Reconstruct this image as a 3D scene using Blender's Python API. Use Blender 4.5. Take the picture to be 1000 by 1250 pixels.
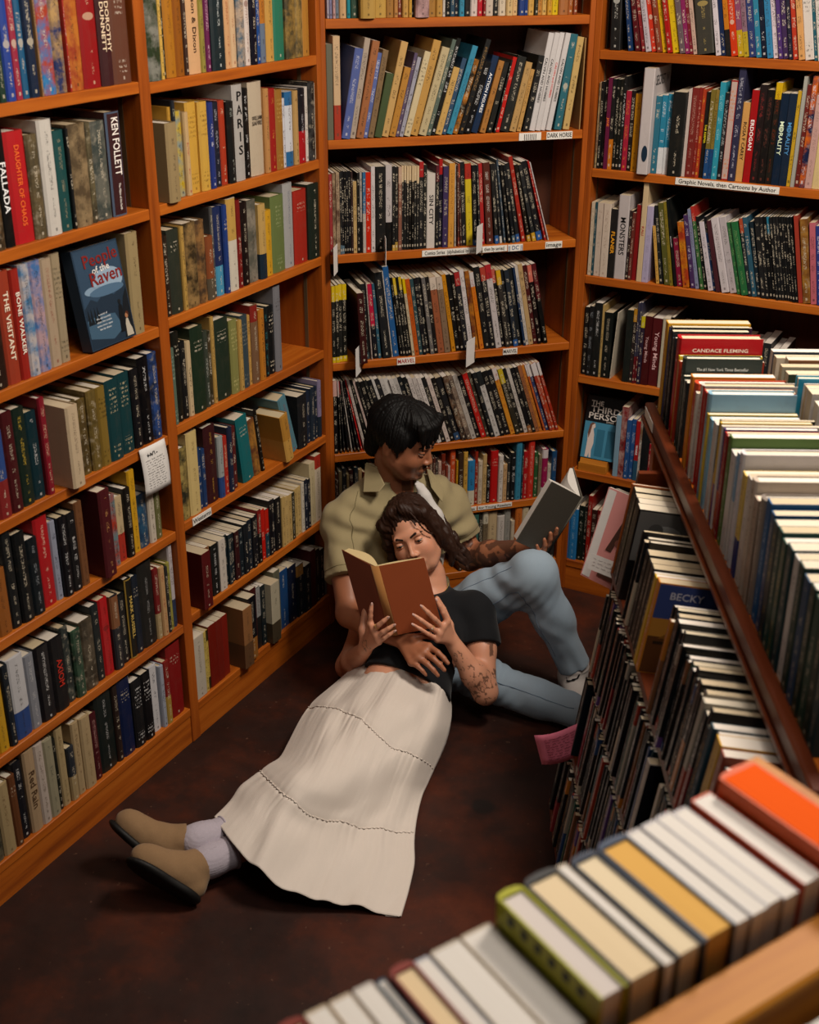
import bpy, bmesh, math, random
import numpy as np
from mathutils import Matrix, Vector, Euler

for o in list(bpy.data.objects): bpy.data.objects.remove(o)
SC = bpy.context.scene
COL = SC.collection
R = math.radians
random.seed(7); rng = np.random.default_rng(7)

# ---------------------------------------------------------------- camera, light, exposure
YAW, PITCH, ROLL, CAMH = R(27.97), R(25.387), R(0.3585), 2.2
cs, sn = math.cos(YAW), math.sin(YAW)
hd = Vector((-sn, cs, 0)); rt = Vector((cs, sn, 0)); zz = Vector((0, 0, 1))
fw = hd*math.cos(PITCH) - zz*math.sin(PITCH); up = hd*math.sin(PITCH) + zz*math.cos(PITCH)
r2 = rt*math.cos(ROLL) + up*math.sin(ROLL); u2 = up*math.cos(ROLL) - rt*math.sin(ROLL)
cam = bpy.data.cameras.new('camera'); cam_o = bpy.data.objects.new('camera', cam); COL.objects.link(cam_o)
cam_o.matrix_world = Matrix(((r2.x, u2.x, -fw.x, 0), (r2.y, u2.y, -fw.y, 0), (r2.z, u2.z, -fw.z, CAMH), (0, 0, 0, 1)))
cam.sensor_fit = 'VERTICAL'; cam.sensor_height = 36; cam.lens = 36*1537.5/1250
cam.clip_start = .05; cam.clip_end = 50
cam.dof.use_dof = True; cam.dof.focus_distance = 3.75; cam.dof.aperture_fstop = 4.6
SC.camera = cam_o

def W(u, v, z): return Vector((u*cs - v*sn, u*sn + v*cs, z))     # room coordinates of a point u m to the side, v m ahead, z m up

world = bpy.data.worlds.new('world'); SC.world = world; world.use_nodes = True
bg = world.node_tree.nodes['Background']; bg.inputs[0].default_value = (1.0, .85, .72, 1); bg.inputs[1].default_value = .012

def area(name, p, target, size, power, col, spread=180):
    l = bpy.data.lights.new(name, 'AREA'); l.energy = power; l.color = col; l.size = size; l.spread = R(spread)
    o = bpy.data.objects.new(name, l); COL.objects.link(o); o.location = p
    o.rotation_euler = (Vector(target) - Vector(p)).to_track_quat('-Z', 'Y').to_euler(); return o
WARM = (1.0, .89, .77)
area('ceiling_lamp', W(1.0, 2.45, 2.94), W(-.1, 2.75, .2), .6, 86, WARM)
area('fill_light_near', W(.55, 1.0, 2.9), W(.3, 1.2, 0), .5, 12, (1.0, .91, .82))  # unseen fill light, added to brighten the foreground books
area('fill_light_side', W(-.2, 1.9, 2.85), W(-.6, 2.6, .6), .6, 8, WARM)  # weak added fill toward the long bookcase, not a known fixture

SC.view_settings.view_transform = 'Standard'; SC.view_settings.look = 'None'
SC.view_settings.exposure = 0; SC.view_settings.gamma = 1; SC.view_settings.use_curve_mapping = False

# ---------------------------------------------------------------- helpers
def lin(h):
    c = [int(h[i:i+2], 16)/255 for i in (0, 2, 4)]
    return tuple(x/12.92 if x <= .04045 else ((x+.055)/1.055)**2.4 for x in c)

def tag(o, label=None, cat=None, group=None, kind=None):
    for k, v in (('label', label), ('category', cat), ('group', group), ('kind', kind)):
        if v: o[k] = v
    return o

def empty(name, mw=None):
    o = bpy.data.objects.new(name, None); COL.objects.link(o); o.empty_display_size = .05
    if mw is not None: o.matrix_world = mw
    return o

def link(name, me, mat=None, parent=None):
    o = bpy.data.objects.new(name, me); COL.objects.link(o)
    if mat is not None and not me.materials: me.materials.append(mat)
    if parent is not None: o.parent = parent
    return o

class MB:
    def __init__(s): s.v = []; s.f = []
    def box(s, x0, y0, z0, x1, y1, z1, M=None, b=0):
        i = len(s.v)
        if b:
            bm = bmesh.new(); bmesh.ops.create_cube(bm, size=1)
            bmesh.ops.scale(bm, vec=(x1-x0, y1-y0, z1-z0), verts=bm.verts)
            bmesh.ops.translate(bm, vec=((x0+x1)/2, (y0+y1)/2, (z0+z1)/2), verts=bm.verts)
            bmesh.ops.bevel(bm, geom=bm.edges[:], offset=b, segments=1, affect='EDGES')
            bm.verts.index_update()
            vs = [v.co.copy() for v in bm.verts]; fs = [[v.index+i for v in f.verts] for f in bm.faces]; bm.free()
        else:
            vs = [Vector((x, y, z)) for z in (z0, z1) for y in (y0, y1) for x in (x0, x1)]
            fs = [[i+k for k in q] for q in ((0, 2, 3, 1), (4, 5, 7, 6), (0, 1, 5, 4), (2, 6, 7, 3), (0, 4, 6, 2), (1, 3, 7, 5))]
        if M is not None: vs = [M @ v for v in vs]
        s.v += [tuple(v) for v in vs]; s.f += fs; return s
    def poly(s, pts, M=None):
        i = len(s.v); s.v += [tuple(M @ Vector(p)) if M is not None else tuple(p) for p in pts]; s.f.append(list(range(i, i+len(pts)))); return s
    def prism(s, pts, d, M=None):
        i = len(s.v); n = len(pts)
        for k in (0, 1):
            for p in pts:
                q = Vector(p) + Vector(d)*k; s.v.append(tuple(M @ q) if M is not None else tuple(q))
        s.f.append([i+j for j in range(n)][::-1]); s.f.append([i+n+j for j in range(n)])
        for j in range(n): s.f.append([i+j, i+(j+1) % n, i+n+(j+1) % n, i+n+j])
        return s
    def tube(s, pts, rad, n=8, M=None):
        i0 = len(s.v); m = len(pts); pts = [Vector(p) for p in pts]
        for k, p in enumerate(pts):
            t = (pts[min(k+1, m-1)] - pts[max(k-1, 0)]).normalized()
            a = t.orthogonal().normalized() if k == 0 else (a - t*a.dot(t)).normalized()
            b = t.cross(a); r = rad[k] if hasattr(rad, '__len__') else rad
            for j in range(n):
                q = p + (a*math.cos(2*math.pi*j/n) + b*math.sin(2*math.pi*j/n))*r
                s.v.append(tuple(M @ q) if M is not None else tuple(q))
        for k in range(m-1):
            for j in range(n):
                s.f.append([i0+k*n+j, i0+k*n+(j+1) % n, i0+(k+1)*n+(j+1) % n, i0+(k+1)*n+j])
        s.f.append([i0+j for j in range(n)][::-1]); s.f.append([i0+(m-1)*n+j for j in range(n)]); return s
    def mesh(s, name, smooth=False):
        me = bpy.data.meshes.new(name); me.from_pydata(s.v, [], s.f); me.update()
        if smooth: me.polygons.foreach_set('use_smooth', [True]*len(me.polygons))
        return me
    def build(s, name, mat, parent=None, smooth=False):
        return link(name, s.mesh(name, smooth), mat, parent)

# ---------------------------------------------------------------- materials
class NT:
    def __init__(s, name):
        s.m = bpy.data.materials.new(name); s.m.use_nodes = True; s.t = s.m.node_tree; s.n = s.t.nodes; s.l = s.t.links
        s.b = s.n['Principled BSDF']
    def new(s, t, **kw):
        n = s.n.new(t)
        for k, v in kw.items(): setattr(n, k, v)
        return n
    def put(s, sock, v):
        if hasattr(v, 'is_output'): s.l.new(v, sock)
        else: sock.default_value = v
    def math(s, op, a, b=None, c=None):
        n = s.new('ShaderNodeMath', operation=op)
        for i, x in enumerate((a, b, c)):
            if x is not None: s.put(n.inputs[i], x)
        return n.outputs[0]
    def mix(s, f, a, b, bt='MIX'):
        n = s.new('ShaderNodeMix', data_type='RGBA', blend_type=bt)
        for i, x in ((0, f), (6, a), (7, b)):
            if isinstance(x, tuple) and len(x) == 3: x = x + (1,)
            s.put(n.inputs[i], x)
        return n.outputs[2]
    def noise(s, vec, scale, detail=2, rough=.5, out=0):
        n = s.new('ShaderNodeTexNoise'); n.inputs['Scale'].default_value = scale; n.inputs['Detail'].default_value = detail
        n.inputs['Roughness'].default_value = rough
        if vec is not None: s.l.new(vec, n.inputs['Vector'])
        return n.outputs[out]
    def mapping(s, vec, scale=(1, 1, 1), loc=(0, 0, 0)):
        n = s.new('ShaderNodeMapping'); s.l.new(vec, n.inputs[0]); n.inputs['Scale'].default_value = scale; s.put(n.inputs['Location'], loc)
        return n.outputs[0]
    def coord(s, k='Object'): return s.new('ShaderNodeTexCoord').outputs[k]
    def ramp(s, f, stops):
        n = s.new('ShaderNodeValToRGB'); s.put(n.inputs[0], f); e = n.color_ramp.elements
        while len(e) < len(stops): e.new(.5)
        for x, (p, c) in zip(e, stops): x.position = p; x.color = (*c, 1) if len(c) == 3 else c
        return n.outputs[0]
    def bump(s, h, strength, dist=.002):
        n = s.new('ShaderNodeBump'); s.put(n.inputs['Height'], h); n.inputs['Strength'].default_value = strength; n.inputs['Distance'].default_value = dist
        s.l.new(n.outputs[0], s.b.inputs['Normal'])
    def col(s, c, rough=.6, spec=.3):
        s.put(s.b.inputs['Base Color'], (*c, 1) if isinstance(c, tuple) and len(c) == 3 else c); s.put(s.b.inputs['Roughness'], rough)
        s.b.inputs['Specular IOR Level'].default_value = spec; return s.m

def wood(name, axis, c0, c1, c2, rough=.42):
    t = NT(name); sc = [26, 26, 26]; sc[axis] = 1.6
    oi = t.new('ShaderNodeObjectInfo')
    co = t.mapping(t.coord(), tuple(sc)); n = t.new('ShaderNodeVectorMath', operation='ADD'); t.l.new(co, n.inputs[0])
    sh = t.new('ShaderNodeCombineXYZ')
    for i in range(3): t.l.new(t.math('MULTIPLY', oi.outputs['Random'], 31.), sh.inputs[i])
    t.l.new(sh.outputs[0], n.inputs[1])
    g = t.noise(n.outputs[0], 1.3, 5, .6); k = t.noise(t.coord(), 1.4, 2)
    c = t.ramp(g, [(.28, lin(c0)), (.5, lin(c1)), (.72, lin(c2))])
    c = t.mix(t.math('MULTIPLY', k, .55), c, t.mix(1, c, lin('c8a488'), 'MULTIPLY'))
    t.bump(g, .25, .001)
    return t.col(c, rough, .35)
M = {}
M['wood_x'] = wood('wood_along', 0, '8a420f', 'b46018', 'c47224')
M['wood_z'] = wood('wood_upright', 2, '7c3a0d', 'a25214', 'b2601c')
M['wood_dark'] = wood('wood_lip', 0, '481c0a', '5e280e', '6e3414', .4)
M['wood_light'] = wood('wood_rail', 0, 'a86418', 'bc7820', 'cc8a2c', .55)
M['wood_back'] = wood('wood_back', 2, '3a1a0a', '4a2410', '54290f', .7)

def m_floor():
    t = NT('stained_concrete'); co = t.coord()
    a = t.noise(co, 1.7, 6, .65); b = t.noise(co, 7, 5, .7); d = t.noise(co, 60, 3)
    c = t.ramp(a, [(.34, lin('150b08')), (.48, lin('2b140d')), (.60, lin('4a1f0e')), (.74, lin('683018'))])
    c = t.mix(t.math('MULTIPLY', t.ramp(b, [(.45, (0, 0, 0)), (.75, (1, 1, 1))]), .5), c, lin('2c1a14'))
    c = t.mix(t.ramp(d, [(.68, (0, 0, 0)), (.75, (.35, .35, .35))]), c, lin('7a5a48'))
    # an old dark spill
    p = W(.205, 2.765, 0)
    v = t.new('ShaderNodeVectorMath', operation='SUBTRACT'); t.l.new(t.new('ShaderNodeNewGeometry').outputs['Position'], v.inputs[0]); v.inputs[1].default_value = p
    ln = t.new('ShaderNodeVectorMath', operation='LENGTH'); t.l.new(v.outputs[0], ln.inputs[0])
    f = t.math('ADD', ln.outputs['Value'], t.math('MULTIPLY', b, .03)); f = t.ramp(f, [(.038, (1, 1, 1)), (.052, (0, 0, 0))])
    c = t.mix(t.math('MULTIPLY', f, .85), c, lin('120c0a'))
    t.bump(b, .12, .002)
    return t.col(c, t.math('MULTIPLY_ADD', b, .35, .40), .3)
M['floor'] = m_floor()
def plain(name, c, rough=.7, spec=.25, nz=0, sc=40):
    t = NT(name); c = lin(c)
    if nz:
        g = t.noise(t.coord(), sc, 3); cc = t.mix(g, tuple(x*(1-nz) for x in c), tuple(min(1, x*(1+nz)) for x in c)); return t.col(cc, rough, spec)
    return t.col(c, rough, spec)
M['wall'] = plain('plaster_wall', '3a2e26', .9, .1, .15, 3)
M['ceiling'] = plain('painted_ceiling', '3c342c', .9, .1, .1, 3)

def m_cover():
    t = NT('printed_cover'); uv = t.new('ShaderNodeUVMap').outputs[0]; sx = t.new('ShaderNodeSeparateXYZ'); t.l.new(uv, sx.inputs[0]); u, v = sx.outputs[0], sx.outputs[1]
    oi = t.new('ShaderNodeObjectInfo'); C = oi.outputs['Color']; seed = t.math('MULTIPLY', oi.outputs['Random'], 97.)
    def at(k): n = t.new('ShaderNodeAttribute', attribute_type='OBJECT', attribute_name=k); return n
    ink, acc = at('ink').outputs['Color'], at('acc').outputs['Color']
    def comp(k):
        s = t.new('ShaderNodeSeparateXYZ'); t.l.new(at(k).outputs['Vector'], s.inputs[0]); return s.outputs
    zt, zb, bd = comp('zone'); tt, il, dot = comp('mark')
    ob = t.new('ShaderNodeSeparateXYZ'); t.l.new(t.coord(), ob.inputs[0])
    def vec(x, y, z):
        n = t.new('ShaderNodeCombineXYZ')
        for i, q in enumerate((x, y, z)): t.put(n.inputs[i], q)
        return n.outputs[0]
    def step(x, a): return t.math('GREATER_THAN', x, a)
    def both(*a):
        r = a[0]
        for x in a[1:]: r = t.math('MULTIPLY', r, x)
        return r
    spine = t.math('LESS_THAN', u, 1.0)
    # illustration, same over the whole jacket
    pic = t.noise(vec(t.math('ADD', ob.outputs[0], seed), ob.outputs[1], ob.outputs[2]), 21, 4, .65)
    pf = both(t.ramp(pic, [(.40, (0, 0, 0)), (.60, (1, 1, 1))]), step(il, .5))
    pic2 = t.noise(vec(t.math('ADD', ob.outputs[0], t.math('ADD', seed, 9.)), ob.outputs[1], ob.outputs[2]), 46, 3, .6)
    base = t.mix(pf, C, acc); base = t.mix(both(t.ramp(pic2, [(.55, (0, 0, 0)), (.7, (.6, .6, .6))]), step(il, .5)), base, t.mix(.5, C, ink))
    # zones of a second colour at head and foot, border
    z = t.math('MAXIMUM', step(v, zt), t.math('LESS_THAN', v, zb)); base = t.mix(z, base, acc)
    ub = t.math('ABSOLUTE', t.math('SUBTRACT', u, .5)); vb = t.math('ABSOLUTE', t.math('SUBTRACT', v, .5))
    edge = both(t.math('MAXIMUM', step(ub, .40), step(vb, .485)), spine, step(bd, .5)); base = t.mix(edge, base, acc)
    # lettering too small to read: strokes along the spine
    g = t.noise(vec(t.math('MULTIPLY', ob.outputs[0], 300.), seed, t.math('MULTIPLY', ob.outputs[2], 360.)), 1., 2, .6)
    word = t.noise(vec(seed, 3., t.math('MULTIPLY', ob.outputs[2], 30.)), 1., 1)
    dx = t.math('MULTIPLY', ob.outputs[0], t.math('ABSOLUTE', t.math('SUBTRACT', 1., t.math('DIVIDE', .5, t.math('MAXIMUM', u, .002)))))
    wr = both(t.math('LESS_THAN', ub, .28), t.math('LESS_THAN', dx, .0046)); inr = both(step(v, .40), t.math('LESS_THAN', v, .92)); ina = both(step(v, .12), t.math('LESS_THAN', v, .33), t.math('LESS_THAN', ub, .2), t.math('LESS_THAN', dx, .003))
    m1 = both(t.math('MAXIMUM', both(wr, inr), ina), step(g, .53), step(word, .46), t.math('COMPARE', tt, 1., .1))
    row = t.math('LESS_THAN', t.math('FRACT', t.math('MULTIPLY', ob.outputs[2], 88.)), .5)
    g2 = t.noise(vec(t.math('MULTIPLY', ob.outputs[0], 300.), seed, t.math('MULTIPLY', ob.outputs[2], 130.)), 1., 2, .6)
    m2 = both(row, step(g2, .52), t.math('LESS_THAN', ub, .36), t.math('LESS_THAN', dx, .013), t.math('MAXIMUM', both(step(v, .6), t.math('LESS_THAN', v, .9)), both(step(v, .1), t.math('LESS_THAN', v, .22))), t.math('COMPARE', tt, 2., .1))
    m0 = both(row, step(g2, .54), t.math('LESS_THAN', ub, .30), step(v, .72), t.math('LESS_THAN', v, .86), t.math('COMPARE', tt, 3., .1))
    lo = both(t.math('LESS_THAN', dx, .0028), t.math('LESS_THAN', ub, .24), step(v, .035), t.math('LESS_THAN', v, .065), step(tt, .5))
    dm = both(t.math('LESS_THAN', t.math('ADD', t.math('POWER', t.math('MULTIPLY', ub, 3.2), 2.), t.math('POWER', t.math('MULTIPLY', t.math('SUBTRACT', v, dot), 30.), 2.)), 1.), step(dot, .01))
    mk = t.math('MAXIMUM', t.math('MAXIMUM', m1, m2), t.math('MAXIMUM', t.math('MAXIMUM', m0, lo), dm))
    base = t.mix(both(mk, spine, .62), base, ink)
    wear = t.noise(t.coord(), 24, 4, .7)
    base = t.mix(t.math('MULTIPLY', t.ramp(wear, [(.5, (0, 0, 0)), (.8, (1, 1, 1))]), .18), base, lin('6a5a48'))
    base = t.mix(1, base, (.74, .73, .72), 'MULTIPLY')
    t.bump(wear, .06, .001)
    return t.col(base, t.math('MULTIPLY_ADD', oi.outputs['Random'], .3, .32), .35)
M['cover'] = m_cover()
def m_pages():
    t = NT('page_edges'); oi = t.new('ShaderNodeObjectInfo'); s = t.new('ShaderNodeSeparateXYZ'); t.l.new(t.coord(), s.inputs[0])
    n = t.new('ShaderNodeCombineXYZ'); t.l.new(t.math('MULTIPLY', s.outputs[0], 900.), n.inputs[0]); t.l.new(t.math('MULTIPLY', s.outputs[1], 4.), n.inputs[1]); t.l.new(t.math('MULTIPLY', s.outputs[2], 4.), n.inputs[2])
    f = t.noise(n.outputs[0], 1., 2)
    c = t.mix(t.math('MULTIPLY', f, .35), oi.outputs['Color'], t.mix(1, oi.outputs['Color'], lin('b09a80'), 'MULTIPLY'))
    t.bump(f, .2, .0006)
    return t.col(c, .85, .1)
M['pages'] = m_pages()
def m_ink():
    t = NT('printing_ink'); return t.col(t.new('ShaderNodeObjectInfo').outputs['Color'], .5, .3)
M['ink'] = m_ink()
# ---------------------------------------------------------------- lettering
_gl = {}
def letters(text, size, bold=0, align='CENTER'):
    k = (text, round(size, 4), bold, align)
    if k not in _gl:
        c = bpy.data.curves.new('t', 'FONT'); c.body = text; c.size = size; c.align_x = align; c.align_y = 'CENTER'; c.resolution_u = 2
        c.offset = bold*size; c.space_line = .85
        o = bpy.data.objects.new('t', c); me = bpy.data.meshes.new_from_object(o); me.name = 'lettering'
        bpy.data.objects.remove(o); bpy.data.curves.remove(c); _gl[k] = me
    return _gl[k]
def tw(me):
    xs = [v.co.x for v in me.vertices]; return (max(xs)-min(xs)) if xs else .001
def text_on(text, w, h, mat, parent, Mx, color, name='lettering', bold=.012, stretch=1.5):
    """text filling a w x h field centred on Mx (x right, y up, z out)"""
    me = letters(text, 1.0, bold); W0 = tw(me); H0 = .72*(text.count('\n')*1.18+1)
    sx = w/W0; sy = h/H0
    if sx > sy*1.25: sx = sy*1.25
    if sy > sx*stretch: sy = sx*stretch
    o = link(name, me, mat, parent); o.matrix_local = Mx @ Matrix.Diagonal((sx, sy, 1, 1)); o.color = (*color, 1); return o
def frame(o, x, y):
    x = Vector(x).normalized(); y = Vector(y).normalized(); z = x.cross(y)
    return Matrix(((x.x, y.x, z.x, o[0]), (x.y, y.y, z.y, o[1]), (x.z, y.z, z.z, o[2]), (0, 0, 0, 1)))

# ---------------------------------------------------------------- room
def struct(name, mb, mat): return tag(mb.build(name, mat), kind='structure')
struct('floor', MB().box(-2.6, -.8, -.06, 2.2, 4.4, 0), M['floor'])
struct('wall_left', MB().box(-2.34, -.8, 0, -2.28, 4.14, 3.0), M['wall'])
struct('wall_back', MB().box(-2.28, 4.08, 0, 2.2, 4.14, 3.0), M['wall'])
struct('ceiling', MB().box(-2.34, -.8, 3.0, 2.2, 4.14, 3.06), M['ceiling'])

# ---------------------------------------------------------------- bookcases.  local frame: x along the shelf, y into the case, z up
def place(org, n, tilt=0):
    n = Vector((*n, 0)).normalized(); a = Vector((-n.y, n.x, 0)); y = -n*math.cos(tilt) - Vector((0, 0, 1))*math.sin(tilt); z = Vector((0, 0, 1))*math.cos(tilt) - n*math.sin(tilt)
    return Matrix(((a.x, y.x, z.x, org[0]), (a.y, y.y, z.y, org[1]), (a.z, y.z, z.z, org[2] if len(org) > 2 else 0), (0, 0, 0, 1)))
q2 = math.sqrt(.5)
TI = R(7.5)
ie = Vector((-math.sin(R(27)), math.cos(R(27)), 0)); inn = Vector((-math.cos(R(27)), -math.sin(R(27)), 0))
ff = Vector((math.sin(R(28.4)), math.cos(R(28.4)), 0)); fn = Vector((-ff.y, ff.x, 0))
def tier(z): return place((*(inn*(-.3145 - .1317*z))[:2], 0), inn[:2], 0)
PL = {'L': (place((-1.987, 0), (1, 0)), .165), 'D': (place((-1.987, 3.212), (q2, -q2)), .17), 'R': (place((0, 3.798), (0, -1)), .15)}
CASE_D = {'L': .25, 'D': .235, 'R': .24}

def bookcase(label, key, zs, ups, top, x0, x1, base_h):
    mw, _ = PL[key]; d = CASE_D[key]; root = tag(empty('bookcase', mw), label, 'bookcase')
    for (a, b) in ups: MB().box(a, 0, 0, b, d, top, b=.0015).build('upright', M['wood_z'], root)
    bays = [(ups[i][1], ups[i+1][0]) for i in range(len(ups)-1)]
    for k, (a, b) in enumerate(bays):
        for z in zs[k]:
            g = MB(); n = 12                                    # boards sag a little in the middle
            MB().box(a+.0005, .0008, z-.026, b-.0005, d-.012, z, b=.0015).build('shelf', M['wood_x'], root)
        MB().box(a+.0005, .004, 0, b-.0005, .022, base_h-.027).build('kick_board', M['wood_x'], root)
        MB().box(a+.0005, d-.011, base_h, b-.0005, d-.003, top-.025).build('back_panel', M['wood_back'], root)
        MB().box(a+.0005, .001, top-.026, b-.0005, d-.012, top-.001).build('top_board', M['wood_x'], root)
        for xx in (a+.0012, b-.0012):                           # metal strips for the shelf clips
            for yy in (.055,): MB().box(xx-.0007, yy, base_h, xx+.0007, yy+.012, top-.03).build('shelf_standard', M['metal'], root)
    return root
M['metal'] = plain('zinc_strip', '5a4630', .45, .5)
zl1 = [1.847, 1.555, 1.262, .969, .69, .398, .118]; zl2 = [1.842, 1.557, 1.272, .981, .698, .41, .118]
case_l = bookcase('long orange-brown wooden bookcase along the wall, filled mostly with hardcovers', 'L', [zl1, zl2, ], [(1.58, 1.618), (2.398, 2.436), (3.172, 3.197)], 2.2, 1.58, 3.2, .118)
zd = [1.934, 1.604, 1.266, .924, .612, .366, .118]
case_d = bookcase('angled orange-brown corner bookcase of comics behind the seated couple', 'D', [zd], [(-.012, .004), (.811, .829)], 2.3, 0, .83, .118)
zr = [1.836, 1.488, 1.15, .811, .468, .118]
case_r = bookcase('orange-brown bookcase behind the display of upright books, paperbacks on its shelves', 'R', [zr], [(-1.402, -1.382), (-.36, -.33)], 2.3, -1.4, -.33, .118)
# printed strips on the shelf edges (parts of their bookcase)
def strip(root, x0, x1, z, h, text, fg='101010', bgc='d8d4cc', w=None):
    s = MB().box(x0, -.0016, z-h, x1, .0006, z).build('edge_label', M['paper'], root)
    if text: text_on(text, (x1-x0)*.94, h*.62, M['ink'], s, frame(((x0+x1)/2, -.0021, z-h/2), (1, 0, 0), (0, 0, 1)), lin(fg))
M['paper'] = plain('label_paper', 'd8d4cc', .7, .2, .05, 90)
strip(case_d, .295, .575, 1.263, .019, 'Comics Series  (alphabetical by publisher, then by series)')
strip(case_d, .578, .628, 1.263, .021, '|| DC ||', '1a4a80')
strip(case_d, .705, .762, 1.264, .021, 'image', '101010')
strip(case_d, .60, .672, 1.602, .022, '|||||||', '404040')
strip(case_d, .69, .775, 1.602, .022, 'DARK HORSE', '101010')
strip(case_d, .215, .275, .922, .022, 'MARVEL', 'a02020')
strip(case_d, .575, .625, .922, .020, 'MARVEL', '303030')
strip(case_d, .325, .50, .365, .015, 'Graphic Novels & Manga', '101010')
strip(case_d, .505, .63, .365, .015, 'for Young Readers', '101010')
strip(case_r, -1.112, -.80, 1.486, .020, 'Graphic Novels, then Cartoons by Author')
strip(case_l, 2.47, 2.555, .697, .022, 'Westerns', '202020')

# ---------------------------------------------------------------- the low display in the aisle: four tiers of comics, a lipped top for upright books
isl = tag(empty('display_rack'), 'long low wooden display rack in the aisle, four tiers under a lipped top', 'display rack')
E0, E1 = -2.60, -1.40          # local x = -e
def rackbox(name, mat, x0, x1, n0, n1, z0, z1, b=.0015, tilt=0, mw=None):
    m = MB().box(x0, 0, 0, x1, n1-n0, z1-z0, b=b); o = m.build(name, mat, isl)
    o.matrix_world = place((inn*n1 + Vector((0, 0, z0))), inn[:2], tilt); return o
for z in (.095, .345, .585, .835):
    n1 = -.3145-.1317*z
    rackbox('tier_shelf', M['wood_dark'], E0 if z > .2 else -2.69, E1, n1-.175, n1, z-.02, z-.0005, tilt=TI)
MBe = MB()
for x in (E0-.02,):
    MB().prism([(-x*ie + inn*(-.335))[:], (-x*ie + inn*(-.62))[:], (-x*ie + inn*(-.62) + zz*1.06)[:], (-x*ie + inn*(-.475) + zz*1.06)[:]], (ie*.018)[:]).build('end_panel', M['wood_dark'], isl)
MB().prism([(1.38*ie + inn*(-.335))[:], (1.38*ie + inn*(-.62))[:], (1.38*ie + inn*(-.62) + zz*1.06)[:], (1.38*ie + inn*(-.475) + zz*1.06)[:]], (ie*.018)[:]).build('end_panel', M['wood_dark'], isl)
rackbox('back_board', M['wood_back'], E0, E1, -.655, -.64, 0, 1.06)
rackbox('top_shelf', M['wood_x'], -2.96, -1.36, -.97, -.552, 1.075, 1.091)
rackbox('lip_board', M['wood_dark'], -2.92, -1.40, -.551, -.528, 1.0745, 1.122, b=.003)
rackbox('lip_rail', M['wood_dark'], -2.92, -1.40, -.5275, -.521, 1.0765, 1.088)
rackbox('leg', M['wood_z'], -2.96, -2.92, -.94, -.90, 0, 1.075); rackbox('leg', M['wood_z'], -1.46, -1.42, -.94, -.90, 0, 1.075); rackbox('leg', M['wood_z'], -2.96, -2.92, -.60, -.56, 0, 1.075)
sl = rackbox('edge_label', M['paper'], -2.905, -2.79, -.5275, -.5265, 1.092, 1.116, b=0)

# near display with its divider rail
nr = tag(empty('book_stand'), 'light wooden double-sided book stand with a raised middle rail, close to the camera', 'book stand')
def standbox(name, mat, f0, f1, n0, n1, z0, z1, b=.002):
    o = MB().box(-f1, 0, 0, -f0, n1-n0, z1-z0, b=b).build(name, mat, nr); o.matrix_world = place((fn*n1 + zz*z0), fn[:2]); return o
standbox('shelf', M['wood_light'], .15, .93, .545, .715, 1.153, 1.177)
standbox('shelf', M['wood_light'], .30, .93, .345, .49, 1.14, 1.164)
standbox('middle_rail', M['wood_light'], .15, .95, .492, .543, 1.05, 1.355, b=.004)
standbox('end_panel', M['wood_light'], .902, .925, .545, .715, 1.177, 1.39)
standbox('post', M['wood_z'], .90, .94, .50, .54, 0, 1.05); standbox('post', M['wood_z'], .17, .21, .50, .54, 0, 1.05)
standbox('foot', M['wood_z'], .90, .94, .36, .68, 0, .04); standbox('foot', M['wood_z'], .17, .21, .36, .68, 0, .04)

# ---------------------------------------------------------------- books
CN = [('black', '101012'), ('dark grey', '3a3a3a'), ('grey', '808080'), ('pale grey', 'b4b0ac'), ('white', 'dcd8d8'), ('cream', 'd8c4a0'), ('tan', 'b8955f'), ('brown', '6a4026'), ('dark brown', '2e1c12'),
      ('orange', 'd07020'), ('yellow', 'd8b020'), ('ochre', 'a07828'), ('red', 'b81c1c'), ('dark red', '6a1414'), ('maroon', '3c1014'), ('pink', 'c88090'), ('purple', '4a2a62'), ('magenta', '961a50'), ('navy', '16203e'),
      ('blue', '20509a'), ('light blue', '7aa8cc'), ('teal', '176068'), ('dark teal', '0f2c34'), ('green', '2c6e40'), ('dark green', '1a2c20'), ('olive', '6a6430'), ('lavender', 'b0a8c8'), ('rust', 'a03c20'), ('slate', '3c4c56')]
CN = [(n, np.array([int(h[i:i+2], 16) for i in (0, 2, 4)])) for n, h in CN]
def cname(h):
    c = np.array([int(h[i:i+2], 16) for i in (0, 2, 4)]); return min(CN, key=lambda x: ((c-x[1])**2).sum())[0]
def lum(h): return sum(w*int(h[i:i+2], 16)/255 for w, i in ((.3, 0), (.59, 2), (.11, 4)))
ON = 'first second third fourth fifth sixth seventh eighth ninth tenth eleventh twelfth thirteenth fourteenth fifteenth sixteenth seventeenth eighteenth nineteenth'.split()
TN = {20: 'twent', 30: 'thirt', 40: 'fort', 50: 'fift', 60: 'sixt', 70: 'sevent'}
def ordinal(k):
    if k < 20: return ON[k-1]
    t, r = k//10*10, k % 10
    return TN[t] + ('ieth' if r == 0 else 'y-' + ON[r-1])
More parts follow.
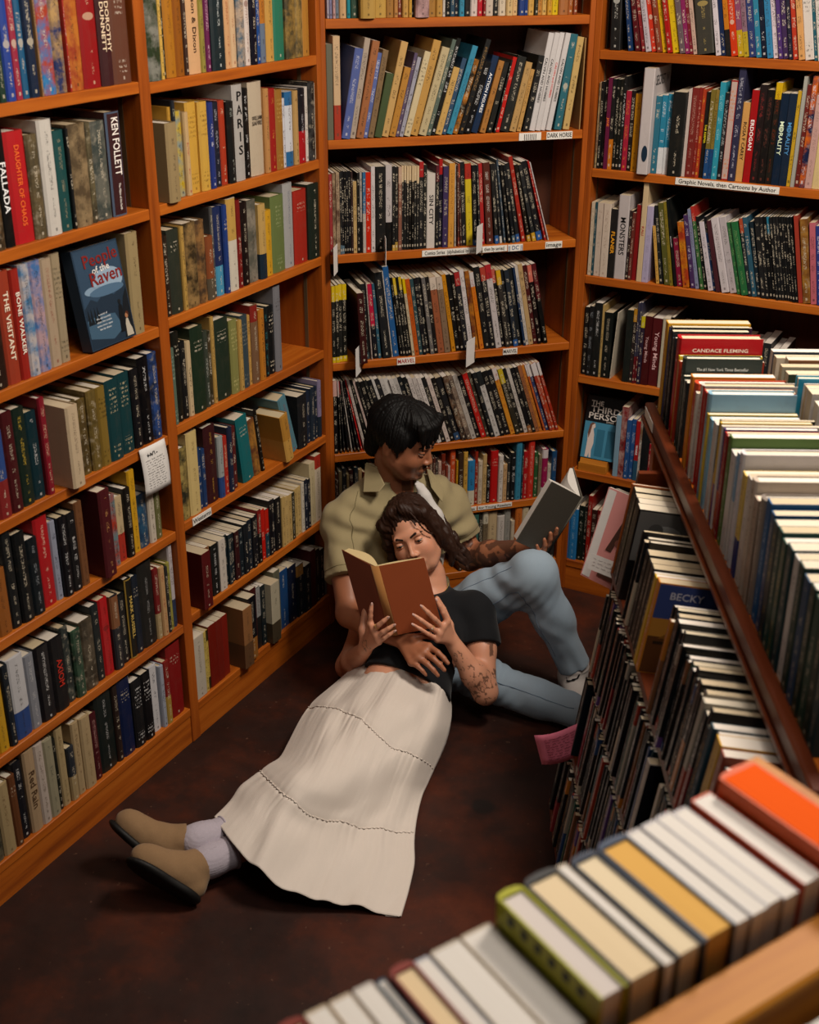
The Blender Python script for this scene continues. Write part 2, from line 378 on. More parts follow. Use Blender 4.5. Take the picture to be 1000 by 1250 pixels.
def cover_mesh(w, d, h, hard):
    t = .0026 if hard else .0011; t = min(t, w*.22); r = min(.35*w, .006 if hard else .0015)
    if hard: P = [(0, d), (0, r), (w*.14, r*.3), (w*.5, 0), (w*.86, r*.3), (w, r), (w, d)]
    else: P = [(0, d), (0, r), (w*.08, 0), (w*.5, 0), (w*.92, 0), (w, r), (w, d)]
    P += [(w-t, d), (w-t, r+t), (t, r+t), (t, d)]; n = len(P)
    vs = [(x, y, z) for z in (0, h) for x, y in P]
    fs = [[j, (j+1) % n, n+(j+1) % n, n+j] for j in range(n)] + [list(range(n))[::-1], list(range(n, 2*n))]
    me = bpy.data.meshes.new('cover'); me.from_pydata(vs, [], fs); uvl = me.uv_layers.new(name='UVMap').data
    for p in me.polygons:
        for li in p.loop_indices:
            x, y, z = vs[me.loops[li].vertex_index]
            if p.index in (0, 5): uv = (2 + y/d if p.index == 0 else 4 + y/d, z/h)
            elif 1 <= p.index <= 4: uv = (min(max(x/w, .001), .999), z/h)
            else: uv = (7, .5)
            uvl[li].uv = uv
    me.materials.append(M['cover']); return me
KN = {'h': ('hardcover_book', 'hardcover'), 'p': ('paperback_book', 'paperback'), 'c': ('comic_book', 'comic'), 'g': ('graphic_novel', 'graphic novel')}
used_labels = set()
def make_book(kind, w, d, h, colr, ink, acc, p, title, mw, label, group, pagec=None):
    nm, kd = KN[kind]; hard = kind == 'h'
    root = tag(empty(nm, mw), label, 'book', group)
    if label in used_labels: print('DUP', label)
    used_labels.add(label)
    cv = link('cover', cover_mesh(w, d, h, hard), None, root); cv.color = (*lin(colr), 1)
    ink = ink or ('e0d4bc' if lum(colr) < .42 else '2a2018'); a2 = acc or colr
    cv['ink'] = lin(ink); cv['acc'] = lin(a2); rr = random.random()
    zt, zb, bd, tt, il, dot = 2., -1., 0., 1., 0., 0.
    if p == 0: tt = 3. if hard and not title else 0.
    elif p == 2: tt = 2.
    elif p == 3: il = 1.
    elif p == 4: zb = .07 + .05*rr if acc else -1.
    elif p == 5: zb = .35 + .25*rr
    elif p == 6: dot = .46; zb = -1.; cv['ink'] = lin(ink)
    elif p == 7: dot = .62
    elif p == 8: bd = 1.; tt = 0. if title else 2.
    elif p == 9: zb = .34
    elif p == 10: zt = .82; zb = .2
    elif p == 11: zt = .78 + .06*rr
    elif p == 12: zt = .80; zb = .075
    elif p in (13,): tt = 1.
    elif p in (15,): tt = 0.
    if title: tt = 0.
    cv['zone'] = (zt, zb, bd); cv['mark'] = (tt, il, dot)
    ov = .003 if hard else .0004; t = min(.0026 if hard else .0011, w*.22); r = min(.35*w, .006 if hard else .0015)
    if p == 15: ov = -.0006
    pg = MB().box(t+.0002, r+t+.0004, ov, w-t-.0002, d-ov, h-ov).build('page_block', M['pages'], root)
    pc = lin(pagec or random.choice(['d0c4b0', 'c8b89c', 'd8d0c4', 'c4b494', 'd0c8b8'] if hard else ['d0c6b4', 'c8bca4', 'd6cec4', 'c0b094']))
    if p == 15: pc = lin(colr)
    pg.color = (*pc, 1)
    if title:
        tx = title.replace('_', ' '); ic = lin(ink)
        def col_text(s, xc, z0, z1, hw, up=False):
            if up:
                n = len(s); st = (z1-z0)/n
                for i, ch in enumerate(s): text_on(ch, hw, st*.7, M['ink'], root, frame((xc, -.0006, z1-st*(i+.5)), (1, 0, 0), (0, 0, 1)), ic, 'title_lettering')
            else: text_on(s, z1-z0, hw, M['ink'], root, frame((xc, -.0006, (z0+z1)/2), (0, 0, -1), (1, 0, 0)), ic, 'title_lettering')
        if tx[0] == '^': col_text(tx[1:], w/2, h*.25, h*.95, w*.5, True)
        elif tx[0] == '-':
            ls = tx[1:].split('|')
            for i, s in enumerate(ls): text_on(s, w*.7, .011, M['ink'], root, frame((w/2, -.0006, h*(.62-.055*i)), (1, 0, 0), (0, 0, 1)), ic, 'title_lettering')
        elif '>' in tx:
            a, b = tx.split('>'); col_text(a, w/2, h*.40, h*.95, w*.55); col_text(b, w/2, h*.06, h*.32, w*.34)
        elif p == 14: pass
        else:
            ls = tx.split('|')
            for i, s in enumerate(ls):
                xc = w*(1-(i+.5)/len(ls))*.8 + w*.1; L = min(h*.72, .0135*len(s)+.01); col_text(s, xc, h*.52-L/2+.0*h, h*.52+L/2, (min(.014, w*.42) if len(s) > 9 else min(.018, w*.5))/len(ls)**.5)
    return root
def emblem_cover(root, w, d, h, face, tx, ink, zc=.9, hh=.012):
    """headline on the board that faces the camera: face 0 = x=0 board"""
    x = -.0006 if face == 0 else w+.0006
    ax = (0, -1, 0) if face == 0 else (0, 1, 0)
    text_on(tx, d*.8, hh, M['ink'], root, frame((x, d/2, h*zc), ax, (0, 0, 1)), lin(ink), 'headline')
SHELF = {'r': 'near bay', 't': 'far bay', 'c': 'corner bookcase', 'g': 'back bookcase'}
PLN = {'A': None}
GRP = {}
def rows(data):
    cur = None
    for ln in data.strip().split('\n'):
        if ' ' in ln and ',' not in ln.split(' ')[0]:
            i, pl, z, k = ln.split(); cur = [i, pl, float(z), k, []]; yield cur
        elif ln: cur[4].append(ln.split(','))
def book_rows():
    for rid, pl, z, k, items in list(rows(DATA)):
        c = rid[0]
        if c in 'rtcg':
            mw0, d0 = PL[pl]; lv = ordinal(int(rid[1:])+1)
            side = {'r': 'of long near bay', 't': 'of long far bay', 'c': 'of corner bookcase', 'g': 'of back bookcase'}[c]
            where = f'{lv} shelf {side}'; tilt = 0
        else:
            tilt = 0
            if pl in 'AB': mw0 = place((*(inn*(-.3145-.1317*z)).xy, 0), inn[:2]); d0 = .155; tilt = TI; where = {'A': 'top', 'B': {'iB': 'second', 'iC': 'third', 'iD': 'lowest'}.get(rid)}[pl] + ' rack tier'
            elif pl == 'T': mw0 = place((*(inn*(-.562)).xy, 0), inn[:2]); d0 = .186; tilt = 0; where = 'top row of display rack'
            elif pl == 'K': mw0 = place((*(inn*(-.945)).xy, 0), (-inn)[:2]); d0 = .16; tilt = 0; where = 'rear row on display rack'
            elif pl == 'F': mw0 = place((*(fn*.705).xy, 0), fn[:2]); d0 = .147; where = 'book stand, spine side'
            elif pl == 'G': mw0 = place((*(fn*.348).xy, 0), (-fn)[:2]); d0 = .13; where = 'book stand, side nearest the camera'
        order = sorted(range(len(items)), key=lambda j: float(items[j][0])); rank = {j: n+1 for n, j in enumerate(order)}
        for j, it in enumerate(items):
            s, w, h, colr, ink, acc, p, lean, pr, title = it[:10]
            s, w, h = float(s)/1000, float(w)/1000 - .0003, float(h)/1000; p = int(p); lean = R(float(lean)); pr = float(pr)/1000
            kk = it[10] if len(it) > 10 else k
            if kk == 'm': kk = 'p'
            if kk == 'c' and c == 'i': kk = 'g'
            d = d0 + random.uniform(-.012, .012)
            if kk == 'h' and c in 'rt': d = min(.185, h*.68)
            if pl in 'FG': d = d0 + (h-.2)*.3
            if c == 'i' and pl in 'AB': d = .15 + random.uniform(-.01, .01)
            fr = -pr + random.uniform(.004, .014) if c in 'rtcg' else -pr + random.uniform(0, .004)
            if pl == 'R': fr += .004
            # base corner on the shelf; a leaning book turns about the lower edge that rests
            zb = z + .0006 - fr*math.tan(tilt)
            px = s if lean <= 0 else s + w/math.cos(lean)
            loc = Matrix.Translation((px, fr, zb)) @ Matrix.Rotation(-tilt, 4, 'X') @ Matrix.Rotation(lean, 4, 'Y') @ Matrix.Translation((0 if lean <= 0 else -w, 0, 0))
            nth = rank[j]; what = KN[kk][1]
            if p == 3: look = f'{cname(colr)} picture-jacketed {what}'
            elif p in (9, 5, 11, 10, 12, 4, 15) and acc: look = f'{cname(colr)} and {cname(acc)} {what}' if cname(colr) != cname(acc) else f'{cname(colr)} {what}'
            elif w > .045: look = f'thick {cname(colr)} {what}'
            elif w < .011: look = f'thin {cname(colr)} {what}'
            else: look = f'{cname(colr)} {what}'
            if pr > .012: look = 'jutting ' + look
            if pl in 'TABK': look = f'{look}, {ordinal(len(items)+1-nth)} from near end, {where}'
            elif pl == 'F': look = f'{look}, {ordinal(nth)} from the orange end, {where}'
            elif pl == 'G': look = f'{look}, {ordinal(nth)} from the far right, {where}' if False else f'{look}, {ordinal(nth)} along the {where}'
            else: look = f'{look}, {ordinal(nth)} from left, {where}'
            root = make_book(kk, w, d, h, colr, ink, acc if p != 16 else '', 0 if p in (16, 14) else p, title if p != 14 else '', mw0 @ loc, look, {'h': 'hardcovers', 'p': 'paperbacks', 'c': 'comics', 'g': 'graphic novels'}[kk] + ' on the ' + where if False else where + ' books', pagec=acc if p == 16 else ('e4e0da' if pl in 'FG' else None))
            if p == 14: HEAD.append((root, w, d, h, title.replace('_', ' '), ink, acc, pl))
            if rid == 'g1' and pr > .02: SECRET.append((root, w, d, h))
            if p == 13: COVER13.append((root, w, d, h, rid))
            if rid == 'fF' and colr == 'b8b81c': FGY.append((root, w, d, h))
            if rid == 'r2' and w > .02 and colr == '2a3a48': pass
SECRET = []; HEAD = []; COVER13 = []; FGY = []
DATA = """
r0 L 1.847 h
1949.4,17.3,230,c22020,,,1,0,0,
1966.7,21.6,240,1a3a2a,,c84a20,6,0,0,
1988.3,28,240,1c3f9a,,303040,6,0,0,
2016.4,21.4,240,a0203f,,d07830,6,0,0,
2037.7,21.6,240,0f5a86,,d0a030,6,0,0,
2059.4,29.3,240,1b2a44,,b09050,6,0,0,
2088.7,5.4,230,a07a50,,,1,0,0,
2094.1,44.6,240,1f7fc0,,b04028,3,0,0,
2138.7,36.4,240,c09a60,,1a2a60,3,0,0,
2175.1,5.2,240,b02a20,,,1,0,0,
2180.3,48.5,240,c8782a,,a03a1a,3,0,0,
2228.8,55.4,240,9a1014,e0c0a0,,7,0,0,
2284.2,41.9,240,3d0f14,e8d0b0,,0,0,0,DOROTHY|DUNNETT
2326.1,61.5,240,6a4030,d8c8b8,8a6a50,2,0,0,
r1 L 1.555 h
1893.3,41.1,210,6a5030,,30281c,3,0,0,
1934.4,32.8,240,0f0f10,f0f0f0,,0,0,0,FALLADA
1967.2,58.5,233,c0141c,e8682a,,0,0,0,DAUGHTER_OF_CHAOS
2025.7,36.7,220,6a5a3a,,4a4028,3,0,0,
2062.5,44.4,245,d9d4cc,202020,303030,1,0,0,
2106.8,40.1,217,0f4a4a,b0a080,,1,0,0,
2146.9,9.2,218,15181a,,,1,0,0,
2156.2,56.9,224,9a8360,,5a4a34,3,0,0,
2213,20.9,222,6a5f40,,3a3424,3,0,0,
2233.9,50.7,220,6a6a60,,3a4440,3,0,0,
2284.6,49.1,235,3a1014,f0e8e0,506078,8,0,0,KEN_FOLLETT>The_Pillars_of_the_Earth
r2 L 1.262 h
1836.9,53.7,220,2a1a14,,,1,0,0,
1890.6,40.1,249,a3381c,f0e0c8,,0,0,0,THE_VISITANT
1930.7,28.1,246,a5281e,f0e8d8,,0,0,0,BONE_WALKER
1958.8,31.2,251,4a86b8,,c8c0c0,3,0,0,
1990,37.1,250,4a7ab8,,c0a0a8,3,0,0,
2027.1,35.2,247,b8a288,8a2a1a,,1,0,0,
2062.3,32,251,a8977a,202018,,2,0,0,
2284.2,26,200,2a3a48,,,1,0,-45,
2310.2,44.1,248,a8946a,40301c,,1,0,0,
r3 L 0.969 h
1775.9,33.9,223,c8b8aa,,,1,0,0,
1809.9,38,206,2f4f8f,,8a2a2a,5,0,0,
1847.9,37.1,239,4a1418,,,1,0,0,
1885,40.8,235,1a2a22,d8b840,,1,0,0,
1925.8,38.7,213,123038,e0e0e0,,1,0,0,
1964.5,21.2,238,8a1a2a,e8c8a8,,1,0,0,
2018.3,42,202,d2bc9c,5a4a3a,,1,0,34,
2060.3,28.8,197,5a4a2a,,,0,0,0,
2089.1,33.8,191,6a5525,,4a3a18,3,0,0,
2122.9,33,203,7a6530,,5a4a20,3,0,0,
2155.9,32.3,202,8a7030,3a2c10,,2,0,0,
2188.2,48,207,0f3d42,d8c8a0,,2,0,0,
2236.2,49.2,209,0f3d42,d8c8a0,,2,0,0,
2285.4,30.1,208,16161a,,,1,0,0,
2315.5,42.4,228,0c0c10,f0f0f0,c02a20,1,0,0,
2357.9,34.1,229,101828,,2a4a8a,3,0,0,
r4 L 0.690 h
1713.1,44.9,210,2a2420,,,1,0,0,
1758,43.1,166,9a5a20,3a2010,,1,0,0,
1801.1,32.3,249,14181a,,,1,0,0,
1833.4,38.9,229,101416,,,1,0,0,
1872.3,36.6,198,101a20,a8b0b8,,1,0,0,
1908.9,46.8,232,b5141c,f0c8b0,,1,0,0,
1955.7,22.2,208,9aa0b4,202838,,1,0,0,
1977.9,29,211,15151a,e8e8e8,,1,0,0,
2006.9,32.7,208,131316,f0f0f0,,1,0,0,
2039.6,28.6,224,7a4f30,402010,,1,0,0,
2099.1,42,235,4f1018,d8a060,,1,0,30,
2141.1,17.4,209,1c1c20,,,1,0,0,
2158.6,24.7,196,6a8a90,,b03a28,3,0,0,
2183.2,32.2,179,c9b28a,,b03020,5,0,0,
2215.4,25.4,193,1a1614,,,1,0,0,
2240.8,27.9,230,d9a520,3a2a10,,1,0,0,
2268.7,38.8,149,2a5a7a,,1a3a5a,3,0,0,
2307.5,26.5,161,d0c5b5,403830,,1,0,0,
2334,26.9,217,6a6a40,,,1,0,0,
r5 L 0.398 h
1643.3,62.7,200,2a5a6a,,,1,0,0,
1706,35.4,220,d0a020,2a2a20,,1,0,0,
1741.4,22.9,220,15202a,,,1,0,0,
1764.3,53.4,223,d0d0d4,,2a4a8a,9,0,0,
1817.6,34.1,204,8a8e98,e0e0e0,,1,0,0,
1851.8,48.8,209,14141a,f0f0f0,,1,0,0,
1900.6,46.4,206,101014,c03020,,1,0,0,AXIOM
1947,29.1,214,3a4440,,20282a,3,0,0,
1976.1,33.3,192,3a5a45,,20342a,3,0,0,
2009.4,49.1,199,5a5040,,3a3428,3,0,0,
2058.5,30.8,219,1c2426,,,1,0,0,
2089.3,35.2,222,c01a20,701010,,7,0,0,
2124.5,31.8,217,8a5a3a,,2a2a30,5,0,0,
2156.2,32.3,204,14181c,,,1,0,0,
2188.5,26.2,237,16160f,d8b860,b09040,8,0,0,MARK_RUSSELL
2214.7,29,229,14202f,,,0,0,0,
2243.8,57.5,250,1a1a18,b0b0b0,,1,0,0,
2301.3,21.5,214,7a1a1a,,b09a70,5,0,0,
2322.8,21.8,210,c9a070,a02818,,1,0,0,
2344.6,13.2,202,2a2a2a,,,1,0,0,
2357.8,15.9,207,a09a48,,,1,0,0,
2373.7,18.3,253,c8c0c4,,2a3a5a,9,0,0,
r6 L 0.118 h
1620,8,200,5a5a50,,,1,0,0,
1628,42.4,210,7a7058,,3a3a30,3,0,0,
1670.4,39.7,203,b09a70,6a4a2a,,1,0,0,
1710.1,25.7,206,6b3f22,,,0,0,0,
1735.8,31.3,225,12141c,f0f0f0,,1,0,0,
1767.2,37.9,240,b59a78,4a3420,,0,0,0,Red_Rain
1805.1,30.9,237,c8bab0,605040,,1,0,0,
1836,33.7,230,a09a80,404838,,1,0,0,
1869.7,13.5,215,20241e,,,1,0,0,
1883.2,28.9,234,b5a075,6a5530,,1,0,0,
1912.1,26,161,2a3038,,b09a70,5,0,0,
1938.1,28.8,219,b8a078,6a5030,,1,0,0,
1966.9,39.4,218,bca47c,7a6038,,1,0,0,
2006.3,28.1,204,4a1018,d8a8a0,,1,0,0,
2034.4,65.3,240,15201e,d8d8d8,,1,0,0,
2099.6,22.2,240,2a1a14,,,1,0,0,
2121.8,49.7,240,14224a,,,0,0,0,
2171.5,41.5,210,101216,f0f0f0,,2,0,0,
2213,37.6,212,0f1014,f0f0f0,,2,0,0,
2250.6,35.3,212,d8d8dc,303038,,1,0,0,
2285.9,17.4,200,a8b0c0,,,1,0,0,
2303.3,24.4,203,8a2018,,b09040,5,0,0,
2327.6,62.6,234,8a1010,,,0,0,0,
t0 L 1.842 h
2442,47.7,240,8a8a80,,2a3a20,3,0,12,
2489.7,12.7,230,d9b050,3a3018,,1,0,0,
2502.4,18.8,230,1a2418,,,1,0,0,
2521.1,38.1,240,b87818,5a3008,,1,0,0,
2559.3,31.1,240,9a5a14,4a2808,,1,0,0,
2590.4,15.7,210,3a2010,,,1,0,0,
2606.1,52,240,e0b080,3a2418,,0,0,0,Mason_&_Dixon
2658.1,18.7,240,9a9040,,,1,0,0,
2676.8,19.8,240,6a1a50,e8c8d8,,1,0,0,
2696.6,57.1,240,10242a,e0e8e8,,1,0,0,
2753.7,28.3,240,d9a878,a04828,,1,0,0,
2781.9,26.1,240,d9b890,a05030,,1,0,0,
2808,32.6,230,c8b098,,4a6a80,3,0,0,
2840.6,26.8,240,ddd0c8,7a3a1a,,7,0,0,
2867.5,27.2,220,101020,,,1,0,0,
2894.7,22.9,230,1a4a90,,,1,0,0,
2917.6,27.9,230,c07828,,6a7a90,5,0,0,
2945.4,34.9,230,d0a050,,,1,0,0,
2980.3,51,240,2a7a60,,,0,0,0,
3031.3,49.2,240,a08040,,4a4430,3,0,0,
3080.5,35.1,240,a88848,,504830,3,0,0,
3115.7,38.8,240,b98030,,,0,0,0,
t1 L 1.557 h
2466.9,44,188,a08a60,4a3a28,,1,0,28,
2510.9,11.9,219,c09030,,20242c,5,0,0,
2522.8,13.5,233,20242c,c8c8a8,,1,0,0,
2536.3,26.5,206,8a9a9a,,d0b020,3,0,0,
2562.8,18.7,201,d0b080,b02018,,1,0,0,
2581.6,43,221,d5a540,6a4a18,,2,0,0,
2624.5,37.9,218,d5a845,6a4a18,,2,0,0,
2662.5,23.1,213,2a3a80,e0e0e8,,1,0,0,
2685.6,30.3,210,14182a,c8c8d0,,1,0,0,
2715.9,27.3,211,b03a20,e8c8a8,,1,0,0,
2743.2,30.3,206,1a1c1c,a8b0a8,,1,0,0,
2773.5,45.4,243,b8b4b0,101010,,0,0,0,^PARIS
2818.9,33.3,229,101010,e0e0e0,,1,0,0,
2852.2,63.4,241,c8b8a0,403830,,0,0,0,-WILLIAM|SAFIRE
2915.6,22.2,220,c08a50,,,1,0,0,
2937.8,33.2,217,a01810,d8a040,,1,0,0,
2971,35.8,211,a0702a,d0a860,,2,0,0,
3006.8,17.1,185,d0d0d8,,,1,0,0,
3023.9,35.6,200,d8dce4,,2a6aa0,10,0,0,
3059.5,22.7,200,c09a60,5a3a18,,1,0,0,
3082.1,39.7,202,14161e,d0d0d8,b01820,5,0,0,
3121.9,15.9,204,d8d0c8,,,1,0,0,
3137.7,32.1,215,181818,,404040,3,0,0,
3169.8,13.2,210,e0d0b8,101010,,0,0,0,JUDY
t2 L 1.272 h
2442,27.3,205,2a2018,,,1,0,0,
2469.3,47.1,214,2a3024,,,0,0,0,
2516.4,15.9,215,c09a50,,,1,0,0,
2532.3,52.7,218,a08050,,3a3020,3,0,0,
2585,37.3,216,9a7040,,4a3828,3,0,0,
2622.3,31.2,168,8a4a28,,5a5040,9,0,0,
2653.5,12.8,237,4a4a4a,,,1,0,0,
2666.2,34.4,235,1a2a5a,,4a9ac0,9,0,0,
2700.7,20.1,235,1a3a80,,,0,0,0,
2720.7,42.5,247,c8a050,,d8d0c0,5,0,0,
2763.2,19.7,236,7a1410,,,1,0,0,
2782.9,34.5,227,1a1010,,,1,0,0,
2817.4,48.2,224,90887a,,5a5a50,3,0,0,
2865.6,33,207,c8a460,3a3018,142838,9,0,0,
2898.6,35.4,183,d5a020,3a2a10,,1,0,0,
2934,66.6,215,6a7a45,a8b080,,2,0,0,
3000.7,48.2,239,a8a8a8,3a4a70,,1,0,0,
3048.9,69.1,211,a8281a,,,0,0,0,
3118,63.6,219,16241c,,,1,0,0,
t3 L 0.981 h
2442,15.5,208,5a7060,a0b0a0,,2,0,0,
2457.5,28.5,245,14160f,,,0,0,0,
2486,24.7,212,101010,,,1,0,0,
2510.7,20.8,206,d0b890,3a2a18,,1,0,0,
2531.6,55.1,236,1c3020,,,0,0,0,
2586.7,21.6,213,3a4238,d0d0c8,,1,0,0,
2608.3,15.7,208,4a3a20,,2a2a18,3,0,0,
2624,14.9,243,c09a50,,,1,0,0,
2638.9,67,227,1a2c1e,,,0,0,0,
2705.9,36.6,211,8a8a50,c8c080,,2,0,0,
2742.5,18.5,203,c09a50,,,1,0,0,
2761,32.8,210,3a4a52,8a8a80,,2,0,0,
2793.8,14.2,204,c89a50,,,1,0,0,
2808,33.5,228,7a5a40,,8a2018,11,0,0,
2841.5,26.2,207,c07a28,,,1,0,0,
2867.7,29.4,202,0f1a1c,3a8a90,,1,0,0,
2897.1,29.8,203,101416,,,2,0,0,
2926.9,33.3,253,7a7a80,,,0,0,0,
t4 L 0.698 h
2442,37.8,209,b09a58,,2a2a20,3,0,0,
2479.8,47.2,241,d9c080,6a5528,,1,0,0,
2527,17.6,179,1a3a6a,,,1,0,0,
2544.6,18.5,172,1a3a6a,,,1,0,0,
2563.1,53.2,228,3a0f14,d0a040,,1,0,0,
2616.3,25,184,a0a8a8,,2a4a8a,9,0,0,
2641.3,21,176,b02a1c,e8d0a8,,1,0,0,
2662.4,21.2,197,1a2440,,3a4a70,1,0,0,
2683.6,25.7,189,5a1a1a,,,1,0,0,
2732.6,55.3,204,0f6a70,,,0,-7,0,
2791.8,36.8,179,b07a30,,6a3a20,3,-8,0,
2832.4,14.4,204,14100c,,,1,-9,0,
2922.5,41.2,155,c08a38,,d0a050,5,-11,25,
2981.9,43.9,199,5a8a9a,a82830,,1,-17,0,
3027.9,50.9,170,14161a,,,1,0,0,
3078.8,24.3,169,16243a,,,1,0,0,
3103.1,20.4,173,1a2838,,,1,0,0,
3123.6,20.6,172,1a2838,,,1,0,0,
3144.2,18.7,186,8a80a0,,1a2838,5,0,0,
t5 L 0.410 p
2475.9,40,176,5a1014,,,1,0,28,
2515.9,37.4,164,b08858,,6a3020,3,0,0,
2553.3,33.8,162,101414,f0f0f0,,1,0,0,
2587.2,31.7,164,d8cfc4,202020,,1,0,0,
2618.9,15.6,165,14242c,,,1,0,0,
2634.5,15.7,161,1c2c34,,,1,0,0,
2650.2,15.8,157,101c24,,,1,0,0,
2666,21.2,157,3a1418,,,1,0,0,
2687.2,22.3,156,18242c,a0a8a8,,1,0,0,
2709.5,22.5,163,101820,,,1,0,0,
2732.1,22.8,165,1a2430,,,1,0,0,
2754.8,17.4,168,14141a,,,1,0,0,
2772.3,14.8,167,1c1c24,,,1,0,0,
2787,18.6,177,8a1a18,,101010,5,0,0,
2805.7,23.5,168,c81a10,f0c8b0,,1,0,0,
2829.1,18.9,162,c82010,,204050,5,0,0,
2848.1,16.2,184,0f1018,,,1,0,0,
2864.3,17.3,180,1a1a20,,,1,0,0,
2881.6,31,176,14161a,,,1,0,0,
2912.6,17.6,169,c8a868,,,1,0,0,
2930.2,17.8,164,d0b070,5a4828,,1,0,0,
2948,21.9,162,c8a868,,,1,0,0,
2969.9,20.1,160,3a3a2a,,,1,0,0,
2989.9,20.2,164,c9ab6a,,,1,0,0,
3010.2,20.4,164,d2b474,,,1,0,0,
3030.5,15.4,172,d8d0c0,,,1,0,0,
3045.9,20.7,174,182030,d8d8d8,,1,0,0,
3066.6,15.6,170,141c28,,,1,0,0,
3082.2,33.6,217,d0c098,8a7a50,,1,0,0,
3115.9,35.2,231,d8c8b0,,b03020,11,0,0,
t6 L 0.118 p
2442,47.8,204,c9c0b0,4a4030,,1,0,0,
2489.8,13.8,201,d0b860,,,1,0,0,
2503.6,13.1,200,d0b054,,3a3018,10,0,0,
2516.6,38.8,206,7a1c10,,,0,0,0,
2555.4,29.3,205,7a1c10,,,0,0,0,
2584.7,29.7,204,841e12,,,0,0,0,
2646.5,46,205,9a6a40,,6a4a30,5,0,28,
2692.5,40,217,14141a,,a06a30,9,0,15,
2732.5,31.6,223,4a1818,c09880,,1,0,0,
2764,22.8,215,a0a0a0,,202020,5,0,0,
2786.8,23,210,1a2428,,,1,0,0,
2809.8,46.7,210,c0b8a0,,4a4030,9,0,20,
2856.5,35.1,226,6a6a58,1a2030,,1,0,0,
2891.6,51.1,206,1f4a80,d0d0c8,,1,0,0,
2942.7,46.2,201,12203a,,,1,0,0,
2988.9,38,187,14202a,,b08040,11,0,0,
3026.9,40.6,169,141c24,,,1,0,0,
3067.4,30.9,207,4a1014,,,0,0,0,
3098.3,31.2,193,10141a,,,1,0,0,
3129.5,31.6,179,14181e,,,1,0,0,
3161.1,21.9,160,707070,,,1,0,0,
c0 D 1.934 h
12.7,7,190,b0a8b8,,,1,0,0,
19.7,8.6,190,8a8ab0,,,1,0,0,
28.2,8.6,200,c8a0a0,,,1,0,0,
36.8,10.9,200,708090,,,1,0,0,
47.7,21.9,190,d0a878,,,1,0,0,
69.6,10.2,200,2a90a0,,,1,0,0,
79.8,25.1,210,2a4a3a,,,1,0,0,
104.9,43.4,200,c09a50,,,1,0,20,
148.3,35.7,200,c8a050,,,1,0,0,
184.1,23.9,200,a87838,,,1,0,0,
208,12,190,c08848,,,1,0,0,
220,12,200,7a2a10,,,1,0,0,
232,18.5,200,c89a50,,,1,0,0,
250.5,9.7,190,d0a040,,,1,0,0,
260.1,8.1,200,1a1a1a,,,1,0,0,
268.2,40.4,200,c8a0a0,,8a6a6a,3,0,20,
308.6,24.4,200,a87830,,,1,0,0,
333,20.4,200,c09040,,,1,0,0,
353.4,8.2,190,d0c8c0,,,1,0,0,
361.6,13.9,200,181818,,,1,0,0,
375.5,14.8,200,2a4a60,,,1,0,0,
390.2,12.3,200,1a2030,,,1,0,0,
402.5,16.5,200,3a90b0,,,1,0,0,
419,19,200,1a1a1a,,,1,0,0,
438,22.4,200,d8c8c0,,,1,0,0,
460.3,16.6,200,c01a2a,,,1,0,0,
477,8.3,190,8a1a1a,,,1,0,0,
485.3,25,200,d0c0b0,,b02020,11,0,0,
510.3,14.2,200,1a1a1a,,,1,0,0,
524.5,23.5,200,d8c8b0,,,1,0,0,
548,21,200,d8b880,,,1,0,0,
569,16.9,200,e0b880,,,1,0,0,
585.9,19.4,200,1a3a80,,,1,0,0,
605.3,11.9,200,1a3a80,,,1,0,0,
617.2,19.5,190,d8a850,,,1,0,0,
636.7,11.1,200,2a2a1a,,,1,0,0,
647.8,14.5,200,c88838,,,1,0,0,
662.3,14.5,200,d8b060,,,1,0,0,
676.8,15.4,200,d8a030,,,1,0,0,
692.2,21.5,200,e0c020,,,1,0,0,
713.7,30.2,200,b07040,,,1,0,0,
743.9,17.3,190,a85a20,,,1,0,0,
761.2,13.9,200,8a3a10,,,1,0,0,
c1 D 1.604 c
6,19.4,263,6a6a58,,,0,0,0,
25.4,21.1,284,d8b890,5a4a3a,b03a24,9,0,0,
46.5,25.6,252,5a6aa8,e8e8f0,,1,10,0,
72.5,17.7,279,b8a898,,,1,10,0,
90.5,22.5,272,a86a40,,,1,11,0,
113.4,14.5,239,5a6aa8,e8e8f0,,1,11,0,
128.1,17.8,246,8a7050,,,1,11,0,
146.2,22.6,182,4a5a3a,,,0,12,0,
169.3,21.8,269,d0a868,,,1,13,0,
191.7,20.1,198,c08838,,,1,14,0,
212.4,10.5,239,5a4a6a,,,1,14,0,
223.2,12.1,227,a8a8b8,,,1,14,0,
235.7,19.4,243,d8c8a0,,,2,15,0,
255.8,24.3,273,c89a50,,,1,15,0,
280.9,24.2,254,c8b890,,,1,16,0,
306.1,13,277,5a6a60,,,1,16,0,
319.6,13.8,280,1a1a18,f0f0f0,,1,16,0,
334,20.4,196,d0a860,,,1,16,0,
355.2,14.7,222,2a4a6a,,,1,16,0,
370.4,17.9,258,3a90b0,1a4a6a,,1,17,0,
389.2,16.3,219,2a2010,,c07a28,3,17,0,
406.2,16.4,276,141414,b08850,,1,17,0,
423.3,20.5,210,121214,f0f0f0,,1,17,0,
449,20.7,226,1a3050,f0f0f0,,0,16,0,ACTION_FIGURES
474.8,18.4,211,b07838,,,1,15,0,
497.9,17.9,205,14140f,,,1,14,0,
520.4,6.2,212,101010,,,1,13,0,
526.9,13.6,219,c8201a,,,1,13,0,
540.8,28.9,219,12140f,,,1,13,0,
570.4,21.3,203,c09a60,,,1,13,0,
595.9,13.6,182,c89a58,,,1,12,0,
613.4,19.8,220,101010,,,1,11,0,
637.8,18.4,283,d8d4d4,181818,,0,10,0,CALVIN_AND_HOBBES
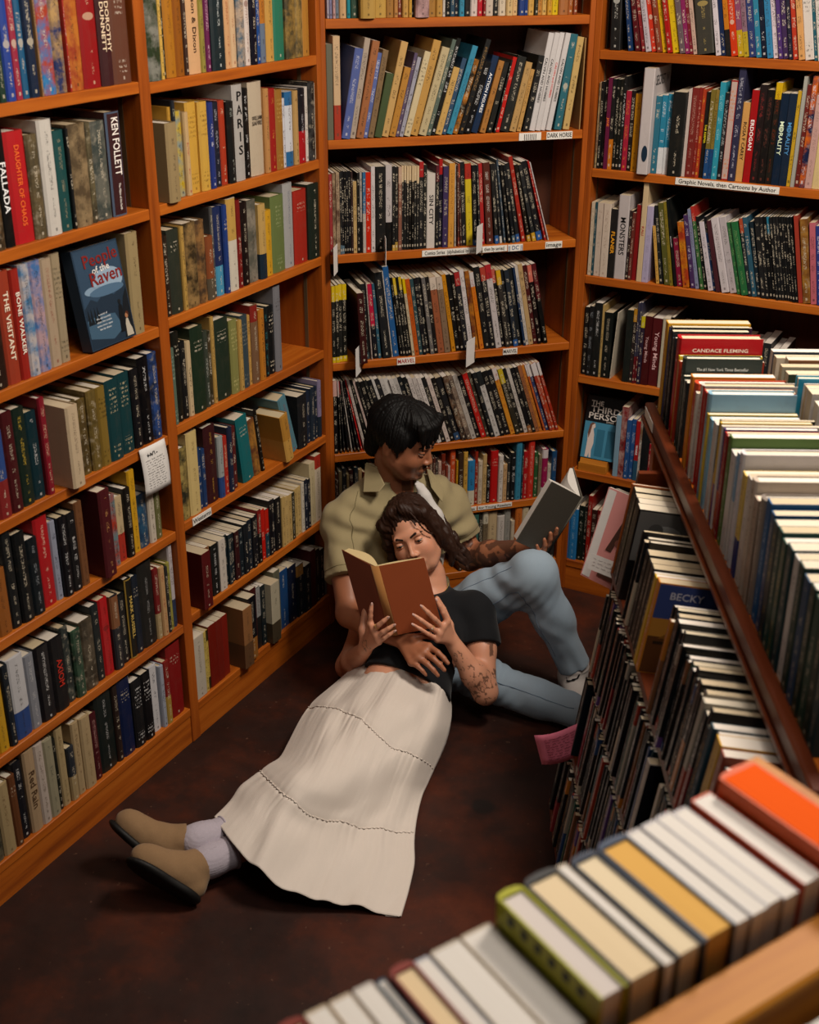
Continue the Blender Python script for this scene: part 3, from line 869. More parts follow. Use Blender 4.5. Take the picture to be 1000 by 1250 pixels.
656.6,17.4,283,d8d4d4,181818,,0,10,0,CALVIN_AND_HOBBES
674.3,15.7,283,dcd8d8,c02a20,,0,10,0,CALVIN_and_HOBBES
690.3,17.5,282,d8d4d4,181818,,0,10,0,CALVIN_AND_HOBBES
718.2,24.4,277,2a6a78,,1a4a58,6,8,0,
747.9,21.7,268,d0b070,3a2a18,,1,7,0,
799.1,3.8,265,b08a58,,,0,0.7,0,
c2 D 1.266 c
6,10.4,240,a03030,,,4,0,0,
16.4,10.2,243,b09878,,5a3a2a,3,0,0,
26.6,11.8,244,c0a888,,6a4a38,3,0,0,
38.4,7,246,101010,,506878,4,0,0,
45.4,7,247,121216,,607888,4,0,0,
52.3,7,245,101010,,,4,0,0,
59.3,7,245,16161a,,,4,0,0,
66.3,7.4,246,101014,,,4,0,0,
73.6,6.6,244,301814,,,4,0,0,
80.2,11.9,215,c8a870,,,1,0,0,
92.2,8.7,240,141414,,,4,0,0,
100.8,7.8,241,b0a8a0,,1a1a1a,5,0,0,
108.6,10.3,241,2a6a98,,b8b0a8,5,0,0,
119,16.6,240,d02a10,f8e8d8,101010,1,0,0,
135.5,13.3,256,d8d0d0,303030,,1,0,0,
148.8,32.4,255,101010,,,4,0,0,
181.2,20.9,258,c8c0c0,,101010,9,0,0,
202.1,9.2,253,161616,,c8a040,4,0,0,
211.3,9.6,251,1c1a18,,b09040,4,0,0,
221,11.3,251,8a5a48,,c8a890,11,0,0,
232.3,7.6,254,12110f,,d8c098,11,0,0,
239.9,7.6,254,12110f,,d8c098,11,0,0,
247.4,8,253,12110f,,d8c098,11,0,0,
255.4,7.6,253,12110f,,d8c098,11,0,0,
263,8,253,12110f,,d8c098,11,0,0,
271,8,252,12110f,,d8c098,11,0,0,
279,8,252,12110f,,d8c098,11,0,0,
287.1,14,263,141414,,b01a1a,11,0,0,
301.1,11.5,253,1a1a14,,,4,0,0,
312.5,26.8,227,d8d0c8,101010,,0,0,0,SIN_CITY
339.3,11.5,251,101010,,5a1420,11,0,0,
350.8,12,268,1a1a2a,,b01a1a,11,0,0,
362.8,18,246,3a2a58,,,1,0,0,
380.7,18.9,255,d89a40,7a4a18,101010,1,0,0,
404.2,5.6,248,b0a8a0,,,4,-1,0,
414.4,4.9,248,5a2a20,,8a3a2a,4,-2,0,
423.9,5.3,252,4a2a24,,b04a30,11,-3,0,
429.3,15.1,255,101010,,,4,-3,0,
444.4,20.7,251,d9c020,181810,b02a18,11,-3,0,
465.2,13.9,246,14181c,,2a5a9a,4,-3,0,
483.7,8.3,246,181c20,,2a5a9a,4,-4,0,
492.1,13.9,249,b01a1a,,d0c0b0,1,-4,0,
510.7,22.7,251,5a2a20,f0e8e0,c8b8a8,1,-5,0,
538.1,12.7,248,1a1a1a,,2a5a9a,4,-6,0,
555.5,8.6,248,14161a,,c8c8c8,4,-7,0,
568.8,7.1,260,3a4a58,,,4,-8,0,
580.6,9.9,245,1a1a1a,,,4,-9,0,
595.3,10.5,245,101418,,506878,4,-10,0,
610.6,12.8,249,16181a,,2a5a9a,4,-11,0,
628.4,13.5,270,a8281a,,d0b8a8,1,-12,0,
647,11.8,246,201a14,,c89a30,4,-13,0,
663.9,12.6,246,181a1c,,d0a020,4,-14,0,
681.7,19,255,16161a,,2a5aa0,4,-15,0,
706.4,6.1,259,b01a14,,,4,-16,0,
717.9,3.7,256,d0c8c8,,,4,-17,0,
c3 D 0.924 c
6,11.8,246,141410,,e0c010,12,0,0,
17.8,11.9,248,141410,,e0c010,12,0,0,
29.7,11.9,249,141410,,e0c010,12,0,0,
41.6,14.5,248,141410,,e0c010,12,0,0,
89.6,22,227,3a1010,,,4,-3,40,
111.6,17.1,244,14181a,,3a4a50,4,-3,0,
133.3,4,252,b8a8a0,,,4,-4,0,
141.8,14.7,243,c01a40,,181820,5,-5,0,
156.7,9.9,244,2a5a70,,,4,-5,0,
171.2,26.3,279,101418,,,4,-6,0,
200.9,3.7,282,c8c0b8,,,4,-6.6,0,
206.9,18.9,294,1a5a98,,,1,-7,0,
230.8,6.9,260,101010,,,4,-8,0,
237.8,9.9,259,141410,,d8b820,11,-8,0,
247.9,8.7,261,161616,,,4,-8,0,
256.6,10.8,260,12120f,,d8b820,11,-8,0,
267.5,9.5,255,d0c0a0,,e0c010,11,-8,0,
277.2,14.8,252,c85a18,,e0c010,1,-8,0,
292.1,12.6,251,2a4a50,,,4,-8,0,
304.8,11.8,254,14141a,,,4,-8,0,
316.7,12.2,253,181818,,,4,-8,0,
329.1,13.1,253,6a6664,,,1,-8,0,
342.3,13.1,254,1a1614,,,4,-8,0,
355.6,22,252,a05a38,,d8c8b8,11,-8,0,
377.8,19.8,251,8a7058,,c8b8a8,11,-8,0,
402.5,14.1,257,d08a18,,,1,-9,0,
417,15,256,101010,,,4,-9,0,
432.2,12.4,255,14100c,,d8a020,1,-9,0,
444.7,17.7,262,14141a,,a82020,11,-9,0,
462.6,15.5,269,d8d0d0,,,1,-9,0,
478.4,15.6,264,c07818,,6a2a10,3,-9,0,
499.1,15,259,d87a10,a01a10,d0c8c8,11,-10,0,
514.5,20.1,275,101010,,,4,-10,0,
534.8,17.9,274,16161a,,b04030,11,-10,0,
553,20.2,281,c8c0c0,303030,b02028,11,-10,0,
573.4,13.5,263,141418,,c06050,11,-10,0,
587.1,15.7,261,302c28,,d8a818,11,-10,0,
603.1,11.3,260,16181c,,e0c020,1,-10,0,
614.6,15.8,259,1a2430,,2a5a9a,4,-10,0,
630.6,13.6,263,14181a,,,4,-10,0,
649.4,8.6,267,1a3050,,c8b030,1,-11,0,
658.2,11.3,271,c8c0b8,,,1,-11,0,
669.7,15.9,274,c0a070,,,4,-11,0,
685.9,14.5,269,4a1818,,,4,-11,0,
700.7,15,270,1a0f10,,d07060,11,-11,0,
721.1,15.4,274,5a1a20,,101010,5,-12,0,
c4 D 0.612 c
6,14.2,250,101014,,d0a8a0,11,0,0,
27.4,4.3,249,181818,,d8c8c8,11,-1.6,0,
39.7,3.5,248,16161c,,b04040,11,-3.4,0,
52.6,3.9,248,101014,,,4,-5.5,0,
64.6,3.5,247,c8c0b8,,,1,-7.3,0,
74.5,3.5,246,141418,,,4,-8.7,0,
86.2,4.9,254,1a1a20,,,4,-10.5,0,
98.3,4.5,254,c01a1a,,,1,-12,0,
107.8,9,254,c8bcb4,,,1,-13,0,
122,8.9,255,101010,,,4,-14,0,
136.1,8.2,250,d0b8b0,,,1,-15,0,
149.5,9.6,251,1a1a1a,,,4,-16,0,
159.7,14.5,249,181818,,,4,-16,0,
179.8,9.5,254,20201c,,,4,-17,0,
189.9,14.5,252,14161a,,,4,-17,0,
210.1,9.4,257,d0ccc8,202020,,1,-18,0,
220.1,14.4,255,1a1a1e,,,4,-18,0,
235.3,14.5,254,c8c4c0,202020,,1,-18,0,
250.5,14.5,252,d0ccc8,181818,,1,-18,0,
265.8,14.5,250,d0ccc8,181818,,1,-18,0,
281.1,14.6,249,b8b4b0,181818,,1,-18,0,
296.4,14.6,252,1c2024,,,4,-18,0,
311.7,14.6,250,181a1c,,,4,-18,0,
327.1,14.6,248,d0c8c4,202020,,1,-18,0,
342.5,14.7,247,c8c0bc,202020,,1,-18,0,
357.9,14.7,245,d8d0cc,181818,,1,-18,0,
373.3,14.7,244,141414,,,4,-18,0,
388.8,14.8,242,d8c8c0,401818,,1,-18,0,
404.3,16.4,238,181412,,,4,-18,0,
421.6,21.4,236,141418,,2a4a70,4,-18,0,
444.1,18.2,241,241814,,8a6a50,3,-18,0,
463.2,14.9,243,5a4a40,,a08a78,3,-18,0,
478.9,16.6,242,b8b0a8,302828,,1,-18,0,
496.3,16.6,235,161214,,,4,-18,0,
513.8,18.3,242,c02018,,,1,-18,0,
533.1,13.4,245,3a3428,,,4,-18,0,
547.1,13.4,244,14181a,,,4,-18,0,
561.2,18.4,247,c8c4c0,,141a1c,11,-18,0,
580.6,20.2,245,161616,,,4,-18,0,
601.8,16.8,247,14141a,,,4,-18,0,
619.5,16.9,253,d8902a,a02014,d8ccc8,11,-18,0,
637.2,16.9,248,302c20,,c8b020,11,-18,0,
655,13.6,246,14140f,,,4,-18,0,
669.3,13.6,248,c8c0b8,,,4,-18,0,
683.6,13.6,248,101014,,a06a40,4,-18,0,
697.9,11.9,250,1a1614,,,4,-18,0,
710.4,13.7,253,a0623a,,,1,-18,0,
724.8,10.3,253,c87a28,,,4,-18,0,
740.8,6.9,256,c8602a,,dcd4d4,11,-19,0,
748.2,11.9,257,2a3a6a,,dcd4d4,11,-19,0,
760.8,10.2,259,a83a24,,dcd4d4,11,-19,0,
771.6,10.3,262,b8401c,,dcd4d4,11,-19,0,
782.5,10.3,263,a8301c,,dcd4d4,11,-19,0,
c5 D 0.366 h
6,3.1,180,2a2a30,,,1,0,0,
9.1,11.2,170,4a2a20,,,1,0,0,
20.3,11.2,180,8a7a5a,,,1,0,0,
31.6,14.1,190,20242a,,,1,0,0,
45.6,8.5,170,a08a60,,,1,0,0,
54.1,16.9,180,3a1a18,,,1,0,0,
71,14.2,190,1a2a34,,,1,0,0,
85.2,14.2,180,c0a070,,,1,0,0,
99.4,14.2,170,6a2a1a,,,1,0,0,
113.6,14.2,180,2a3a2a,,,1,0,0,
127.8,17.1,190,101418,,,1,0,0,
144.9,17.1,180,b09868,,,1,0,0,
162.1,11.4,170,3a2a20,,,1,0,0,
173.5,17.2,180,5a5048,,,1,0,0,
190.7,17.2,170,7a2a20,,,1,0,0,
207.9,17.3,180,14161c,,,1,0,0,
225.2,17.3,170,a08048,,,1,0,0,
242.5,14.5,180,7a6a58,,,1,0,0,
257,14.5,160,3a2a24,,,1,0,0,
271.5,11.6,170,8a5a40,,,1,0,0,
283.1,11.6,170,5a2018,,,1,0,0,
294.7,11.6,170,d0b8a0,,,1,0,0,
306.4,14.6,170,3a2a28,,,1,0,0,
320.9,11.7,160,8a4a30,,,1,0,0,
332.6,11.7,204,7a5a48,,,1,0,0,
344.3,8.8,191,5a2a20,,,1,0,0,
353.1,9.4,190,3a2a28,,,1,0,0,
362.5,11.7,177,d0b0a0,,,1,0,0,
374.2,15.3,202,7a2a18,,,1,0,0,
389.5,8.2,159,8a3a28,,,1,0,0,
397.7,9.4,155,c0a8a0,,,1,0,0,
407.2,20.1,211,c84a18,,,1,0,0,
427.2,6.5,173,d09a18,,,1,0,0,
433.7,19.5,198,3a2414,,,1,0,0,
453.3,16.6,199,d0a040,,,1,0,0,
469.9,26.2,165,2a80b8,,d8d0b8,9,0,0,
496.1,11.9,194,9a2a18,,,1,0,0,
508,16.7,159,d0c0a8,,,1,0,0,
524.8,15.6,179,c8a870,,,1,0,0,
540.3,13.2,135,1a1a1a,d8d8d8,,1,0,0,
553.5,27.1,190,c01a1a,,d8c090,0,0,0,
580.6,17.5,172,d8d0c8,,,1,0,0,
598.1,15.7,137,d0a878,,,1,0,0,
613.8,12.1,156,2a2a2a,,,1,0,0,
625.9,18.2,176,101418,f0f0f0,,1,0,0,
644.1,22.5,213,3a88a8,1a4a60,,1,0,0,
666.6,4.3,205,1a3a48,,,1,0,0,
670.8,18.3,176,b0141a,,,1,0,0,
689.1,23.2,213,c82a18,e8b0a0,d87838,1,0,0,
712.4,15.9,166,2a5a30,,,1,0,0,
728.3,12.3,158,8a7a60,,,1,0,0,
740.6,22.1,177,9a1a50,,d8d0d0,10,0,0,
762.7,14.8,117,c8c0b0,,,1,0,0,
777.5,19.1,164,1a4a78,,,1,0,0,
c6 D 0.118 h
441.4,15.2,170,3a2a24,,,1,0,0,
456.6,15.2,160,5a4a38,,,1,0,0,
471.8,21.3,170,1a2a28,,,1,0,0,
493.1,22.6,209,3a6a60,,,1,0,0,
515.7,15.9,204,2a2a24,,,1,0,0,
531.6,20.9,214,7a6a50,,d8d0b8,11,0,0,
552.5,33.3,207,c8b088,,,1,0,0,
585.8,27.2,190,d0c8c0,,,1,0,0,
613,22.9,214,9a9890,404048,,1,0,0,
635.9,14.3,166,c8b8a0,,2a4a8a,9,0,0,
650.2,26.2,214,c86a20,,,1,0,0,
676.4,25,214,c8b898,,,1,0,0,
701.4,17.5,190,3a3a40,,,1,0,0,
718.9,25.1,180,8a2a20,,,1,0,0,
744,18.9,170,5a6a60,,,1,0,0,
762.9,25.2,180,c0a878,,,1,0,0,
788.1,19,170,2a2a2a,,,1,0,0,
g0 R 1.836 p
-1355,32,220,101010,e0e0d8,,7,-2,0,
-1295.8,11.8,220,1a3a68,,c8c8d0,11,-9,0,
-1276.1,16.7,210,5a0f18,,,1,-11,0,
-1255,13.3,210,8a1a20,,,1,-12,0,
-1241.3,15.1,210,c8c0c8,,,1,-12,0,
-1225.9,17.8,210,d03010,,e08010,6,-12,0,
-1207.7,15,200,8a3a20,,,1,-12,0,
-1192.3,17,200,e0b010,,c02a18,11,-12,0,
-1175,13.5,210,b01818,,,1,-12,0,
-1161.1,22.2,210,e0c010,3a3010,,1,-12,0,
-1138.4,16.1,200,6a5a60,,,1,-12,0,
-1122,13.4,210,8a1a5a,,,1,-12,0,
-1108.3,10.7,210,7a1a28,,,1,-12,0,
-1097.4,12,200,c8a898,,,1,-12,0,
-1085.1,49.2,220,3a3830,c0a860,,7,-10,0,
-1031.1,14.3,210,d8d0d8,,,1,-11,0,
-1016.5,14.4,210,1a2a50,,,1,-11,0,
-1001.8,14.3,210,c87818,,1a1a1a,9,-11,0,
-987.2,19.5,200,d03a14,,e08a10,6,-11,0,
-967.3,16.8,210,8a4a6a,,c0a018,9,-11,0,
-950.2,14.2,200,8a6a7a,,b8a020,9,-11,0,
-935.8,20.5,210,2a3a70,,,1,-11,0,
-914.9,14.7,210,2a80a0,,,1,-11,0,
-899.9,15.9,210,141c30,e8e8e8,,1,-11,0,
-883.7,15.9,210,2a80b0,,,1,-11,0,
-867.5,15.8,210,d8c8d0,,,1,-11,0,
-851.4,11.3,210,4a2a70,,,1,-11,0,
-839.9,16.9,210,3a2050,,,1,-11,0,
-822.6,10.6,200,1a1a30,,,1,-11,0,
-811.8,16.2,210,b83010,,e0d0c0,11,-11,0,
-795.3,16.8,210,d8a060,,,1,-11,0,
-778.2,24.7,210,d8d0c8,404848,,2,-11,0,
-753.1,10.5,200,1a5a6a,,,1,-11,0,
-742.4,12.3,210,d8d0c8,,,1,-11,0,
-729.9,17.1,210,a82a28,,,1,-11,0,
g1 R 1.488 p
-1378,7.2,255,8a6a58,,b09a70,3,0,0,
-1370.8,10.4,257,141414,,,4,0,0,
-1360.4,10.4,263,1a1414,,,4,0,0,
-1350,13.7,270,6a1a40,e8782a,,1,0,0,JANE
-1336.2,12,267,141416,,d07818,9,0,0,
-1324.2,11.6,266,101410,,,4,0,0,
-1312.6,10.3,266,161814,,,1,0,0,
-1302.3,9.9,276,141414,f0f0f0,,1,0,0,
-1292.5,16,235,a81a38,e8902a,,1,0,0,
-1276.5,13.9,236,1a1010,,,1,0,0,
-1262.6,20.8,229,d8951a,7a4a10,,1,0,0,
-1241.8,9.7,290,7a2a10,,181010,5,0,0,
-1232,33.5,306,d0c8c8,303030,14303a,0,0,25,
-1198.5,17.3,226,2a7088,,,1,0,0,
-1181.2,18.8,229,2a86a8,f0f4f8,e0e4e8,9,0,0,
-1162.4,19.9,234,2a86a8,f0f4f8,e0e4e8,9,0,0,
-1142.5,42.4,243,0f1210,,,1,0,15,
-1100.1,10.2,252,d0c0b8,,,0,0,0,
-1089.9,21.2,257,7a1c14,c89888,,1,0,0,
-1068.7,10.9,258,8a2018,c89888,,1,0,0,
-1057.8,10.1,255,b03a1a,e8b030,,1,0,0,
-1047.6,14,247,14120f,e0d020,,0,0,0,THE_KEEPER
-1033.6,14,255,7a6a28,,1a4a80,9,0,0,
-1019.7,10.4,255,8a7430,,1a4a80,9,0,0,
-1009.2,16.6,277,2a98b0,a8e0e8,,1,0,0,
-992.7,14.2,248,101418,b8b8b8,,1,0,0,
-978.5,20.3,284,c8b0a8,d87828,a01818,8,0,0,
-958.2,20.6,318,2a2a48,c8c8d8,,1,0,0,
-937.6,22.7,225,d8a058,201810,,0,0,0,ROSA_F_CAREY
-914.9,21.1,261,a81418,f0ece8,,0,0,0,ERDOGAN
-893.8,21.8,277,1a0c0c,8a2a28,,1,0,0,
-872,22.4,264,14100f,6a3a30,,1,0,0,
-849.6,18.6,285,1a1814,7a3010,d8b010,11,0,0,
-831.1,22.9,257,12243a,d8e8c8,,7,0,0,MORALITY
-808.2,22.1,258,12243a,4a8ac0,,7,0,0,MORALITY
-786.1,12.5,266,c8a018,2a2a18,,1,0,0,
-773.6,11,306,a8a8a0,,,0,0,0,
-762.7,13.1,284,6a1a14,,,1,0,0,
-749.6,16,308,1a2448,e0e0e8,d8681a,3,0,0,
-733.6,20.2,256,c8a098,8a6a68,,1,0,0,
-713.3,25.2,261,d8c088,,,0,0,0,
-688.1,18.6,200,3a4a5a,,,1,0,0,
-669.5,21.4,210,8a2a2a,,,1,0,0,
-648.2,14.2,200,c8b090,,,1,0,0,
-634,17.7,210,1a2a2a,,,1,0,0,
g2 R 1.150 p
-1378,13.8,233,d0c0a8,a08a70,,1,0,0,
-1364.2,6.1,234,1a4a58,,,1,0,0,
-1358.1,21.6,233,d0c0b0,a89080,,1,0,0,
-1336.5,25,233,d8c8b8,a89080,,1,0,0,
-1311.5,23.6,219,1a1818,e8a020,,0,0,0,FLANER
-1287.9,35.3,264,c8c0c0,181818,,0,0,0,MONSTERS
-1252.6,11,218,2a1818,,,1,0,0,
-1241.6,10.1,213,6a2a20,,,1,0,0,
-1231.5,17.7,238,8a1418,,,0,0,0,
-1213.8,16.8,309,d8c098,a01a18,,0,0,0,KALI
-1197,20.9,238,b8b0d0,9088a8,,1,0,0,
-1147.4,9.4,181,d8a850,,201c14,1,-9,0,
-1137.8,12.2,244,101818,,,1,-9,0,
-1120.8,18.1,254,5a5a20,,c8c0a0,1,-10,0,
-1102.4,9.7,260,8a7a20,,,1,-10,0,
-1087.6,7.2,269,141818,d8d8d8,,0,-11,0,RESCUE_PARTY
-1080.3,20,150,8a1438,,,1,-11,0,
-1059.9,19.9,203,d88a18,,b03a18,3,-11,0,
-1035.7,14.3,227,4a3060,e0d8e8,,1,-12,0,
-1021,11,246,8a90b0,,,1,-12,0,
-1005,10.6,257,3a6a38,,b83028,11,-13,0,
-994,9.8,226,14181a,,,1,-13,0,
-979.7,15.2,213,d8d0d8,505058,,1,-14,0,
-964,9.7,230,1a3a68,,101418,11,-14,0,
-954.1,12.7,220,4a2028,,,0,-14,0,
-936.7,23.2,230,d8d0d4,40383c,,1,-15,0,
-912.5,21.3,233,c0b8bc,40383c,,1,-15,0,
-890.5,14.4,221,2a6a3a,88b070,,1,-15,0,
-875.6,21.1,225,2a7040,88b070,,1,-15,0,
-853.8,10.6,238,14242c,,b04a28,11,-14,0,
-842.9,13.9,241,2a5a70,,14202a,1,-14,0,
-828.5,13.2,229,1a2a34,,,1,-13,0,
-815,15.1,245,101214,,,4,-12,0,
-799.6,9.8,247,121416,,,4,-12,0,
-789.6,9.7,248,101214,,,4,-12,0,
-779.7,9.7,249,101214,,2a80a0,11,-12,0,
-769.7,8.2,250,101214,,,4,-12,0,
-761.3,8.2,251,101214,,,4,-12,0,
-753,8.2,252,121214,,,4,-12,0,
-744.6,8.2,252,101214,,,4,-12,0,
-736.3,8.1,253,101214,,,4,-12,0,
-727.9,8.1,254,121416,,,4,-12,0,
-719.6,8.1,255,101214,,,4,-12,0,
-711.3,8.1,256,101214,,,4,-12,0,
-703,12.5,260,a83c2c,,,0,-11,0,
-690.2,22.1,251,7a4a1a,,a87830,3,-10,0,
-667.8,18.4,242,c86a78,,,1,-9,0,
-649.2,19,235,2a3a88,e0e0f0,,1,-9,0,
-629.9,21.9,200,3a2a3a,,,1,-8,0,
g3 R 0.811 p
-1378,17.4,231,121416,,,1,0,0,
-1360.6,17.1,237,101214,a0a8b0,,1,0,0,
-1343.5,26.3,251,101414,e0e0e0,c89a28,1,0,0,
-1317.3,7.3,246,c0a060,,,1,0,0,
-1310,28.9,223,0f1614,,0f1614,11,0,0,
-1277.9,4,227,cfc4b0,,,1,3,0,
-1233.1,22,243,0f1814,,,0,0,0,
-1211.1,13.4,249,2a2020,,c08a20,11,0,0,
-1197.8,7.1,271,3a3a50,,6a1820,9,0,0,
-1190.7,7.1,272,3a3a50,,6a1820,9,0,0,
-1183.6,12.5,229,2a2038,,d8c820,11,0,0,
-1171.1,23.4,231,4a1014,c8a0a0,,0,0,0,Young_Minds
-1147.6,34.9,227,560f14,d8b0b0,,0,0,0,Young_Minds
-1112.7,23.9,232,c8c0a8,,,0,0,0,
-1088.8,11.5,238,141414,e0e0e0,,2,0,0,
-1077.3,18.4,200,8a3a20,,,1,0,0,
-1058.9,19.1,190,c8802a,,,1,0,0,
-1039.8,19,200,5a2a20,,,1,0,0,
-1020.8,18.9,200,20201c,,,1,0,0,
-1001.8,22.6,190,8a5a2a,,,1,0,0,
-979.2,18.8,200,c07828,,,1,0,0,
-960.4,18.7,180,4a3a28,,,1,0,0,
-941.8,18.6,190,2a2a28,,,1,0,0,
-923.1,22.3,200,30302a,,,1,0,0,
-900.9,18.5,180,1a3424,,,1,0,0,
-882.4,22.1,190,2a3a2a,,,1,0,0,
-860.4,22,190,4a4438,,,1,0,0,
-838.4,21.9,180,2a2420,,,1,0,0,
-816.5,25.4,190,5a3a28,,,1,0,0,
-791.2,25.2,200,202428,,,1,0,0,
-765.9,25.1,180,6a5a40,,,1,0,0,
-740.8,21.4,190,2a2018,,,1,0,0,
g4 R 0.468 p
-1241.2,17.7,221,8ab0c8,,,0,0,0,
-1223.5,22.1,254,c8a8a0,,8a1a20,3,0,0,
-1201.3,15.5,213,2a5a9a,e0e8f0,,1,0,0,
-1185.8,16.3,216,2a5a9a,e0e8f0,,1,0,0,
-1169.5,14.6,214,b01a1c,f0f0f0,2a5a78,9,0,0,WAKE
-1154.9,8.1,229,d8d0c8,,8a6a50,3,0,0,
-1146.8,26.6,254,12161a,,,0,0,0,
-1120.2,9.7,140,a01a28,,,1,0,0,
-1110.5,33.6,263,d8c8a0,7a6a40,,1,0,0,
-1076.9,19.9,200,8a5a3a,,,1,0,0,
-1057,19.8,190,2a3a4a,,,1,0,0,
-1037.2,23.7,200,b09060,,,1,0,0,
-1013.5,19.7,190,4a2a2a,,,1,0,0,
-993.8,23.5,200,1a1a1a,,,1,0,0,
-970.3,23.4,190,7a8a80,,,1,0,0,
g5 R 0.118 p
-1407.2,30,162,2a70b0,,,0,0,0,
-1377.2,26.9,197,2a80c0,a8d0e8,,1,0,0,
-1350.3,20.5,212,14201a,c0c0b0,,1,0,0,
-1329.7,13.7,210,1a1c1a,,,1,0,0,
-1316.1,14.9,260,a02018,,,1,0,0,
-1301.2,19.1,210,3a1a14,,,1,0,0,
-1282.1,18.4,210,7a1418,,,1,0,0,
-1263.6,24.5,200,8a1a1c,,,1,0,0,
-1239.2,21.3,210,5a1a18,,,1,0,0,
-1217.8,24.3,200,2a2a2a,,,1,0,0,
-1193.5,24.2,200,c0a880,,,1,0,0,
-1169.4,30.1,200,3a4a4a,,,1,0,0,
iA A 0.835 c
-2568,7,226,b05a24,,,0,0,4,
-2560,28,222,141416,a8a8a8,,1,0,4,
-2531,26,220,18181a,,,1,0,2,
-2504,30,221,121214,,,1,0,4,
-2473,34,222,101012,7a7a7a,3a3a3a,13,0,6,
-2372,10.4,197,1c2428,e0dcd4,,1,0,0,
-2361.2,9.1,211,0c0c10,c8b8a0,,1,0,8,
-2351.7,12.2,202,14161a,c8b8a0,a83a24,4,0,0,
-2339.1,13.8,200,12181c,a8a8b0,c8b8a0,5,0,8,
-2324.9,11.0,206,16120f,d8a040,,1,0,0,
-2313.5,30,192,1a1a1c,,,1,0,4,
-2282.9,28,188,141414,,,1,0,4,
-2254.3,26,190,201c18,,,1,0,4,
-2227.7,30,186,181a1c,,,1,0,4,
-2190,20,200,d8b018,,,0,0,8,
-2168,24,205,d8882a,f0e8e0,30488a,13,0,8,
-2035,10.9,219,101012,a8a8b0,8a5a3a,4,0,0,
-2023.7,14.1,221,1c2428,c8b8a0,,1,0,0,
-2009.2,12.6,203,c87a28,a8a8b0,8a5a3a,5,0,8,
-1996.2,16.5,224,14202a,e0dcd4,,1,0,4,
-1979.3,19.1,222,12181c,a8a8b0,,1,0,4,
-1959.8,17.5,212,1a1a1e,e0dcd4,a83a24,4,0,0,
-1941.9,12.8,220,1a1a1e,a8a8b0,,1,0,0,
-1928.7,12.9,202,c8b8a0,a8a8b0,a83a24,4,0,0,
-1915.4,12.9,206,201818,e0dcd4,b0a898,11,0,8,
-1902.1,11.9,216,12181c,c8b8a0,6a4a8a,4,0,8,
-1889.8,10.1,203,0f1416,a8a8b0,305080,4,0,0,
-1879.3,14.4,208,1a1a1e,e0dcd4,,1,0,0,
-1864.5,10.6,207,16120f,e0dcd4,8a5a3a,11,0,4,
-1853.5,15.8,212,14161a,a8a8b0,2a5a4a,11,0,0,
-1837.3,14.8,209,1c2428,c8b8a0,,1,0,4,
-1822.1,14.4,222,1a1a1e,c8b8a0,a83a24,4,0,0,
-1807.3,12.5,209,0c0c10,d8a040,,1,0,0,
-1794.4,11.4,203,0f1416,e0dcd4,305080,11,0,4,
-1782.6,19.6,222,0c0c10,e0dcd4,c87a28,5,0,4,
-1762.6,10.9,208,242020,a8a8b0,,1,0,0,
-1751.3,16.6,222,201818,c8b8a0,b0a898,11,0,0,
-1734.3,19.2,217,b0a898,c8b8a0,a83a24,5,0,4,
-1714.7,19.0,206,12181c,e0dcd4,8a2028,5,0,4,
-1695.3,15.7,225,201818,e0dcd4,,1,0,0,
-1679.2,19.2,202,12181c,d8a040,,1,0,4,
-1659.6,18.8,219,2a4a5a,a8a8b0,,1,0,8,
-1640.4,17.7,217,1c2428,e0dcd4,,1,0,0,
-1620.3,32,224.10000000000036,d8a41c,6a3a18,,1,0,6,
-1586.3,22,222,a04a38,,,1,0,6,
-1560.3,17.0,207,12181c,c8b8a0,a83a24,11,0,0,
-1542.9,10.8,220,12181c,e0dcd4,c8b8a0,4,0,8,
-1531.7,14.5,210,12181c,c8b8a0,c87a28,4,0,4,
-1516.8,11.0,207,0c0c10,d8a040,2a5a4a,4,0,4,
-1505.4,10.7,210,1c2428,e0dcd4,8a5a3a,4,0,0,
iB B 0.585 c
-2555,11.2,211,16120f,d8a040,6a4a8a,4,0,0,
-2543.4,12.3,206,101012,a8a8b0,c8b8a0,5,0,8,
-2530.7,9.7,216.89999999999782,181410,c8b8a0,,1,0,4,
-2520.6,14.1,217,16120f,e0dcd4,a83a24,5,0,8,
-2506.1,14.4,218.70000000000073,1c2428,a8a8b0,8a5a3a,11,0,4,
-2491.3,12.7,217.10000000000218,12181c,a8a8b0,6a4a8a,11,0,0,
-2478.2,11.6,215.39999999999782,305080,a8a8b0,,1,0,0,
-2466.2,10.2,215.39999999999782,14161a,d8a040,,1,0,0,
-2455.6,11.0,217,12181c,e0dcd4,,1,0,8,
-2444.2,14.7,208,0c0c10,c8b8a0,,1,0,0,
-2429.1,12.5,219.70000000000073,14161a,c8b8a0,,1,0,4,
-2416.2,13.1,219.39999999999782,0c0c10,a8a8b0,2a5a4a,5,0,8,
-2402.7,10.4,214.89999999999782,12181c,c8b8a0,6a4a8a,4,0,8,
-2391.9,12.8,217.29999999999927,201818,d8a040,6a4a8a,11,0,0,
-2378.7,11.6,214.89999999999782,8a2028,d8a040,8a5a3a,11,0,8,
-2366.7,14.0,214.89999999999782,242020,c8b8a0,,1,0,8,
-2352.3,9.4,216.10000000000218,242020,e0dcd4,b0a898,4,0,4,
-2342.5,10.3,219.5,0c0c10,c8b8a0,,1,0,0,
-2331.8,9.4,210,16120f,a8a8b0,a83a24,4,0,8,
-2322.0,10.5,220.0,a83a24,e0dcd4,c8b8a0,4,0,0,
-2311.1,9.4,215.6999999999989,14202a,c8b8a0,8a2028,5,0,4,
-2301.3,14.7,219.10000000000218,181410,e0dcd4,8a5a3a,4,0,0,
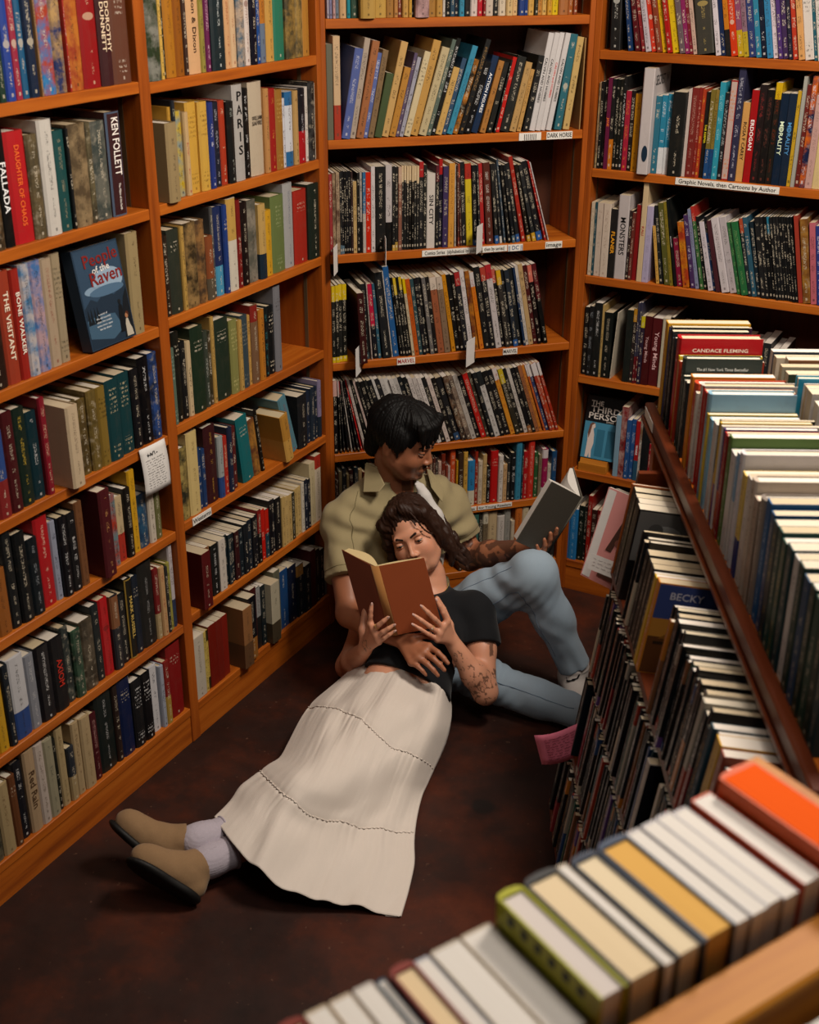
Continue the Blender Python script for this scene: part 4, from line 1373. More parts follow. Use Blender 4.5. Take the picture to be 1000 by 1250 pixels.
-2286.2,12.0,210,12181c,e0dcd4,2a5a4a,4,0,0,
-2273.8,10.0,214,181410,a8a8b0,2a5a4a,5,0,0,
-2263.4,10.0,207,101012,e0dcd4,b0a898,4,0,0,
-2253.0,9.5,209,101012,c8b8a0,,1,0,8,
-2243.1,9.1,219.6999999999989,1c2428,d8a040,6a4a8a,5,0,0,
-2233.6,14.0,219.1999999999989,1c2428,a8a8b0,b0a898,11,0,4,
-2214.2,12.8,207,1a1a1e,a8a8b0,c87a28,4,0,0,
-2201.0,14.5,208,0f1416,e0dcd4,,1,0,8,
-2186.1,10.6,216.6999999999989,0f1416,c8b8a0,,1,0,0,
-2175.1,12.0,217.6999999999989,301a1a,e0dcd4,,1,0,0,
-2162.7,13.4,214.89999999999782,16120f,a8a8b0,c8b8a0,5,0,8,
-2148.9,15.8,214.3000000000011,14161a,a8a8b0,,1,0,8,
-2132.7,15.6,214.89999999999782,101012,c8b8a0,2a4a5a,4,0,0,
-2116.7,10.0,216.89999999999782,12181c,d8a040,a83a24,4,0,0,
-2106.3,11.3,208,181410,a8a8b0,2a4a5a,4,0,4,
-2094.6,10.6,212,2a5a4a,a8a8b0,2a5a4a,4,0,4,
-2083.6,10.6,219.1999999999989,b0a898,e0dcd4,a83a24,11,0,4,
-2072.6,10.1,214.1999999999989,14202a,a8a8b0,,1,0,0,
-2062.1,15.5,211,301a1a,a8a8b0,,1,0,0,
-2046.2,15.1,215.39999999999964,14202a,e0dcd4,c87a28,4,0,8,
-2030.7,15.9,211,8a5a3a,e0dcd4,,1,0,0,
-2014.4,10.4,214.8000000000011,16120f,e0dcd4,8a2028,5,0,0,
-2003.6,14.0,211,12181c,a8a8b0,,1,0,0,
-1989.2,13.9,218.39999999999964,0f1416,c8b8a0,,1,0,0,
-1974.9,8.4,207,14202a,a8a8b0,,1,0,4,
-1966.1,8.8,212,201818,d8a040,8a5a3a,4,0,0,
-1956.9,10.9,214.3000000000011,101012,c8b8a0,,1,0,0,
-1945.6,10.9,215,305080,a8a8b0,,1,0,4,
-1934.3,10.9,218.10000000000036,2a4a5a,a8a8b0,,1,0,0,
-1915,22,212,d0c4b8,7a3028,14121a,13,0,10,
-1840,15.9,212,c8b8a0,a8a8b0,,1,0,0,
-1823.7,15.5,217.89999999999964,12181c,d8a040,8a2028,5,0,0,
-1807.8,16.0,214.60000000000036,0f1416,d8a040,,1,0,0,
-1791.4,11.6,219.8000000000011,301a1a,d8a040,2a4a5a,5,0,0,
-1779.4,10.6,219.8000000000011,14161a,c8b8a0,8a5a3a,4,0,0,
-1768.4,9.4,214.8000000000011,0f1416,e0dcd4,a83a24,11,0,4,
-1758.6,11.5,218.1999999999989,a83a24,c8b8a0,,1,0,8,
-1746.7,10.3,218.89999999999964,181410,a8a8b0,8a2028,5,0,0,
-1736.0,15.4,216.0,242020,a8a8b0,305080,4,0,0,
-1720.2,15.7,207,0f1416,c8b8a0,c87a28,11,0,4,
-1704.1,14.6,208,242020,c8b8a0,,1,0,0,
iC B 0.345 c
-2560,8,210,14181c,,,1,0,8,
-2551,20,207,101820,c0c8d0,2a4a5a,13,0,6,
-2478,12.3,212,101012,a8a8b0,c8b8a0,11,0,0,
-2465.3,13.7,207.10000000000218,8a2028,e0dcd4,b0a898,4,0,4,
-2451.2,14.3,210.39999999999782,1c2428,e0dcd4,8a2028,4,0,0,
-2436.5,14.5,209.5,8a5a3a,a8a8b0,c8b8a0,11,0,0,
-2421.6,11.6,207.20000000000073,0c0c10,a8a8b0,,1,0,0,
-2409.6,14.1,207.20000000000073,1a1a1e,e0dcd4,c8b8a0,5,0,0,
-2395.1,14.3,207.70000000000073,181410,e0dcd4,c8b8a0,4,0,8,
-2380.4,12.8,206.79999999999927,1a1a1e,e0dcd4,a83a24,11,0,0,
-2367.2,9.8,210.39999999999782,0c0c10,a8a8b0,8a5a3a,11,0,0,
-2357.0,13.0,211.0,14161a,e0dcd4,305080,11,0,0,
-2343.6,9.9,207.20000000000073,14202a,a8a8b0,305080,4,0,0,
-2333.3,14.8,207.10000000000218,181410,c8b8a0,305080,4,0,4,
-2318.1,10.0,208.6999999999989,242020,e0dcd4,305080,11,0,8,
-2307.7,12.4,207.89999999999782,242020,d8a040,6a4a8a,5,0,0,
-2294.9,10.8,208.3000000000011,0f1416,c8b8a0,8a5a3a,5,0,4,
-2283.7,12.7,207.89999999999782,14202a,a8a8b0,,1,0,0,
-2270.6,14.2,206.1999999999989,1a1a1e,d8a040,,1,0,0,
-2256.0,16,206,2a5560,a8b8b8,,1,0,6,
-2238.0,15.8,212.0,a83a24,e0dcd4,,1,0,8,
-2221.8,9.4,206.60000000000218,14202a,d8a040,2a4a5a,4,0,4,
-2212.0,15.6,210.0,14161a,e0dcd4,c8b8a0,4,0,0,
-2196.0,8.4,210,16120f,e0dcd4,8a5a3a,4,0,0,
-2187.2,15.8,210.39999999999782,14202a,e0dcd4,,1,0,0,
-2171.0,10.9,211.0,1a1a1e,a8a8b0,305080,4,0,4,
-2159.7,12.4,209.89999999999782,14161a,d8a040,8a5a3a,4,0,0,
-2146.9,14.0,210.3000000000011,16120f,d8a040,,1,0,4,
-2132.5,13.9,211.5,201818,d8a040,b0a898,4,0,4,
-2118.2,15.2,207.39999999999782,6a4a8a,e0dcd4,c87a28,4,0,4,
-2102.6,15.9,206.1999999999989,242020,c8b8a0,2a5a4a,11,0,0,
-2086.3,9.0,206.10000000000218,2a4a5a,c8b8a0,c87a28,11,0,0,
-2076.9,15.0,206.3000000000011,1c2428,e0dcd4,c87a28,4,0,0,
-2061.5,14.7,206.5,1c2428,a8a8b0,2a4a5a,5,0,0,
-2046.4,10.7,208.8000000000011,301a1a,d8a040,305080,11,0,0,
-2035.3,15.8,209.10000000000036,0f1416,e0dcd4,2a5a4a,11,0,0,
-2019.1,12.7,209.6999999999989,8a5a3a,e0dcd4,,1,0,4,
-2006.0,15.6,208.0,101012,c8b8a0,,1,0,0,
-1990.0,9.2,210.0,242020,a8a8b0,,1,0,0,
-1980.4,13.3,208.8000000000011,301a1a,c8b8a0,2a4a5a,5,0,4,
-1966.7,14.4,208.89999999999964,16120f,c8b8a0,,1,0,0,
-1951.9,14.8,207.3000000000011,1a1a1e,d8a040,,1,0,0,
-1936.7,10.8,208.89999999999964,16120f,a8a8b0,c8b8a0,5,0,8,
-1925.5,10.0,208.5,6a4a8a,e0dcd4,2a5a4a,5,0,0,
-1915.1,9.7,207.6999999999989,2a5a4a,e0dcd4,c8b8a0,4,0,0,
-1905.0,13.8,209.0,201818,d8a040,c8b8a0,11,0,0,
-1890.8,9.2,211.60000000000036,181410,d8a040,c87a28,11,0,0,
-1881.2,15.6,210.39999999999964,b0a898,e0dcd4,b0a898,4,0,4,
iD B 0.095 c
-2660,22,205,101216,,,1,0,6,
-2600,20,214,121010,,,4,0,0,
-2578,14.1,216,12181c,e0dcd4,8a2028,5,0,8,
-2563.5,14.7,211,201818,c8b8a0,8a2028,5,0,8,
-2548.4,14.8,214.79999999999927,181410,e0dcd4,b0a898,5,0,0,
-2533.2,10.5,216.39999999999782,14202a,e0dcd4,b0a898,11,0,0,
-2522.3,15.0,218.10000000000218,14161a,d8a040,b0a898,4,0,8,
-2506.9,15.5,206,0f1416,c8b8a0,c87a28,11,0,8,
-2491.0,15.3,215.0,301a1a,d8a040,,1,0,0,
-2475.3,11.0,219.10000000000218,301a1a,c8b8a0,,1,0,0,
-2463.9,14.4,217.29999999999927,0f1416,c8b8a0,,1,0,0,
-2449.1,13.5,215.70000000000073,1c2428,a8a8b0,c8b8a0,4,0,4,
-2435.2,9,214.39999999999782,c02018,e0a030,,1,0,6,
-2424.2,12.4,215.39999999999782,b0a898,d8a040,305080,5,0,8,
-2411.4,13.6,215.79999999999927,14161a,a8a8b0,8a5a3a,4,0,0,
-2397.4,13.2,219.79999999999927,2a5a4a,c8b8a0,2a5a4a,11,0,4,
-2383.8,10.3,214.60000000000218,1a1a1e,c8b8a0,2a4a5a,4,0,4,
-2373.1,14.0,217.70000000000073,12181c,d8a040,2a4a5a,4,0,0,
-2358.7,14.2,218.89999999999782,8a5a3a,e0dcd4,,1,0,8,
-2344.1,12.5,218.70000000000073,0c0c10,c8b8a0,,1,0,0,
-2331.2,9.4,218.39999999999782,0c0c10,c8b8a0,6a4a8a,4,0,4,
-2321.4,11.6,215.8000000000011,8a2028,d8a040,,1,0,4,
-2309.4,15.9,215.8000000000011,c87a28,a8a8b0,6a4a8a,11,0,8,
-2293.1,9.7,215.6999999999989,b0a898,c8b8a0,c8b8a0,11,0,4,
-2283.0,13.7,217.0,b0a898,c8b8a0,a83a24,11,0,4,
-2268.9,11.8,214.3000000000011,a83a24,c8b8a0,,1,0,4,
-2256.7,15.8,218.89999999999782,0c0c10,a8a8b0,,1,0,0,
-2240.5,12.8,219.5,1c2428,e0dcd4,,1,0,0,
-2227.3,10.8,217.10000000000218,101012,c8b8a0,2a5a4a,11,0,0,
-2216.1,12.9,216.6999999999989,14161a,a8a8b0,2a5a4a,4,0,0,
-2202.8,15.8,219.60000000000218,181410,d8a040,305080,5,0,0,
-2186.6,13.7,214.1999999999989,12181c,a8a8b0,c8b8a0,4,0,4,
-2172.5,13.8,217.5,181410,c8b8a0,b0a898,5,0,8,
-2158.3,15.4,214.10000000000218,1c2428,a8a8b0,a83a24,11,0,0,
-2142.5,14.5,217.5,0f1416,c8b8a0,,1,0,0,
-2127.6,13.3,215.1999999999989,b0a898,d8a040,b0a898,4,0,4,
-2113.9,12.5,215.3000000000011,1a1a1e,a8a8b0,6a4a8a,4,0,0,
-2101.0,15.2,215.0,1a1a1e,d8a040,,1,0,0,
-2085.4,13.5,219.8000000000011,b0a898,e0dcd4,8a2028,11,0,0,
-2071.5,11.8,218.5,16120f,e0dcd4,,1,0,4,
-2059.3,11.6,217.10000000000218,0f1416,a8a8b0,,1,0,8,
-2047.3,12.9,217.10000000000036,14202a,d8a040,8a2028,4,0,0,
-2034.0,14.2,220.0,0c0c10,a8a8b0,,1,0,4,
iT T 1.092 m
-2940,30,232,e0a428,201810,,1,0,0,,p
-2905,9,226,3a2038,,,0,0,0,,p
-2894,10,224,2a5aa0,,,0,0,0,,p
-2880,16,236,101010,d8b030,,1,0,0,,p
-2862,18,232,14161a,d0d0d0,,1,0,0,,p
-2840,14,220,3a4a50,,,1,0,0,,p
-2822,10,226,1c1c20,,,1,0,0,,p
-2800,36,240,c01c24,f0e0d0,a01418,14,0,0,CANDACE_FLEMING,h
-2758,10,204,d8c020,,,0,0,0,,p
-2745,12,196,b03a24,,,1,0,0,,p
-2725,26,214,3a4440,d8dcd8,5a6a60,14,0,0,The_#1_New_York_Times_Bestseller,h
-2690,12,180,2a3a34,c0c0b8,,1,0,0,,p
-2670,10,176,8a8a80,,,1,0,0,,p
-2655,16,178,14181a,c8c8c0,,1,0,0,,p
-2600,24,214,e08a28,d8d0c8,,0,0,0,,p
-2572,30,210,c84a2a,f0e8e0,,1,0,0,,h
-2538,16,196,d8d0c4,b03020,,1,0,0,,p
-2515,24,224,ccc4bc,b03028,c02a20,8,0,0,,h
-2470,26,226,b02a22,e0b0a0,,1,0,0,,p
-2435,28,236,8ab4cc,203040,d08a6a,14,0,0,,h
-2405,12,198,d8b840,,,0,0,0,,p
-2388,22,196,8ac0dc,3a5a70,,1,0,0,,p
-2345,30,206,d8d4d0,6a6a70,,1,0,0,,p
-2308,10,222,181818,,e0a030,5,0,0,,p
-2296,12,222,d8b028,,6a3a80,5,0,0,,p
-2282,10,220,d8d0c8,,,0,0,0,,p
-2268,13,220,4a2a70,d8c8e0,c05a28,5,0,0,,p
-2252,11,218,b8261c,,,1,0,0,,p
-2238,11,218,8a1a20,,,1,0,0,,p
-2222,24,226,5a7a3a,e8e8d8,,1,0,0,,p
-2194,34,206,dcd8d4,6a7a90,,1,0,0,,p
-2156,22,220,8ab0d0,d8d8e0,d8d4d0,5,0,0,,h
-2130,28,232,d8d4d8,5a5a90,2a4a8a,1,0,0,,h
-2092,26,206,e0c060,3a3a60,2a3a7a,5,0,0,,p
-2060,28,214,d8d0c8,3a3a38,,1,0,0,,p
-2026,30,226,c8b8a8,,30302c,1,0,0,,h
-1990,24,204,b09a88,,,1,0,0,,p
-1960,30,220,8a8078,d8d0c8,,1,0,0,,h
-1925,28,230,1a5a90,c0d8e8,,1,0,0,,p
-1892,22,222,1a4a78,,,1,0,0,,p
-1866,30,218,14323a,c0b060,,1,0,0,,p
-1832,26,222,1a4a44,,,1,0,0,,p
-1802,24,216,1f4a40,b8a850,,1,0,0,,p
-1774,30,222,143a40,,,1,0,0,,p
-1740,26,220,d8d4d0,,,1,0,0,,p
-1710,28,224,1a3a34,,,1,0,0,,p
-1678,30,218,2a4a6a,,,1,0,0,,p
-1644,26,222,18382e,,,1,0,0,,p
-1614,30,218,20483c,,,1,0,0,,p
-1580,28,216,143028,,,1,0,0,,p
-1548,30,220,1a3a40,,,1,0,0,,p
iK K 1.092 m
2150,26,214,2a2a2c,404040,,1,0,0,,p
2180,30,218,5a5c60,404040,,1,0,0,,p
2214,22,212,2c2c30,404040,,1,0,0,,p
2240,30,216,6a6c70,404040,,1,0,0,,p
2275,26,210,181818,404040,,14,0,0,CHARTS,p
2305,40,214,d8d0c8,404040,,1,0,0,,h
2350,16,222,141418,404040,,1,0,0,,p
2372,12,218,3a3070,404040,,1,0,0,,p
2390,34,220,d8d0c8,404040,,1,0,0,,p
2428,10,214,2a3a8a,404040,,1,0,0,,p
2444,36,226,d4ccc4,404040,,1,0,0,,p
2486,30,224,dcd8d4,404040,,1,0,0,,h
2520,24,232,2a9ac0,404040,,14,0,0,HER_NAME_IS_ROSA,h
2580,26,214,d8d0c0,404040,,1,0,0,,p
2612,30,210,3a4a3a,404040,,1,0,0,,p
2650,24,214,b0a890,404040,,1,0,0,,p
2680,28,220,8a5a3a,404040,,1,0,0,,p
2712,26,214,d8c8b0,404040,,1,0,0,,p
2744,26,218,2a3a4a,404040,,1,0,0,,p
fF F 1.178 m
-898,52,224,e85a10,,,15,0,0,,h
-842,27,205,d84a14,f0e0d0,,0,0,0,,p
-806,19,203,d8d4d8,,,0,0,0,,p
-786,20,204,d4d2d8,,,0,0,0,,p
-765,20,204,d8d6dc,,,0,0,0,,p
-744,18,202,dad6da,,,0,0,0,,p
-722,38,208,1e3a5c,,e0b060,16,0,0,,h
-682,32,207,20304a,,e8d8b8,16,0,0,,h
-648,12,204,d8c8b0,,,0,0,0,,p
-634,40,208,3a3a3c,,e8d4b0,16,0,0,,h
-592,30,207,b8b81c,20261c,dcd4d0,16,0,0,,h
-559,34,176,d8c8b0,,,0,0,0,,p
-523,32,176,dcd0bc,,,0,0,0,,p
-489,16,174,c8ccd8,,,0,0,0,,p
-471,26,180,8a2a1c,,e8d0a8,16,0,0,,h
-443,9,172,24506a,,,0,0,0,,p
-431,20,173,dcd4cc,,,0,0,0,,p
-409,22,172,e0ccb0,,,0,0,0,,p
-385,22,172,dcc8a8,,,0,0,0,,p
-359,26,178,8a3020,,e4c8a0,16,0,0,,h
-331,22,173,e0cca8,,,0,0,0,,p
-307,24,173,d8c0a0,,,0,0,0,,p
fG G 1.165 m
540,24,170,d8d0cc,,,0,0,0,,p
566,26,172,dcd4d0,,,0,0,0,,p
594,22,168,d4ccc8,,,0,0,0,,p
618,28,172,dcd4d4,,,0,0,0,,p
648,24,170,d8d0d0,,,0,0,0,,p
674,26,174,dcd8d8,,,0,0,0,,p
702,24,170,d8d4d0,,,0,0,0,,p
728,26,168,d4d0d0,,,0,0,0,,p
756,26,172,dcd8d4,,,0,0,0,,p
784,24,170,d8d0cc,,,0,0,0,,p
812,26,172,d8d4d4,,,0,0,0,,p
"""
book_rows()
# headlines printed on covers that face down the aisle toward the camera (the board at the near end, x = w)
for root, w, d, h, tx, ink, acc, pl in HEAD:
    f = 1 if pl == 'T' else 0
    x = w+.0005 if f else -.0005; ax = (0, 1, 0) if f else (0, -1, 0)
    if acc:
        q = MB().box(min(x, x), .004, h*.55, x+.0003 if f else x-.0003, d-.004, h*.80).build('cover_panel', M['pages'], root); q.color = (*lin(acc), 1)
    if tx: text_on(tx, d*.66, .0085, M['ink'], root, frame((x+(.0006 if f else -.0006), d/2, h*.885), ax, (0, 0, 1)), lin(ink), 'headline', stretch=1.2)
def panel(root, x, y0, y1, z0, z1, col, name='cover_art', t=.0004):
    q = MB().box(x, y0, z0, x+t, y1, z1).build(name, M['pages'], root); q.color = (*lin(col), 1); return q
for root, w, d, h, rid in COVER13:
    x = w + .0002
    def disc(cx, cz, r, col, name='cover_art', n=16, xx=0, ry=None, rz=None):
        m = MB().prism([(x+.0008+xx, cx+(ry or r)*math.cos(2*math.pi*k/n), cz+(rz or r)*math.sin(2*math.pi*k/n)) for k in range(n)], (.0004, 0, 0)).build(name, M['ink'], root); m.color = (*lin(col), 1)
    if rid == 'iA' and h > .209:
        panel(root, x, .004, d-.004, h*.45, h-.004, '6a6866'); disc(d*.45, h*.72, .03, '8a8884', xx=.0002, ry=.04); disc(d*.6, h*.62, .02, '545250', xx=.0006); disc(d*.3, h*.8, .016, '4c4a48', xx=.0006)
        text_on('VI', d*.25, .02, M['ink'], root, frame((x+.0012, d*.4, h*.2), (0, 1, 0), (0, 0, 1)), lin('8a8a8a'), 'headline')
    elif rid == 'iA':
        panel(root, x, .003, d-.003, h*.62, h-.003, '40508c'); panel(root, x, .003, d-.003, h*.42, h*.62, 'c88a38'); panel(root, x, .003, d-.003, .003, h*.42, '6a4020')
        m = MB().prism([(x+.0008, d*.15, h*.40), (x+.0008, d*.3, h*.5), (x+.0008, d*.45, h*.43), (x+.0008, d*.7, h*.52), (x+.0008, d*.9, h*.40)], (.0003, 0, 0)).build('cover_art', M['ink'], root); m.color = (*lin('8a5a20'), 1)
        disc(d*.45, h*.2, .032, '181412'); disc(d*.45, h*.2, .022, '7a6a58', xx=.0006); disc(d*.45, h*.2, .008, '201810', xx=.0012)
        for k in range(5): disc(d*.45+.014*math.cos(k*1.257), h*.2+.014*math.sin(k*1.257), .004, '201810', xx=.0012)
        panel(root, x+.0008, d*.1, d*.9, h*.34, h*.37, '3a2a1a')
        text_on('BECKY', d*.42, .016, M['ink'], root, frame((x+.0015, d*.38, h*.87), (0, 1, 0), (0, 0, 1)), lin('d8d4e0'), 'headline')
        text_on('VIM', d*.36, .024, M['ink'], root, frame((x+.0015, d*.60, h*.70), (0, 1, 0), (0, 0, 1)), lin('d0c8c0'), 'headline')
    elif rid == 'iB':
        panel(root, x, .002, d-.002, .002, h-.002, '12121a')
        for k in range(26):
            a = random.random()*6.28; r = .045*math.sqrt(random.random()); cy, cz = d*.5, h*.55
            pts = [(x+.0012, cy+r*math.cos(a)+.016*math.sin(j*.9+a*3)*(j/7), cz+r*math.sin(a)*1.3-.02+.009*j*math.cos(a*2)) for j in range(7)]
            m = MB().tube(pts, .0007, 4).build('cover_art', M['ink'], root); m.color = (*lin(random.choice(['5a4a6a', '6a5a78', '4a3a58', '7a6a80'])), 1)
    elif rid == 'iC':
        panel(root, x, .002, d-.002, .002, h-.002, '141c26'); panel(root, x+.0006, d*.2, d*.8, h*.35, h*.6, '2c4654'); disc(d*.5, h*.47, .02, '7a98a8', xx=.0008, ry=.024, rz=.012)
        text_on('ALEX', d*.4, .014, M['ink'], root, frame((x+.0012, d*.5, h*.88), (0, 1, 0), (0, 0, 1)), lin('8a98a8'), 'headline')
for root, w, d, h in FGY:      # yellow jacket: bold dark letters down the near board
    for k in range(6):
        m = MB().box(-.0011 if False else w+.0002, d*(.16+.13*k), h-.016, w+.0010, d*(.16+.13*k)+.008, h-.007).build('cover_mark', M['ink'], root); m.color = (*lin('1c2214'), 1)

for root, w, d, h in SECRET:   # tall white book: title across its side cover, dark oval at the foot of the spine
    text_on('SECRET W', d*.8, .030, M['ink'], root, frame((w+.0006, d*.5, h*.88), (0, 1, 0), (0, 0, 1)), lin('1a1a1c'), 'headline')
    m = MB().prism([(w*.62+.009*math.cos(2*math.pi*k/16), -.0012, h*.2+.024*math.sin(2*math.pi*k/16)) for k in range(16)], (0, .0006, 0)).build('oval_mark', M['ink'], root); m.color = (*lin('14283a'), 1)

# ---------------------------------------------------------------- books shown face out
def face_book(label, mw, w, d, h, colr, pagec='d8ccb0'):
    """closed book whose front board faces -y: w across, d thick, local origin lower left front"""
    root = tag(empty('hardcover_book', mw), label, 'book')
    MB().box(0, 0, 0, w, .0028, h, b=.0006).build('front_board', plain('jacket_'+colr, colr, .35, .4), root)
    MB().box(0, d-.0028, 0, w, d, h).build('back_board', plain('jacketb_'+colr, colr, .35, .4), root)
    MB().box(0, .0028, 0, .003, d-.0028, h).build('spine', plain('jackets_'+colr, colr, .35, .4), root)
    o = MB().box(.0034, .003, .003, w-.004, d-.003, h-.003).build('page_block', M['pages'], root); o.color = (*lin(pagec), 1)
    return root
def art(root, pts, col, y=-.0004, name='cover_art', t=.0003):
    m = MB().prism([(p[0], y, p[1]) for p in pts], (0, t, 0)).build(name, M['ink'], root); m.color = (*lin(col), 1); return m
def ell(cx, cz, rx, rz, n=20, a0=0, a1=2*math.pi): return [(cx+rx*math.cos(a0+(a1-a0)*k/n), cz+rz*math.sin(a0+(a1-a0)*k/n)) for k in range(n if a1-a0 > 6.2 else n+1)]
def txt(root, s, cx, cz, w, h, col, y=-.0016, stretch=1.6, bold=.012, rot=0):
    c, q = math.cos(rot), math.sin(rot)
    text_on(s, w, h, M['ink'], root, frame((cx, y, cz), (c, 0, q), (-q, 0, c)), lin(col), 'title_lettering', bold, stretch)
pl, _ = PL['L']
mw = pl @ Matrix.Translation((2.145, -.006, 1.2682)) @ Matrix.Rotation(R(-9), 4, 'X')
fb = face_book('face-out dark blue hardcover with red title above a mountain lake, beside cream spine', mw, .158, .032, .236, '26384a')
art(fb, [(.004, .004), (.154, .004), (.154, .232), (.004, .232)], '2c4258', -.0003)
art(fb, [(.004, .10), (.03, .118), (.05, .108), (.085, .128), (.11, .112), (.154, .132), (.154, .004), (.004, .004)], '1c2c3c', -.0006)
art(fb, ell(.10, .150, .052, .030), '8aa0b4', -.0006); art(fb, ell(.045, .135, .03, .010), '7a92a8', -.0006); art(fb, ell(.09, .128, .06, .012), '4a6680', -.0009)
art(fb, [(.004, .072), (.05, .078), (.10, .07), (.12, .03), (.08, .012), (.004, .03)], '3a566c', -.0009); art(fb, [(.12, .004), (.154, .004), (.154, .12), (.138, .10), (.128, .07)], '10161c', -.0012)
for cx in (.012, .022, .034, .044): art(fb, [(cx-.006, .06), (cx, .098), (cx+.006, .06)], '0e161c', -.0010)
art(fb, [(.108, .02), (.112, .062), (.116, .082), (.122, .088), (.128, .082), (.128, .05), (.13, .02)], '0c1014', -.0014); art(fb, ell(.1215, .092, .005, .006), '14181c', -.0014)
art(fb, [(.126, .006), (.128, .036), (.132, .048), (.139, .048), (.142, .034), (.148, .02), (.150, .006)], 'b0a898', -.0016); art(fb, ell(.136, .055, .0052, .0064), '9a6a4a', -.0016); art(fb, ell(.138, .058, .006, .007, a0=-.6, a1=2.4), '4a2414', -.0018)
txt(fb, 'People', .088, .205, .118, .030, '7a1e1a', rot=R(3)); txt(fb, 'of the', .083, .180, .060, .016, 'd8d4d0', rot=R(3)); txt(fb, 'Raven', .096, .160, .108, .032, '7a1e1a', rot=R(2))
for k, wd in enumerate((.030, .075, .062, .07, .058)): txt(fb, 'a novel of' if k == 0 else ['the old country', 'when the ravens', 'came down upon', 'the far shore'][k-1], .058, .078-.0085*k, wd, .0045, 'd0d4d8', y=-.0018)

plr, _ = PL['R']
# wooden block stand and the face-out graphic novel on it
mwb = plr @ Matrix.Translation((-1.362, .012, .4686))
st = tag(empty('easel_block', mwb), 'small wooden block stand under the face-out graphic novel', 'stand')
MB().prism([(0, 0, 0), (0, .11, 0), (0, .11, .05), (0, .012, .038)], (.098, 0, 0)).build('block', M['wood_light'], st); MB().box(0, -.004, 0, .098, .0, .028).build('lip', M['wood_light'], st)
mwt = plr @ Matrix.Translation((-1.368, .028, .509)) @ Matrix.Rotation(R(-14), 4, 'X')
tb = face_book('face-out graphic novel with hand-drawn title over teal doors, tilted back on block', mwt, .158, .03, .218, '101418')
art(tb, [(.003, .002), (.155, .002), (.155, .128), (.003, .128)], '3f7f9c', -.0003); art(tb, [(.05, .012), (.078, .012), (.078, .105), (.05, .105)], '2c6680', -.0006); art(tb, [(.088, .012), (.118, .012), (.118, .105), (.088, .105)], '2a6078', -.0006)
art(tb, [(.018, .004), (.020, .06), (.018, .085), (.024, .11), (.030, .122), (.040, .122), (.042, .110), (.036, .104), (.041, .085), (.043, .055), (.038, .03), (.040, .004), (.033, .004), (.031, .02), (.028, .004)], 'd0c0b8', -.0008)
art(tb, [(.018, .09), (.022, .118), (.030, .126), (.040, .124), (.030, .116), (.027, .09), (.022, .07)], '6a4a3c', -.0010)
txt(tb, 'THE', .038, .192, .044, .017, 'd8d0c8'); txt(tb, 'THIRD', .070, .171, .104, .021, 'd8d0c8'); txt(tb, 'PERSON', .078, .148, .130, .021, 'd8d0c8'); txt(tb, 'EMMA GR', .10, .134, .06, .006, 'a8a098')

# thin board left leaning in the empty end of a shelf
be = empty('book_support', pl @ Matrix.Translation((3.0, .11, .9815)) @ Matrix.Rotation(R(-15), 4, 'Y')); tag(be, 'thin pale board leaning at the open end of a green-spined row', 'bookend')
MB().box(-.004, 0, .001, .0, .10, .205, b=.0008).build('board', plain('pale_board', 'b09870', .6), be)
MB().box(-.0052, .012, .03, -.004, .088, .17).build('backing_sheet', plain('tan_sheet', '8a7048', .7), be)

# handwritten card hanging from a shelf edge in the long case
mc = pl @ Matrix.Translation((2.275, -.003, .972)) @ Matrix.Rotation(R(-4), 4, 'X')
nc = tag(empty('note_card', mc), 'white handwritten card hanging from a shelf edge in the long case', 'note')
M['card'] = plain('card_white', 'd4d0cc', .7, .2, .06, 60)
m = MB(); nx, nz = 6, 8
for a in range(nx+1):
    for b in range(nz+1): m.v.append((.098*a/nx, -.004*math.sin(3.0*b/nz)-.004*math.sin(2.2*a/nx), -.128*b/nz))
for a in range(nx):
    for b in range(nz): i = a*(nz+1)+b; m.f.append([i, i+1, i+nz+2, i+nz+1])
sh = m.build('sheet', M['card'], nc, True); md = sh.modifiers.new('thickness', 'SOLIDIFY'); md.thickness = .0006; md.offset = 1
def scrawl(root, x0, x1, y, z, amp, seed, col='26242a', th=.0006, M_=None):
    r_ = random.Random(seed); pts = []; x = x0
    while x < x1:
        if r_.random() < .16 and len(pts) > 3:
            yield pts; pts = []; x += .004
        pts.append((x, y, z + amp*r_.uniform(-1, 1))); x += .0016
    if len(pts) > 2: yield pts
def handwriting(root, lines, col, fy, th=.0006):
    m = MB()
    for (x0, x1, z, amp, sd) in lines:
        for pts in scrawl(root, x0, x1, 0, z, amp, sd):
            m.tube([(x, fy(x, zq), zq) for x, _, zq in pts], th, 3)
    o = m.build('handwriting', M['ink'], root); o.color = (*lin(col), 1); o['kind'] = 'stuff'; return o
yf = lambda x, z: -.0012 - .004*math.sin(3.0*(-z)/.128) - .004*math.sin(2.2*x/.098)
handwriting(nc, [(.022, .062, -.022, .0055, 3)], '101014', yf, .0010)
handwriting(nc, [(.014+random.uniform(0, .004), .086-random.uniform(0, .012), -.036-.0068*k, .0016, 10+k) for k in range(12)], '4a464a', yf, .00045)

